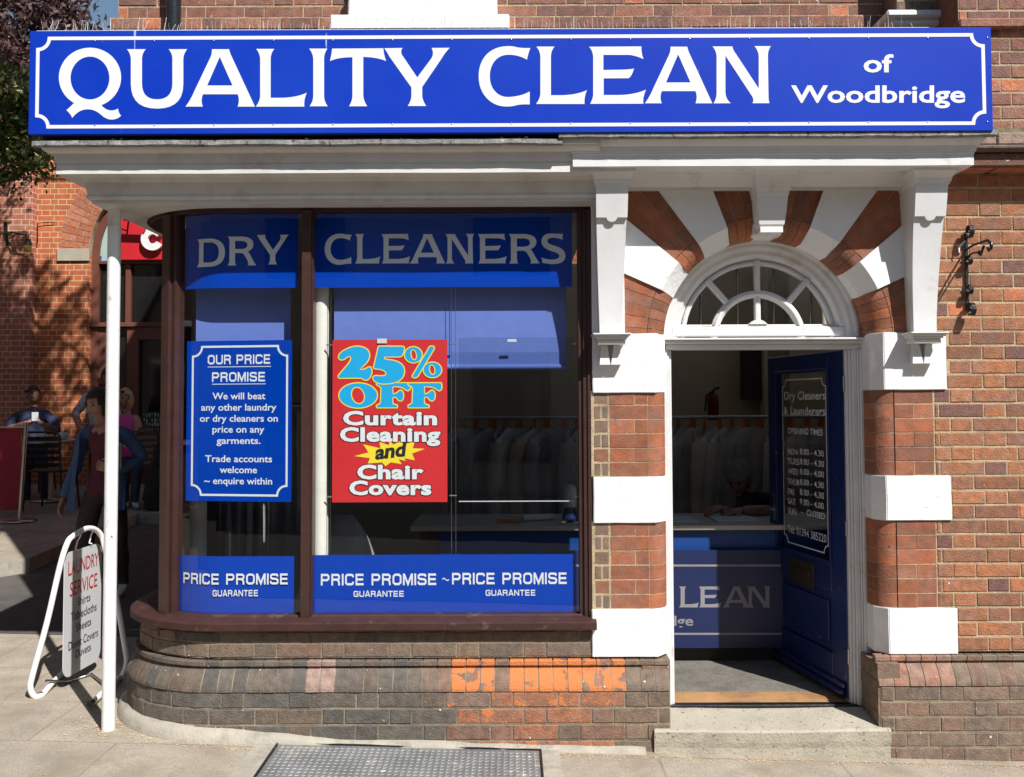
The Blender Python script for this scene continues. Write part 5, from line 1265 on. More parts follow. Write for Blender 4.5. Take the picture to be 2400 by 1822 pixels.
for a_,b_,y0,y1 in rows:
    w_={'MON':75,'TUES':88,'WED':80,'THUR':92,'FRI':50,'SAT':62,'SUN':68}[a_]
    dt(a_,1142,1142+w_,y0,y0+(y1-y0)*.3,46); dt(b_,1236 if b_!='CLOSED' else 1290,1424 if b_!='CLOSED' else 1432,y0+(y1-y0)*.3,y1,46)
dt('-',1248,1260,1430,1432,46)
dt('Tel: 01394 385220',1142,1444,1580,1645,58,.004)
ul,zl_=onDoor(*z1q(1100,1000)); ur,_=onDoor(*z1q(1462,1000)); ztb=onDoor(*z1q(1280,366))[1]; zbb_=onDoor(*z1q(1280,1690))[1]
border(mb,min(ul,ur)+.02,max(ul,ur)-.012,zbb_,ztb,.045,.008,lambda u,z,n:DP(u,-.018,z))
mb.build('lettering',[M['letter']],door)
# ============================================================ IRON HANGING BRACKET
r=at0('iron_bracket','black wrought iron scroll bracket fixed to the brick wall right of the doorway','bracket')
q5=lambda x,y,Y:W(2150+x/3.228,280+y/3.228,Y)
def arc3(c,r0,r1,a0,a1,n,pl='yz'):
    out=[]
    for i in range(n+1):
        a=rad(a0+(a1-a0)*i/n); rr=r0+(r1-r0)*i/n
        out.append(Vector((c[0],c[1]+rr*math.cos(a),c[2]+rr*math.sin(a))))
    return out
bt=q5(372,850,-.02); bb=q5(378,1450,-.02)
mb=MB(); mb.bbox(bt.x-.009,bt.x+.009,-.016,-.008,bb.z,bt.z,.002)
xx=bt.x
def scroll(c,r0,a0,a1): 
    pts=arc3(c,r0,r0*.35,a0,a1,18)
    for i in range(len(pts)-1):
        a_,b_=pts[i],pts[i+1]; d=(b_-a_).normalized(); nv=Vector((0,-d.z,d.y))*.0035
        v=[a_-nv,a_+nv,b_+nv,b_-nv]; l=Vector((-.011,0,0)); mb.faces([p+l for p in v]+[p-l for p in v],[(0,1,2,3),(7,6,5,4),(0,4,5,1),(1,5,6,2),(2,6,7,3),(3,7,4,0)])
scroll((xx,-.052,bt.z),.042,0,-0-400); scroll((xx,-.042,q5(372,1068,-.02).z),.03,60,-300); scroll((xx,-.042,q5(372,1290,-.02).z),.03,60,-300); scroll((xx,-.052,bb.z),.044,0,400)
za=q5(372,985,-.02).z; tip=q5(535,935,-.27)
arm=[Vector((xx,-.012,za)),Vector((xx+(tip.x-xx)*.3,-.10,za+.01)),Vector((tip.x-.004,-.27,tip.z+.012)),Vector((tip.x,-.30,tip.z-.005)),Vector((tip.x,-.30,tip.z-.03)),Vector((tip.x,-.275,tip.z-.04)),Vector((tip.x,-.262,tip.z-.022))]
mb.tube(arm,[.005,.006,.008,.009,.008,.007,.006],8); 
mb.tube([Vector((tip.x-.012,-.255,tip.z-.01)),Vector((tip.x-.02,-.25,tip.z-.035)),Vector((tip.x-.02,-.235,tip.z-.055)),Vector((tip.x-.02,-.215,tip.z-.045)),Vector((tip.x-.02,-.22,tip.z-.03))],.006,8)
mb.tube([Vector((xx,-.012,q5(372,1060,0).z)),Vector((xx+(tip.x-xx)*.4,-.09,za-.03)),Vector((tip.x-.02,-.235,tip.z-.04))],.005,8)
mb.build('scrollwork',[M['iron']],r)
mb=MB(); c1=q5(365,918,-.012); mb.tube([c1,q5(330,950,-.02),q5(315,980,-.03),q5(318,1010,-.03)],.004,8); mb.build('cable_tie',[M['white']],r)
settle(r,(xx,0,bb.z-.04))
# ============================================================ SUPPORT POST
PYY=.05
a=W(266,488,PYY); b=W(251,1694,PYY)
mb=MB(); xt=W(266,700,PYY).x; mb.tube([(xt,PYY,ground(xt,PYY)-.02),(xt,PYY,SZ+.006)],.0335,28,smooth=True)
o=mb.build('support_post',[M['pole']]); tag(o,'tall white painted steel post holding up the left end of the canopy','post')
mb=MB(); pcx,pcz=W(256,1243,PYY-.03).x,W(256,1243,PYY-.03).z
pp=[(0,.055),(.012,.03),(.03,.028),(.03,.0),(.022,-.02),(.012,-.03),(.004,-.05),(-.008,-.03),(-.02,-.032),(-.018,-.01),(-.03,.0),(-.02,.02),(-.012,.02),(-.01,.045)]
addpoly(mb,[pp],lambda u,z,n:Vector((xt+.0338*math.sin((pcx-xt+u*.9)/.0338),PYY-.0338*math.cos((pcx-xt+u*.9)/.0338),pcz+z)))
mb.build('bare_patch',[M['lead']],o)
# ============================================================ PAVEMENT SIGN
r=at0('pavement_sign','white tubular swing sign with a pale LAUNDRY SERVICE panel on the pavement','pavement sign')
g_=lambda x,y,z:Vector((x,y,z+ground(x,y)))
def smooth_path(ps,n=6):
    out=[];N=len(ps)
    for i in range(N-1):
        p0=ps[max(0,i-1)];p1=ps[i];p2=ps[i+1];p3=ps[min(N-1,i+2)]
        for k in range(n):
            t=k/n; out.append(.5*((2*p1)+(p2-p0)*t+(2*p0-5*p1+4*p2-p3)*t*t+(3*p1-p0-3*p2+p3)*t**3))
    out.append(ps[-1]); return out
BL=W(72,1600,.50); BRr=W(296,1560,.98); TLp=W(150,1300,.62); TRp=W(242,1275,1.0)
tr_=.0165
hoop=[g_(-2.33,.36,.03),g_(-2.345,.48,.025),g_(-2.385,.84,.025),W(282,1592,.95),W(297,1555,.98),W(290,1500,.98),W(272,1400,.98),W(247,1290,.99),W(238,1257,.985),W(222,1241,.93),W(200,1240,.83),W(170,1258,.68),W(157,1275,.63),W(140,1330,.60),W(110,1460,.55),W(77,1580,.51),W(71,1612,.505),W(80,1632,.515),W(97,1630,.55),W(122,1602,.70),W(150,1574,.98),g_(-2.84,1.25,.022)]
mb=MB(); mb.tube(smooth_path(hoop,4),tr_,14); mb.build('frame',[M['frame_white']],r)
mb=MB(); mb.tube([g_(-2.33,.345,.03),g_(-2.33,.375,.03)],.0185,14); mb.tube([W(91,1632,.54),W(99,1628,.56)],.0185,14); mb.build('rubber_cap',[M['black']],r)
mb=MB(); mb.tube([W(108,1596,.62),W(158,1598,.8),W(214,1580,.95),W(248,1606,.72)],.008,8); mb.build('brace',[M['steel']],r)
vs_=VP(149.5,.60,237,1.05)
ua,_=vs_.on(149.5,1440); ub_,_=vs_.on(237,1400); zt2=vs_.on(155,1297)[1]; zb2=vs_.on(152,1592)[1]; rc=.07
pts=[]
for (cx_,cz_,a0) in ((ub_-rc,zt2-rc,0),(ua+rc,zt2-rc,90),(ua+rc,zb2+rc,180),(ub_-rc,zb2+rc,270)):
    for k in range(7): a_=rad(a0+k*15); pts.append((cx_+rc*math.cos(a_),cz_+rc*math.sin(a_)))
mb=MB(); addpoly(mb,[pts],lambda u,z,n:vs_.P(u,z,0)); addpoly(mb,[pts],lambda u,z,n:vs_.P(u,z,-.004))
for i in range(len(pts)): j=(i+1)%len(pts); mb.poly([vs_.P(*pts[i],0),vs_.P(*pts[j],0),vs_.P(*pts[j],-.004),vs_.P(*pts[i],-.004)])
mb.build('panel',[M['panel_grey']],r)
z3=lambda x,y:(40+x/3.65,1220+y/3.65)
def st_(m_,s,x0,x1,y0,y1,cap,off=.004):
    ua_,za_=vs_.on(*z3(x0,y0)); ub2_,zb3_=vs_.on(*z3(x1,y1)); zz_=(za_+zb3_)/2
    text(m_,s,ua_,ub2_,zz_,zz_+cap,lambda u,z,n:vs_.P(u,z,.0015+n),off=off,ref='D')
mb=MB(); capm=lambda px_:px_/3.65*5.6/2184
st_(mb,'LAUNDRY',436,695,490,372,capm(118)); st_(mb,'SERVICE',450,684,666,552,capm(118)); mb.build('red_lettering',[M['red_letter']],r)
mb=MB(); st_(mb,'Shirts',515,625,728,690,capm(68)); st_(mb,'Tablecloths',458,678,870,765,capm(72)); st_(mb,'Sheets',503,632,955,893,capm(68)); st_(mb,'Duvet Covers',438,690,1107,1000,capm(72)); st_(mb,'Duvets',498,630,1180,1112,capm(68)); mb.build('black_lettering',[M['black_letter']],r)
mb=MB()
for (x,y) in ((182,1262),(214,1247)):
    dd=(x-150)/87; yy=.60+.45*dd; mb.tube([W(x+8,y-8,yy),W(x,y+6,yy),W(x-5,y+26,yy),W(x+2,y+28,yy)],.005,6)
mb.build('hook',[M['frame_white']],r)
settle(r,(-2.55,.75,ground(-2.55,.75)))
# ============================================================ CHECKER PLATE + FRAME
r=at0('checker_plate_cover','worn steel checker plate cellar cover set in the pavement below the window','cellar cover')
def gp(px,py,dz=0):
    d=Fv+Rv*((px-1200)/F_)+Uv*((911+CY-py)/F_)
    t=-(EYE.z-.012+.0295*EYE.x)/(d.z+.0295*d.x); p=EYE+d*t; p.z+=dz; return p
A_=gp(655,1745); B_=gp(1262,1741); y0=A_.y-.012; x0,x1=A_.x,B_.x; yf=-1.25
pl=mat('worn_tread_steel',(.26,.27,.27),.5,.2,6,.2,60,metal=.5,dirt=(.55,.5,.42),dscale=9,dthr=(.56,.72),speck=((.75,.72,.66),14,.74),bdist=.0015)
gz=lambda x,y,d:Vector((x,y,ground(x,y)+d))
mb=MB(); mb.poly([gz(x0,yf,.006),gz(x1,yf,.006),gz(x1,y0,.006),gz(x0,y0,.006)])
pit=.030; i=0
y=yf+.02
while y<y0-.012:
    x=x0+.015+(pit/2 if i%2 else 0)
    while x<x1-.015:
        ang=rad(38) if i%2 else rad(-38); c_,s_=math.cos(ang),math.sin(ang); L_,w_=.0125,.0038
        base=[gz(x+a_*c_-b_*s_,y+a_*s_+b_*c_,.006) for a_,b_ in ((-L_,0),(-L_*.5,-w_),(L_*.5,-w_),(L_,0),(L_*.5,w_),(-L_*.5,w_))]
        top=[gz(x+a_*c_-b_*s_,y+a_*s_+b_*c_,.0084) for a_,b_ in ((-L_*.7,0),(-L_*.4,-w_*.4),(L_*.4,-w_*.4),(L_*.7,0),(L_*.4,w_*.4),(-L_*.4,w_*.4))]
        mb.faces(base+top,[(6,7,8,9,10,11)]+[(k,(k+1)%6,6+(k+1)%6,6+k) for k in range(6)])
        x+=pit
    y+=.019; i+=1
mb.build('tread_plate',[pl],r)
mb=MB()
for (a_,b_,c_,d_) in ((x0-.012,x0-.002,yf,y0),(x1+.002,x1+.012,yf,y0),(x0-.012,x1+.012,y0+.002,y0+.012)):
    mb.faces([gz(a_,c_,.012),gz(b_,c_,.012),gz(b_,d_,.012),gz(a_,d_,.012),gz(a_,c_,-.02),gz(b_,c_,-.02),gz(b_,d_,-.02),gz(a_,d_,-.02)],[(0,1,2,3),(0,4,5,1),(1,5,6,2),(2,6,7,3),(3,7,4,0)])
mb.build('frame',[M['iron']],r)
for (a_,b_,c_,d_) in ((x0-.115,x0-.0125,yf,y0+.05),(x1+.0125,x1+.10,yf,y0+.02)):
    n=10; mb=MB()
    for k in range(n):
        e=c_+(d_-c_)*k/n+.002; f2=c_+(d_-c_)*(k+1)/n
        mb.faces([gz(a_,e,.009),gz(b_,e,.009),gz(b_,f2,.009),gz(a_,f2,.009),gz(a_,e,-.02),gz(b_,e,-.02),gz(b_,f2,-.02),gz(a_,f2,-.02)],[(0,1,2,3),(0,4,5,1),(1,5,6,2),(2,6,7,3),(3,7,4,0)])
    mb.build('stone_surround',[M['concrete']],r)
settle(r,((x0+x1)/2,y0,ground(x0,y0)))
# litter
mb=MB()
def flake(x,y,s,zz=.003):
    s*=.75
    a_=R_.random()*6.28; c_,s_=math.cos(a_)*s,math.sin(a_)*s; k=R_.uniform(.2,.6); h=R_.uniform(0,s*.5)
    mb.poly([gz(x-c_,y-s_,zz),gz(x+s_*k,y-c_*k,zz+h*.6),gz(x+c_,y+s_,zz+h),gz(x-s_*k,y+c_*k,zz+h*.3)])
for i in range(900):
    u=R_.uniform(-2.4,.72); p=bay(u,O1+.06+abs(R_.gauss(0,.03)),0); flake(p.x,p.y,R_.uniform(.003,.011))
for i in range(420):
    a_=R_.gauss(0,1); flake(-2.12+R_.gauss(0,.1),.25+R_.gauss(0,.2),R_.uniform(.004,.014))
for i in range(700): flake(R_.uniform(.7,2.9),-.125-abs(R_.gauss(0,.03)),R_.uniform(.003,.010))
for i in range(420): flake(R_.uniform(-3.6,2.8),R_.uniform(-.55,1.6),R_.uniform(.003,.010))
o=mb.build('leaf_litter',[M['straw']]); tag(o,kind='stuff')
# ============================================================ CAFE
CYY=7.85
def brickwall_mat(name,c1,c2,mort):
    m=bpy.data.materials.new(name); m.use_nodes=True; t=m.node_tree; b=t.nodes["Principled BSDF"]; L=t.links.new
    tc=nn(t,"ShaderNodeTexCoord"); sp=nn(t,"ShaderNodeSeparateXYZ"); cb=nn(t,"ShaderNodeCombineXYZ"); L(tc.outputs["Object"],sp.inputs[0])
    ad=nn(t,"ShaderNodeMath",operation='ADD'); L(sp.outputs[0],ad.inputs[0]); L(sp.outputs[1],ad.inputs[1]); L(ad.outputs[0],cb.inputs[0]); L(sp.outputs[2],cb.inputs[1])
    br=nn(t,"ShaderNodeTexBrick"); L(cb.outputs[0],br.inputs[0]); br.inputs["Scale"].default_value=1; br.inputs["Brick Width"].default_value=.225; br.inputs["Row Height"].default_value=.075; br.inputs["Mortar Size"].default_value=.0055
    br.squash=.5; br.squash_frequency=2; br.inputs["Mortar Smooth"].default_value=.2
    br.inputs["Color1"].default_value=(*c1,1); br.inputs["Color2"].default_value=(*c2,1); br.inputs["Mortar"].default_value=(*mort,1)
    n1=nn(t,"ShaderNodeTexNoise"); n1.inputs["Scale"].default_value=8; n1.inputs["Detail"].default_value=7; L(tc.outputs["Object"],n1.inputs[0])
    mr=nn(t,"ShaderNodeMapRange"); mr.inputs[1].default_value=.3; mr.inputs[2].default_value=.7; mr.inputs[3].default_value=.8; mr.inputs[4].default_value=1.15; L(n1.outputs[0],mr.inputs[0])
    sc=nn(t,"ShaderNodeVectorMath",operation='SCALE'); L(br.outputs[0],sc.inputs[0]); L(mr.outputs[0],sc.inputs["Scale"]); L(sc.outputs[0],b.inputs["Base Color"]); b.inputs["Roughness"].default_value=.85
    bp=nn(t,"ShaderNodeBump"); bp.inputs["Strength"].default_value=.5; bp.inputs["Distance"].default_value=-.01; L(br.outputs["Fac"],bp.inputs["Height"]); L(bp.outputs[0],b.inputs["Normal"]); return m
cafeb=brickwall_mat('orange_cafe_brick',(.52,.15,.055),(.42,.11,.045),(.62,.48,.28))
pinkb=brickwall_mat('pinkish_brick',(.45,.16,.1),(.38,.13,.085),(.6,.5,.36))
cafe=at0('cafe_building','orange brick cafe with a tall brown framed arched window and red sign across the alley','building')
C=lambda px,py,Y=CYY:W(px,py,Y)
xo=C(206,700).x; zs=C(206,597).z; RA=1.12; AXc=xo+RA; RB2=1.53; XR=xo+2*RA
mb=MB(); 
lp=[(-12,-.5),(xo,-.5),(xo,zs)]+[(AXc-RB2*math.cos(rad(a*6)),zs+RB2*math.sin(rad(a*6))) for a in range(0,31)]+[(XR,zs),(XR,-.5),(1.5,-.5),(1.5,5.7),(-12,5.7)]
mb.prism(lp,CYY,CYY+.3); mb.build('wall',[cafeb],cafe)
mb=MB(); mb.bbox(-12,C(73,700,CYY-.12).x,CYY-.12,CYY-.002,-.3,5.75,.01); mb.build('pilaster',[pinkb],cafe)
mb=MB(); NB=46
for ring in (0,1):
    r0=RA+ring*.205; r1=r0+.2
    for k in range(NB):
        t0=math.pi*k/NB; t1=math.pi*(k+1)/NB
        sp_=(.105 if (k+ring)%2 else .205)
        segs_=[(RA+.002,RA+sp_-.005),(RA+sp_+.005,RB2-.005)] if ring==0 else []
        for (ra_,rb_) in segs_:
            fn=lambda u,o,z:Vector((AXc-z*math.cos(u),CYY-o,zs+z*math.sin(u)))
            c_=tone('orange'); mb.poly([fn(t0+.004,.006,ra_),fn(t1-.004,.006,ra_),fn(t1-.004,.006,rb_),fn(t0+.004,.006,rb_)],0,c_)
ringp=[(AXc-RB2*math.cos(rad(a*6)),zs+RB2*math.sin(rad(a*6))) for a in range(31)]; ringi=[(AXc-RA*math.cos(rad(a*6)),zs+RA*math.sin(rad(a*6))) for a in range(30,-1,-1)]
mb.prism(ringp+ringi,CYY-.001,CYY+.3,1); mb.build('arch_ring',[M['brick'],M['mortar']],cafe)
mb=MB(); a=C(133,583,CYY-.03); b=C(207,612,CYY-.03); mb.bbox(a.x,b.x,CYY-.03,CYY+.02,b.z,a.z,.006); mb.build('impost_stone',[M['stone']],cafe); mb=MB(); mb.bbox(XR,XR+.45,CYY-.03,CYY+.02,b.z,a.z,.006); mb.build('impost_stone',[M['stone']],cafe)
cw=at0('arched_window','',''); 
cw.parent=cafe
br2=mat('cafe_brown_timber',(.15,.055,.038),.45,.1,8,0)
Yw=CYY+.12
mb=MB(); zsill=C(300,1092,Yw).z; 
# arched outer frame
k=2; vs=[]; fs=[]
prof=[(RA+.02,Yw+.06),(RA+.02,Yw-.02),(RA-.10,Yw-.02),(RA-.10,Yw+.06)]
pth=[(xo+RA-1.0*(0),0)]
pts_=[('l',z) for z in (.3,zs)]+[('a',a*6) for a in range(1,30)]+[('r',z) for z in (zs,.3)]
for kd,v in pts_:
    for (r_,y) in prof:
        if kd=='l': vs.append((AXc-r_,y,v))
        elif kd=='r': vs.append((AXc+r_,y,v))
        else: vs.append((AXc-r_*math.cos(rad(v)),y,zs+r_*math.sin(rad(v))))
fs=[(i*4+j,(i+1)*4+j,(i+1)*4+(j+1)%4,i*4+(j+1)%4) for i in range(len(pts_)-1) for j in range(4)]
mb.faces(vs,fs)
zz1=C(300,612,Yw).z; mb.bbox(xo+.1,XR-.1,Yw-.03,Yw+.05,zz1-.045,zz1,.004)
zz2=C(300,757,Yw).z; mb.bbox(xo+.0,XR-.0,Yw-.07,Yw+.05,zz2-.06,zz2,.006)
for px in (301,): x=C(px,700,Yw).x; mb.bbox(x-.035,x+.035,Yw-.025,Yw+.05,zz2+.001,zz1-.046,.004)
x=XR-(C(301,700,Yw).x-xo); mb.bbox(x-.035,x+.035,Yw-.025,Yw+.05,zz2+.001,zz1-.046,.004)
mb.build('frame',[br2],cw)
mb=MB(); mb.bbox(xo+.08,xo+.23,Yw-.01,Yw+.05,.4,zz2-.061,.004); xd=C(298,900,Yw).x; mb.bbox(xd,xd+.16,Yw-.03,Yw+.05,.6,zz2-.061,.004); mb.bbox(xd+.161,XR-.2,Yw-.03,Yw+.05,C(340,797,Yw).z,zz2-.061,.004)
mb.bbox(xd+.161,XR-.2,Yw-.03,Yw+.05,.66,zsill,.004); mb.build('door_leaf_frame',[br2],cw).name='door_frame'
mb=MB(); mb.bbox(xo+.1,XR-.1,Yw-.18,Yw+.05,.55,.665,.01); mb.build('threshold',[M['stone']],cw)
dg_=mat('dark_shop_glass',(.012,.012,.013),.06,.1,3,0)
mb=MB(); mb.poly([(xo+.05,Yw+.04,.5),(XR-.05,Yw+.04,.5),(XR-.05,Yw+.04,zz1),(xo+.05,Yw+.04,zz1)]); mb.build('pane',[dg_],cw)
mb=MB(); addpoly(mb,[[(AXc-(RA-.08)*math.cos(rad(a*6)),zs+(RA-.08)*math.sin(rad(a*6))) for a in range(31)]],lambda x,z,n:Vector((x,Yw+.02,z))); mb.build('frosted_pane',[mat('frosted_glass',(.38,.48,.45),.4,.08,3,0)],cw)
# red fascia of the cafe
r=at0('cafe_fascia','red cafe fascia board with raised white round letters inside the arched window','sign')
xa=C(278,550,Yw-.1).x; zt_,zb_=C(300,480,Yw-.1).z,C(300,610,Yw-.1).z
mb=MB(); mb.bbox(xa,XR-.25,Yw-.12,Yw-.04,zb_,zt_,.004); mb.build('board',[mat('cafe_red',(.55,.02,.03),.4,.08,3,0)],r)
mb=MB()
def ringletter(px,py,r0,r1,gap):
    c=C(px,py,Yw-.2); s=12.8/2184; pts=[]
    outer=[(c.x+r1*s*math.cos(rad(a)),c.z+r1*s*math.sin(rad(a))) for a in range(gap,361-gap,8)]; inner=[(c.x+r0*s*math.cos(rad(a)),c.z+r0*s*math.sin(rad(a))) for a in range(360-gap,gap-1,-8)]
    mb.prism(outer+inner,Yw-.20,Yw-.15)
ringletter(357,560,11,27,32); ringletter(412,566,9,20,2)
mb.build('raised_lettering',[M['white']],r); settle(r,((xa+XR)/2,Yw,zb_))
r=at0('sign_lamp','long silver picture lamp on a bracket above the red cafe fascia','lamp')
a=C(291,512,Yw-.3); b=C(345,514,Yw-.3); mb=MB(); mb.tube([a,b],.035,12); mb.build('lamp_tube',[M['steel']],r); mb=MB(); c=C(301,520,Yw-.28); d=C(298,545,Yw-.13); mb.tube([c,d],.012,8); mb.tube([C(300,542,Yw-.12),C(286,536,Yw-.12)],.008,6); mb.build('arm',[M['black']],r); settle(r,tuple(c))
# door writing and cup panel
mb=MB(); Yg=Yw+.035
for s,x0,x1,yb,yt in (('Home',378,404,809,791),('WORLD',377,406,819,811),('Coffee',378,406,834,822)):
    a=C(x0,yb,Yg); b=C(x1,yt,Yg); text(mb,s,a.x,b.x,a.z,b.z,lambda x,z,n:Vector((x,Yg,z)),ref='H',off=.01)
for i in range(22):
    y=845+i*4.2; a=C(377,y,Yg); b=C(395,y+1.6,Yg); 
    if i%5!=1: mb.box(a.x,b.x,Yg,Yg+.001,b.z,a.z)
r=at0('door_notice','white opening notice lettered on the dark cafe door glass','notice'); mb.build('lettering',[M['letter']],r)
r2=at0('cup_poster','grey translucent panel of small white cup shapes on the cafe door glass','poster')
a=C(334,966,Yg); b=C(381,1026,Yg); mb=MB(); mb.box(a.x,b.x,Yg,Yg+.002,b.z,a.z); mb.build('panel',[mat('smoky_panel',(.05,.06,.06),.3,bump=0)],r2)
mb=MB()
for i in range(7):
    for j in range(5):
        if R_.random()<.85:
            px=338+i*6.4+R_.uniform(-.5,.5); py=970+j*11+R_.uniform(-2,2); h=R_.choice([4,6.5,8.5]); w_=h*.28; p=[C(px-w_,py,Yg),C(px+w_,py,Yg),C(px+w_*.6,py+h,Yg),C(px-w_*.6,py+h,Yg)]; mb.poly([q-Vector((0,.003,0)) for q in p])
mb.build('cup_shapes',[mat('pale_mint_print',(.42,.55,.52),.5,bump=0)],r2)
# wall lantern on the pilaster
r=at0('wall_lantern','black wall lantern with a yellowish shade on the dark cafe pilaster','lamp')
Yl=CYY-.3; mb=MB(); mb.tube([C(8,548,CYY-.13),C(30,545,Yl),C(62,552,Yl)],.012,8); mb.tube([C(12,520,CYY-.13),C(18,575,CYY-.13)],.02,8); mb.tube([C(20,560,CYY-.15),C(45,546,Yl)],.009,6)
mb.tube([C(66,578,CYY-.05),C(88,570,CYY-.04),C(88,524,CYY-.03),C(105,522,CYY-.03),C(127,521,CYY-.03)],.006,6); mb.build('arm',[M['black']],r)
mb=MB(); c=C(65,575,Yl); mb.lathe([(0,c.z+.09),(.035,c.z+.085),(.06,c.z+.0)],c.x,Yl,14); mb.build('shade',[M['black']],r); mb=MB(); mb.lathe([(.055,c.z),(.045,c.z-.09),(0,c.z-.1)],c.x,Yl,14); mb.build('lamp_glass',[mat('yellow_lamp_glass',(.6,.45,.12),.3,bump=0)],r); settle(r,tuple(c))
# ============================================================ CAFE FURNITURE
tz=lambda x,y:ground(x,y)+.13
r=at0('barrier_post','slim steel barrier post on a round base at the edge of the cafe terrace','post')
Yb=5.2; top=W(61,997,Yb); x=W(46,1204,Yb).x; z0=tz(x,Yb)
mb=MB(); mb.tube([(x,Yb,z0+.02),(top.x,Yb,top.z)],.024,14); mb.tube([(top.x,Yb,top.z),(top.x,Yb,top.z+.03)],.03,14); mb.build('pole',[M['steel']],r)
mb=MB(); mb.lathe([(0,z0+.03),(.16,z0+.02),(.18,z0),(0,z0)],x,Yb,24); mb.build('base',[M['steel']],r); settle(r,(x,Yb,z0))
mb=MB(); nx=14; vs=[]
xe=top.x-.05
for i in range(9):
    for k in range(nx+1):
        q_=k/nx; vs.append((xe-2.2*q_-.02*(i/8),Yb+.03*math.sin(q_*11+i*.3)+.01*math.sin(q_*31),top.z-.03-(top.z-.03-z0-.12)*i/8-.02*math.sin(q_*math.pi)*(1-i/8)))
mb.faces(vs,[(i*(nx+1)+k,i*(nx+1)+k+1,(i+1)*(nx+1)+k+1,(i+1)*(nx+1)+k) for i in range(8) for k in range(nx)],0,None,True)
r=at0('barrier_banner','maroon cloth barrier banner hanging at the far left of the cafe terrace','banner'); mb.build('cloth',[mat('maroon_cloth',(.28,.018,.035),.8,.1,6,.1,80)],r)
mb=MB(); mb.tube([(xe-2.2,Yb,top.z-.03),(top.x,Yb,top.z-.02)],.01,8); mb.build('rail',[M['steel']],r)
chm=mat('dark_cafe_chair',(.02,.018,.018),.4,.1,8,0)
def chair(x,y,rz,label,coat=False):
    r=empty('cafe_chair',(x,y,tz(x,y)),label,'chair','chairs on the cafe terrace',rz)
    for sx in (-1,1):
        for sy in (-1,1):
            m_=MB(); m_.tube([(sx*.22,sy*.22,0),(sx*.19,sy*.18,.44)],.012,8); m_.build('leg',[chm],r)
    m_=MB(); m_.bbox(-.21,.21,-.2,.2,.44,.465,.01); m_.build('seat',[chm],r)
    m_=MB(); m_.tube([(-.19,.19,.44),(-.2,.24,.85),(-.17,.255,.9),(.17,.255,.9),(.2,.24,.85),(.19,.19,.44)],.013,8)
    for k in range(5): m_.bbox(-.19,.19,.2+.012*k,.212+.012*k,.5+.075*k,.55+.075*k,.004)
    m_.build('backrest',[chm],r); return r
def table(px,Y,wd,label,cups):
    x=W(px,1015,Y).x; z0=tz(x,Y); r=empty('cafe_table',(x,Y,z0),label,'table','tables on the cafe terrace')
    m_=MB(); m_.bbox(-wd/2,wd/2,-.33,.33,.72,.745,.006); m_.build('table_top',[mat('pale_table_top',(.45,.45,.46),.3,.05,5,0)],r)
    m_=MB(); m_.tube([(0,0,.03),(0,0,.72)],.03,12); m_.build('leg',[M['steel']],r); m_=MB(); m_.lathe([(0,.04),(.2,.02),(.21,0),(0,0)],0,0,20); m_.build('base',[M['steel']],r)
    cm=M.setdefault('crockery',mat('white_crockery',(.7,.7,.7),.2,bump=0))
    for i,(dx,dy) in enumerate(cups):
        c=at0('coffee_cup',f'white coffee cup and saucer on the cafe table, {("nearer the seated man","nearer the walking woman","beside the newspaper")[i]}','cup','cups on the cafe table'); 
        a_=x+dx;b_=Y+dy;zt=z0+.746
        m_=MB(); m_.lathe([(0,zt+.01),(.03,zt+.012),(.055,zt+.05),(.058,zt+.085),(.052,zt+.085),(.048,zt+.05),(0,zt+.03)],a_,b_,18); m_.build('cup',[cm],c)
        m_=MB(); m_.lathe([(0,zt),(.05,zt),(.085,zt+.012),(.05,zt+.008),(0,zt+.006)],a_,b_,18); m_.build('saucer',[cm],c); m_=MB(); m_.tube([(a_+.055,b_,zt+.07),(a_+.085,b_,zt+.06),(a_+.075,b_,zt+.035),(a_+.05,b_,zt+.03)],.006,6); m_.build('handle',[cm],c); settle(c,(a_,b_,zt))
    return r
table(120,6.55,.66,'small square cafe table in front of the seated man',[(-.07,-.12),(.16,-.05)])
chair(W(122,1100,5.95).x,5.95,math.pi,'dark metal chair on the near side of the cafe table')
chair(W(72,1100,7.25).x,7.25,0,'dark chair under the man reading at the table')
chair(W(312,1100,6.75).x,6.75,rad(-110),'dark chair under the woman in the pink top')
o=chair(W(372,1100,6.3).x,6.3,rad(60),'dark chair with a black coat thrown over it beside the bay window')
# ============================================================ PEOPLE
def skin_geo(chains,root,sub=2):
    me=bpy.data.meshes.new('tmp'); vs=[];rs=[];es=[];idx={}
    def gi(p):
        k=(round(p[0],4),round(p[1],4),round(p[2],4))
        if k not in idx: idx[k]=len(vs); vs.append(p[:3]); rs.append(p[3])
        return idx[k]
    for ch in chains:
        for a,b in zip(ch[:-1],ch[1:]): es.append((gi(a),gi(b)))
    me.from_pydata(vs,es,[]); me.update()
    o=bpy.data.objects.new('tmp',me); COL.objects.link(o)
    sm=o.modifiers.new('s','SKIN'); sm.branch_smoothing=.6
    for i,r_ in enumerate(rs):
        d=me.skin_vertices[0].data[i]; d.radius=(r_,r_); d.use_root=(i==gi(root))
    ss=o.modifiers.new('ss','SUBSURF'); ss.levels=sub; ss.render_levels=sub
    dg=bpy.context.evaluated_depsgraph_get(); dg.update(); ev=o.evaluated_get(dg).to_mesh()
    V=[v.co.copy() for v in ev.vertices]; Fc=[tuple(p.vertices) for p in ev.polygons]
    o.evaluated_get(dg).to_mesh_clear(); bpy.data.objects.remove(o); bpy.data.meshes.remove(me)
    return V,Fc
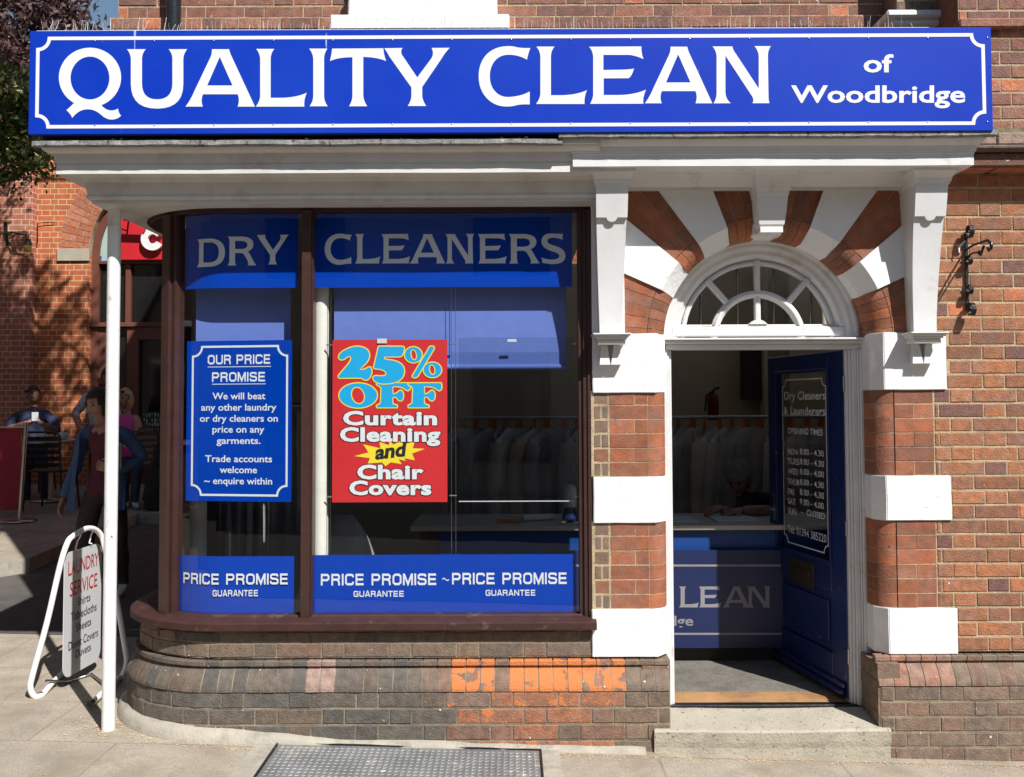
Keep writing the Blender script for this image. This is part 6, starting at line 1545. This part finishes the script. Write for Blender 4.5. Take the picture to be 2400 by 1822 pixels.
def head_pts(kind=0,n=28,h=22):
    vs=[];
    for i in range(h+1):
        a=math.pi*i/h
        for k in range(n):
            b=2*math.pi*k/n; x=math.sin(a)*math.sin(b); y=-math.sin(a)*math.cos(b); z=math.cos(a)
            X=x*.076; Yy=y*.096; Z=z*.122
            if z<0: X*=1-.32*(-z)**1.3; Yy*= (1-.12*(-z)) if y<0 else (1-.55*(-z)**1.2)
            g=lambda cx,cz,sx,sz:math.exp(-((X-cx)/sx)**2-((Z-cz)/sz)**2) if y<-.1 else 0
            Yy-= .022*g(0,-.022,.012,.024)+.008*g(0,-.003,.009,.03)          # nose
            Yy+= .012*(g(.031,.004,.017,.013)+g(-.031,.004,.017,.013))         # sockets
            Yy-= .006*(g(.03,.026,.024,.008)+g(-.03,.026,.024,.008))           # brow
            Yy-= .006*g(0,-.06,.022,.007); Yy+=.004*g(0,-.072,.02,.004); Yy-=.007*g(0,-.092,.02,.014)
            vs.append(Vector((X,Yy,Z)))
    return vs,n,h
HV,HN,HH=head_pts()
HF=[(i*HN+k,(i+1)*HN+k,(i+1)*HN+(k+1)%HN,i*HN+(k+1)%HN) for i in range(HH) for k in range(HN)]
def hand(mb,wr,d,up,L=.17,m=0,curl=.6,side=1):
    """palm and five fingers: wr wrist point, d pointing direction, up palm normal"""
    d=Vector(d).normalized(); up=Vector(up); up=(up-d*up.dot(d)).normalized(); s=d.cross(up)*side; wr=Vector(wr)
    rows=[(-.004,.021,.017),(.03,.034,.016),(.06,.04,.014),(.085,.038,.012)]; vs=[];n=10
    for (t,w_,th) in rows:
        for k in range(n): a=2*math.pi*k/n; vs.append(wr+d*t+s*w_*math.cos(a)+up*th*math.sin(a))
    mb.faces(vs,[(i*n+k,i*n+(k+1)%n,(i+1)*n+(k+1)%n,(i+1)*n+k) for i in range(3) for k in range(n)]+[tuple(range(3*n,4*n))],m,None,True)
    for j,ln in enumerate((.068,.078,.072,.056)):
        b0=wr+d*.08+s*(.029-.0195*j); p=[b0]; a=0
        for q in (.45,.3,.25): a+=curl*.55; p.append(p[-1]+(d*math.cos(a)-up*math.sin(a))*ln*q)
        mb.tube(p,[.009,.0085,.0078,.006],8,m)
    b0=wr+d*.02+s*.028; mb.tube([b0,b0+d*.03+s*.022-up*.008,b0+d*.055+s*.026-up*.018,b0+d*.075+s*.022-up*.026],[.012,.0105,.009,.007],8,m)
def person(label,loc,chains,root,head,yaw,pitch,skinm,mats,assign,hands=(),hair=None,hs=1.0,group=None,extras=None):
    r=empty('person',loc,label,'person',group)
    L=Vector(loc)
    V,Fc=skin_geo([[ (p[0]-L.x,p[1]-L.y,p[2]-L.z,p[3]) for p in c] for c in chains],(root[0]-L.x,root[1]-L.y,root[2]-L.z,root[3]))
    mb=MB(); ml=[skinm]+list(mats); i0=len(mb.v); mb.v+= [tuple(v) for v in V]
    for k_ in range(len(V)):
        w0=V[k_]+L
        if assign(w0)!=0:
            dd=mnoise.noise_vector(Vector((w0.x*13,w0.y*13,w0.z*9)))*.011+mnoise.noise_vector(w0*34)*.004; V[k_]=V[k_]+dd
    mb.v[i0:]=[tuple(v) for v in V]
    for f in Fc:
        c=sum((V[k] for k in f),Vector())/len(f)+L; mb.f.append(tuple(i0+k for k in f)); mb.m.append(assign(c)); mb.c.append(None); mb.sm.append(True)
    Mx=Matrix.Translation(Vector(head)-L)@Matrix.Rotation(yaw,4,'Z')@Matrix.Rotation(pitch,4,'X')@Matrix.Scale(hs,4)
    mb.faces([Mx@v for v in HV],HF,0,None,True)
    for s in (-1,1):
        mb.ball(Mx@Vector((s*.077,.012,-.005)),.022*hs,8,0,sc=(.35,.7,1.2)); 
    nd=len(ml); ml+= [M['black_letter'],M.setdefault('lip',mat('lip',(.34,.1,.08),.5,bump=0))]
    for s in (-1,1): mb.ball(Mx@Vector((s*.031,-.083,.003)),.0095*hs,8,nd,sc=(1.2,.6,.7)); mb.tube([Mx@Vector((s*.016,-.094,.023)),Mx@Vector((s*.03,-.096,.028)),Mx@Vector((s*.047,-.086,.024))],.0028*hs,5,nd)
    mb.tube([Mx@Vector((-.022,-.090,-.062)),Mx@Vector((0,-.098,-.06)),Mx@Vector((.022,-.090,-.062))],[.002,.0055,.002],6,nd+1)
    for (wr,d,up,cu,sd) in hands: hand(mb,Vector(wr)-L,d,up,curl=cu,side=sd)
    mb.build('body',ml,r)
    if hair:
        keep,hm,thick,drop=hair; mh=MB(); hv=[]
        for v in HV:
            n_=mnoise.noise(v*38)*.006+mnoise.noise(v*90)*.003; d=v.normalized(); w_=v+d*(thick+n_)
            if drop and v.z<.03 and v.y>-.02: w_.z-=drop*min(1,(.03-v.z)/.08); w_.x*=1.1
            hv.append(w_)
        fs=[f for f in HF if keep(sum((HV[k] for k in f),Vector())/4)]
        mh.faces([Mx@v for v in hv],fs,0,None,True); mh.build('hair',[hm],r)
    if extras: extras(r,Mx,L)
    return r
def wp(px,py,Y,rr): p=W(px,py,Y); return (p.x,p.y,p.z,rr)
hair_dark=mat('dark_brown_hair',(.025,.017,.013),.5,.3,60,.6,200); hair_blond=mat('blonde_hair',(.5,.38,.2),.5,.25,60,.6,200); hair_grey=mat('grey_hair',(.24,.22,.21),.6,.3,60,.8,160)
nvy=mat('navy_tshirt',(.035,.05,.11),.8,.1,10,.2,60); blu=mat('blue_cardigan',(.055,.10,.22),.8,.12,10,.2,60); mar=mat('maroon_top',(.11,.02,.03),.8,.1,10,.2,60); brn=mat('dark_brown_trousers',(.045,.03,.027),.8,.15,10,.2,60); pnk=mat('bright_pink_top',(.75,.06,.38),.7,.05,10,.2,60); blk=mat('black_cloth',(.015,.015,.017),.8,.1,10,.2,60); jean=mat('dark_denim',(.035,.045,.08),.8,.15,12,.2,80); wht=mat('white_trainer',(.55,.55,.55),.6,.05,10,.1,60)
dot=mat('white_spotted_cloth',(.55,.56,.62),.8,.05,10,0,speck=((.08,.08,.15),28,.64))
# -- walking woman
Y1=2.65; K=291.
fx,fz=W(228,1402,Y1).x,ground(-3.3,Y1)
q=lambda x,z,rr,dy=0:(fx+x,Y1+dy,fz+z,rr)
pel=q(.04,.88,.135); 
chains=[[pel,q(.05,1.02,.125),q(.055,1.18,.135),q(.05,1.33,.13,.01),q(.03,1.41,.062,.0),q(.01,1.47,.05,-.01),q(.0,1.53,.045,-.01)],
 [q(.05,1.33,.13,.01),q(-.085,1.35,.07),q(-.135,1.30,.058),q(-.18,1.09,.048,.02),q(-.235,.93,.042,-.02),q(-.262,.82,.034,-.05)],
 [q(.05,1.33,.13,.01),q(.185,1.35,.07),q(.25,1.28,.06),q(.345,1.13,.05,.04),q(.25,1.07,.045,-.1),q(.17,1.06,.032,-.16)],
 [pel,q(-.05,.82,.105,-.02),q(-.06,.5,.075,-.10),q(-.055,.30,.06,-.08),q(-.06,.10,.045,-.06),q(-.065,.04,.04,-.13),q(-.07,.03,.03,-.22)],
 [pel,q(.13,.82,.105,.02),q(.14,.5,.075,.05),q(.14,.3,.06,.12),q(.13,.12,.045,.2),q(.13,.05,.04,.16),q(.13,.03,.03,.08)]]
def as1(c):
    x=c.x-fx;z=c.z-fz;y=c.y-Y1
    if z>1.395 and abs(x-.02)<.1: return 0
    if z<.1: return 4
    if z<.86: return 3 if (abs(x-.04)<.2 or z<.7) and not x<-.2 else (0 if z<.83 else 1)
    if x<-.19 and z<.84: return 0
    if -.055<x<.13 and y<-.02 and z>.8: return 2 if not (z>1.32 and abs(x-.035)<.07 and z>1.34) else 0
    return 1
def ex1(r,Mx,L):
    m_=MB() # open cardigan fronts hanging to the hip
    for s,(xa,xb,xc) in ((-1,(-.10,-.13,-.19)),(1,(.16,.17,.24))):
        vs=[]
        for i in range(9):
            t=i/8; z=1.33-t*.6
            for k in range(6):
                w_=k/5; xx=(xa+(xb-xa)*t)+(w_*(.09+.05*t))*s*.0+ (xc-xa)*w_*(.6+.4*t); vs.append((fx+xx-L.x,Y1-.13+.07*w_+.012*math.sin(w_*9+i)-.02*t-L.y,fz+z-L.z))
        m_.faces(vs,[(i*6+k,i*6+k+1,(i+1)*6+k+1,(i+1)*6+k) for i in range(8) for k in range(5)],0,None,True)
    m_.build('cardigan_front',[blu],r)
person('woman with dark bobbed hair walking past in an open blue cardigan and maroon top',(fx+.04,Y1,fz),chains,pel,(fx+.0,Y1-.015,fz+1.575),rad(-25),rad(12),M['skin'],[blu,mar,brn,wht],as1,
  hands=[((fx-.262,Y1-.05,fz+.82),(-.15,-.2,-1),(-1,0,.1),.5,1),((fx+.17,Y1-.16,fz+1.06),(-.9,-.3,.3),(0,-1,0),1.1,1)],
  hair=(lambda c:c.z>.045 or (c.y>-.035 and c.z>-.075) or (c.y>-.06 and c.z>-.0),hair_dark,.014,.02),extras=ex1)
r=at0('book','dark paperback book held against her side by the walking woman','book')
mb=MB(); p=Vector((fx+.21,Y1-.2,fz+1.16)); mb.bbox(p.x-.05,p.x+.05,p.y-.012,p.y+.012,p.z-.1,p.z+.1,.003); mb.build('cover',[mat('grey_green_book',(.08,.085,.07),.6,bump=0)],r); mb=MB(); mb.bbox(p.x-.046,p.x+.053,p.y-.009,p.y+.009,p.z-.097,p.z+.104,.002); mb.build('pages',[M['panel_grey']],r); settle(r,tuple(p))
# -- seated man
Y2=7.1
pel=wp(80,1085,Y2,.15)
chains=[[pel,wp(80,1050,Y2,.15),wp(79,1010,Y2,.16),wp(78,975,Y2,.15),wp(79,957,Y2-.01,.07),wp(79,945,Y2-.02,.06)],
 [wp(78,975,Y2,.15),wp(46,972,Y2,.085),wp(30,985,Y2-.02,.065),wp(18,1008,Y2-.1,.052),wp(48,998,Y2-.3,.045),wp(72,990,Y2-.38,.032)],
 [wp(78,975,Y2,.15),wp(110,972,Y2,.085),wp(126,988,Y2-.02,.065),wp(134,1012,Y2-.1,.052),wp(112,1002,Y2-.3,.045),wp(92,990,Y2-.38,.032)],
 [pel,wp(62,1092,Y2-.1,.095),wp(60,1090,Y2-.5,.07),wp(62,1140,Y2-.5,.055),wp(62,1178,Y2-.52,.045),wp(60,1186,Y2-.65,.035)],
 [pel,wp(98,1092,Y2-.1,.095),wp(104,1090,Y2-.5,.07),wp(104,1140,Y2-.5,.055),wp(104,1178,Y2-.52,.045),wp(103,1186,Y2-.65,.035)]]
zt_=W(79,956,Y2).z; ze=W(20,1000,Y2-.1).z
def as2(c):
    if c.z>zt_: return 0
    if c.y<Y2-.16 and c.z>W(60,1025,Y2-.3).z: return 0
    if c.z<W(80,1075,Y2).z: return 2 if c.z>W(60,1178,Y2-.5).z else 3
    return 1
def ex2(r,Mx,L):
    m_=MB(); 
    for s in (-1,1): m_.ball(Mx@Vector((s*.034,-.085,.085)),.026,10,0,sc=(1.1,.5,.7))
    m_.build('sunglasses',[M['black']],r)
person('man in a navy T-shirt sitting at the cafe table looking down at his phone',tuple(W(80,1180,Y2)),chains,pel,tuple(W(79,927,Y2-.04)),0,rad(22),M['skin2'],[nvy,jean,blk],as2,
  hands=[(wp(72,990,Y2-.38,0)[:3],(.8,-.4,.25),(-.2,-.5,1),.9,-1),(wp(92,990,Y2-.38,0)[:3],(-.8,-.4,.25),(.2,-.5,1),.9,1)],
  hair=(lambda c:c.z>.062 or (c.y>0 and c.z>-.02),hair_dark,.004,0),hs=1.08,extras=ex2)
r=at0('phone','pale phone held up in the hands of the seated man','phone'); p=W(82,980,Y2-.47); mb=MB(); mb.bbox(p.x-.04,p.x+.04,p.y-.006,p.y+.006,p.z-.04,p.z+.07,.003); mb.build('case',[M['panel_grey']],r); settle(r,tuple(p))
# -- person in spotted top
Y3=6.9
pel=wp(240,1075,Y3,.15)
chains=[[pel,wp(238,1040,Y3,.15),wp(232,985,Y3,.16),wp(232,935,Y3,.16),wp(243,915,Y3-.03,.075),wp(252,900,Y3-.06,.055)],
 [wp(232,935,Y3,.16),wp(203,930,Y3,.09),wp(193,950,Y3-.06,.06),wp(176,968,Y3-.1,.05),wp(186,1000,Y3-.3,.04),wp(200,1012,Y3-.42,.03)],
 [wp(232,935,Y3,.16),wp(262,932,Y3,.09),wp(272,960,Y3,.06),wp(280,990,Y3-.1,.05),wp(270,1010,Y3-.3,.04),wp(262,1018,Y3-.4,.03)],
 [pel,wp(225,1095,Y3,.1),wp(223,1130,Y3-.05,.075),wp(223,1165,Y3,.055),wp(223,1182,Y3,.045),wp(222,1188,Y3-.14,.035)],
 [pel,wp(256,1095,Y3,.1),wp(258,1130,Y3-.05,.075),wp(258,1165,Y3,.055),wp(258,1182,Y3,.045),wp(258,1188,Y3-.14,.035)]]
zn=W(243,908,Y3).z; xa_=W(190,950,Y3).x
def as3(c):
    if c.z>zn: return 0
    if c.x<xa_ or c.y<Y3-.2: return 0
    if c.z<W(80,1060,Y3).z: return 2
    return 1
person('person in a white spotted top standing by the cafe window behind the walking woman',tuple(W(240,1186,Y3)),chains,pel,tuple(W(254,882,Y3-.08)),rad(30),rad(20),M['skin2'],[dot,blk],as3,
  hands=[(wp(200,1012,Y3-.42,0)[:3],(.5,-.6,-.3),(0,-.3,1),.6,-1),(wp(262,1018,Y3-.4,0)[:3],(-.5,-.6,-.3),(0,-.3,1),.6,1)],hair=(lambda c:c.z>.04 or (c.y>-.02 and c.z>-.08),hair_dark,.012,0))
# -- woman in pink
Y4=6.7
pel=wp(308,1085,Y4,.15)
chains=[[pel,wp(307,1050,Y4,.14),wp(304,1010,Y4,.14),wp(300,985,Y4,.14),wp(297,968,Y4,.062),wp(295,955,Y4-.02,.052)],
 [wp(300,985,Y4,.14),wp(275,980,Y4,.07),wp(268,1000,Y4-.05,.052),wp(266,1030,Y4-.12,.045),wp(272,1040,Y4-.32,.04),wp(280,1042,Y4-.42,.03)],
 [wp(300,985,Y4,.14),wp(318,980,Y4-.02,.07),wp(325,1000,Y4-.05,.056),wp(322,1035,Y4-.1,.046),wp(306,1042,Y4-.3,.04),wp(298,1042,Y4-.4,.03)],
 [pel,wp(292,1092,Y4-.1,.1),wp(290,1094,Y4-.5,.075),wp(292,1140,Y4-.5,.055),wp(294,1178,Y4-.5,.045),wp(293,1188,Y4-.64,.036)],
 [pel,wp(324,1092,Y4-.1,.1),wp(322,1094,Y4-.5,.075),wp(318,1140,Y4-.5,.055),wp(316,1178,Y4-.5,.045),wp(322,1189,Y4-.66,.036)]]
xs0,xs1=W(279,985,Y4).x,W(318,985,Y4).x
def as4(c):
    if c.z<W(308,1070,Y4).z: return 2 if c.z>W(294,1176,Y4-.5).z else 3
    if c.z>W(300,972,Y4).z or c.x<xs0 or (c.x>xs1 and c.z>W(300,1045,Y4).z) or c.y<Y4-.16: return 0
    return 1
def ex4(r,Mx,L):
    m_=MB()
    for s in (-1,1): m_.ball(Mx@Vector((s*.034,-.083,.088)),.026,10,0,sc=(1.1,.5,.7))
    m_.build('sunglasses',[M['black']],r)
person('blonde woman in a bright pink sleeveless top sitting at the cafe, sunglasses on her head',tuple(W(308,1185,Y4)),chains,pel,tuple(W(294,934,Y4-.03)),rad(-20),rad(5),M['skin'],[pnk,jean,wht],as4,
  hands=[(wp(280,1042,Y4-.42,0)[:3],(.6,-.5,0),(0,-.3,1),.6,-1),(wp(298,1042,Y4-.4,0)[:3],(-.6,-.5,0),(0,-.3,1),.6,1)],
  hair=(lambda c:c.z>.058 or (c.y>-.03 and c.z>-.1) ,hair_blond,.012,.05),extras=ex4)
# -- coat on the chair at the right of the gap
mb=MB(); n=18; vs=[]; cpx=W(372,1100,6.2)
for i in range(14):
    t=i/13
    for k in range(n):
        a=2*math.pi*k/n; p=W(380-14*t,1040+150*t,6.15); rr=(.06+.13*t)*(1 if t<.9 else .7); v=Vector((p.x+rr*1.0*math.cos(a),6.15+.16*math.sin(a),p.z)); d=mnoise.noise_vector(v*9)*.03; vs.append(v+Vector((d.x,d.y,d.z)))
mb.faces(vs,[(i*n+k,i*n+(k+1)%n,(i+1)*n+(k+1)%n,(i+1)*n+k) for i in range(13) for k in range(n)],0,None,True)
o=mb.build('coat',[blk]); tag(o,'black shaggy coat draped down over the chair beside the bay window','coat')
# -- counter assistant
Y5=1.78
pel=wp(1800,1330,Y5+.2,.16)
chains=[[pel,wp(1800,1270,Y5+.18,.15),wp(1795,1215,Y5+.1,.16),wp(1778,1172,Y5+.02,.14),wp(1758,1158,Y5-.02,.07),wp(1746,1140,Y5-.04,.055)],
 [wp(1778,1172,Y5+.02,.14),wp(1748,1180,Y5-.08,.075),wp(1738,1205,Y5-.18,.055),wp(1728,1218,Y5-.25,.048),wp(1702,1202,Y5-.33,.04),wp(1690,1190,Y5-.36,.03)],
 [wp(1778,1172,Y5+.02,.14),wp(1815,1172,Y5-.02,.08),wp(1835,1190,Y5-.1,.058),wp(1825,1200,Y5-.24,.05),wp(1770,1198,Y5-.34,.042),wp(1738,1196,Y5-.38,.03)],
 [pel,wp(1785,1400,Y5+.2,.11),wp(1785,1480,Y5+.2,.08)],[pel,wp(1822,1400,Y5+.2,.11),wp(1822,1480,Y5+.2,.08)]]
def as5(c):
    if c.z>W(1750,1150,Y5).z and c.x<W(1765,1150,Y5).x: return 0
    if c.y<Y5-.2: return 0
    return 1
person('grey haired shop assistant in black leaning over the counter and writing',tuple(W(1800,1480,Y5+.2)),chains,pel,tuple(W(1733,1120,Y5-.06)),rad(-38),rad(30),M['skin2'],[blk],as5,
  hands=[(wp(1690,1190,Y5-.36,0)[:3],(-.8,-.4,-.1),(0,-.2,1),1.1,1),(wp(1738,1196,Y5-.38,0)[:3],(-.9,-.2,-.1),(0,-.2,1),.6,-1)],
  hair=(lambda c:c.z>.035 or (c.y>-.02 and c.z>-.07),hair_grey,.016,0))
# ============================================================ TREES
def tree(name,label,trunk,limbs,blobs,leafm,nl,ls,seed,extra=None):
    rnd=random.Random(seed); r=at0(name,label,'tree')
    m_=MB(); m_.tube(smooth_path([Vector(p) for p in trunk],5),[.16-.0*i for i in range((len(trunk)-1)*5+1)],12)
    for lb in limbs: 
        P_=smooth_path([Vector(p) for p in lb],5); m_.tube(P_,[max(.008,.06*(1-i/len(P_))) for i in range(len(P_))],8)
    m_.build('trunk',[M['bark']],r)
    m_=MB(); 
    cl=[]
    for (c,rad3,w_) in blobs:
        for i in range(int(w_)): 
            while True:
                v=Vector([rnd.uniform(-1,1) for _ in range(3)])
                if .25<v.length<1: break
            cl.append(Vector(c)+Vector((v.x*rad3[0],v.y*rad3[1],v.z*rad3[2])))
    for c in cl:
        cr=rnd.uniform(.12,.3)*(ls/.05)**.5
        for k in range(nl):
            p=c+Vector([rnd.gauss(0,cr*.5) for _ in range(3)])
            a=Vector([rnd.gauss(0,1) for _ in range(3)]).normalized(); b=a.cross(Vector([rnd.gauss(0,1) for _ in range(3)])).normalized(); s=ls*rnd.uniform(.6,1.3)
            m_.poly([p-a*s,p-b*s*.45+a*s*.1,p+a*s,p+b*s*.45+a*s*.1],0 if (extra is None or rnd.random()>extra(p)) else 1)
    m_.build('crown',leafm if isinstance(leafm,list) else [leafm],r); settle(r,trunk[0]); return r
def T(px,py,Y): p=W(px,py,Y); return (p.x,p.y,p.z)
tree('copper_beech','large copper beech with purple brown leaves rising behind the cafe roof',[(-14,17,0),(-13.6,17,4),T(-60,150,17)],[[T(-60,200,17),T(40,120,17),T(130,60,17)],[T(-60,220,17),T(60,160,17),T(150,190,17)],[T(-60,220,17),T(-20,60,17),T(60,-40,17)]],
 [(T(-20,20,17),(2.0,1.4,2.2),150),(T(80,110,17),(1.35,1.2,1.1),110),(T(0,200,16.5),(1.8,1.4,1.2),110),(T(170,105,17),(.65,.7,.35),34),(T(110,30,17),(.9,1,.6),50),(T(215,80,17),(.35,.4,.18),9)],M['purple_leaf'],34,.085,3)
def lime(p): return .6 if mnoise.noise(Vector((p.x*2.4,p.y*2,p.z*2.4+3)))>.12 else .06
tree('flowering_tree','green tree with pale yellow flower clusters leaning in beside the sign, left edge',[(-8.2,5.2,.4),(-7.8,5.2,3.0),(-6.9,5.2,4.2)],[[(-6.9,5.2,4.2),T(10,420,5.3),T(60,380,5.3),T(100,345,5.3)],[(-6.9,5.2,4.2),T(0,300,5.3),T(60,240,5.3)]],
 [(T(0,260,5.5),(.55,.6,.5),90),(T(-40,340,5.4),(.5,.5,.35),60),(T(45,320,5.3),(.28,.3,.3),42),(T(85,365,5.3),(.22,.2,.14),18),(T(55,230,5.4),(.28,.3,.2),36),(T(10,385,5.3),(.3,.3,.12),16),(T(118,378,5.3),(.07,.1,.05),3)],[M['green_leaf'],M['lime_leaf']],26,.038,5,lime)
tree('lime_tree','leafy tree arching over the side street above the cafe terrace',[(-9.4,4.4,.4),(-9.2,4.5,4.0),(-7.2,4.7,7.0)],[[(-7.2,4.7,7.0),(-5.0,4.8,7.2),(-3.0,4.7,6.1)],[(-7.2,4.7,7.0),(-5.2,5.2,8.2),(-3.6,5.0,8.6)]],
 [((-2.9,4.6,5.75),(1.0,1.1,.75),50),((-5.8,4.9,7.2),(1.1,1.2,.9),60)],M['green_leaf'],34,.05,9)
tree('unseen_shade_tree','added leafy tree out of view, shading the cafe terrace and alley',[(-8.6,-.6,0),(-8.4,-.5,4.0),(-5.6,-.3,7.0)],[[(-5.6,-.3,7.0),(-4.0,-.2,7.6),(-2.2,-.1,7.7)],[(-5.6,-.3,7.0),(-4.4,.8,7.8),(-3.0,1.2,8.2)]],
 [((-3.0,-.1,7.8),(1.8,1.7,.8),210),((-5.2,.2,7.7),(1.3,1.7,.9),120),((-3.3,2.2,9.1),(1.5,1.2,1.3),190)],M['green_leaf'],36,.075,19)  # unseen crowns added to throw shade on the terrace and side street
# ============================================================ TERRACE ACROSS THE STREET (seen in the window reflections)
r=at0('terrace_opposite','dark brick terrace across the street reflected in the shop window','building')
mb=MB(); mb.box(-16,16,-17,-13,-.6,7.6); mb.build('wall',[brickwall_mat('cream_painted_brick',(.5,.46,.38),(.46,.42,.35),(.4,.36,.3))],r)
mb=MB(); mb.box(-16.3,16.3,-17.2,-12.7,7.6,7.9); mb.build('roof',[M['lead']],r)
for i in range(7):
    for (z0,z1) in ((.6,2.7),(4.2,6.2)):
        x=-12+i*4; mb=MB(); mb.bbox(x-.75,x+.75,-13.05,-12.94,z0,z1,.02); f=mb.build('window',[M['brown_sill']],r); mb=MB(); mb.box(x-.62,x+.62,-12.94,-12.93,z0+.12,z1-.12); mb.build('pane',[dg_],f)
r=at0('unseen_side_house','tall dark brick house added out of view on the left to block skylight','building')  # house added beyond the frame to darken the alley
mb=MB(); mb.box(-13.5,-9.3,-6,7.6,-.3,9.5); mb.build('wall',[brickwall_mat('dark_house_brick',(.14,.07,.05),(.11,.06,.045),(.2,.17,.13))],r)
mb=MB(); mb.box(-13.7,-9.1,-6.2,7.65,9.505,9.8); mb.build('roof',[M['lead']],r)
for i in range(3):
    for z0 in (1.2,4.6):
        y=-3.5+i*3.6; mb=MB(); mb.bbox(-9.299,-9.24,y-.5,y+.5,z0,z0+1.7,.01); f=mb.build('window',[M['white']],r); mb=MB(); mb.box(-9.239,-9.232,y-.42,y+.42,z0+.08,z0+1.62); mb.build('pane',[dg_],f)
# moss and dirt along the lead flashing
mb=MB()
for i in range(190):
    x=R_.uniform(XL-.2,.25) if R_.random()<.45 else R_.uniform(.28,2.3); yy=(YBL-.222 if x<.27 else -.342); zz_=(Wz(326,YBL-.23,1000) if x<.27 else Wz(309,-.35,1800))+.004
    mb.ball((x,yy+R_.uniform(-.004,.02),zz_+R_.uniform(-.003,.005)),R_.uniform(.002,.007),5,R_.choice([0,0,1]),sc=(1.6,1,.8))
o=mb.build('moss',[M['bark'],M['stone']]); tag(o,kind='stuff')
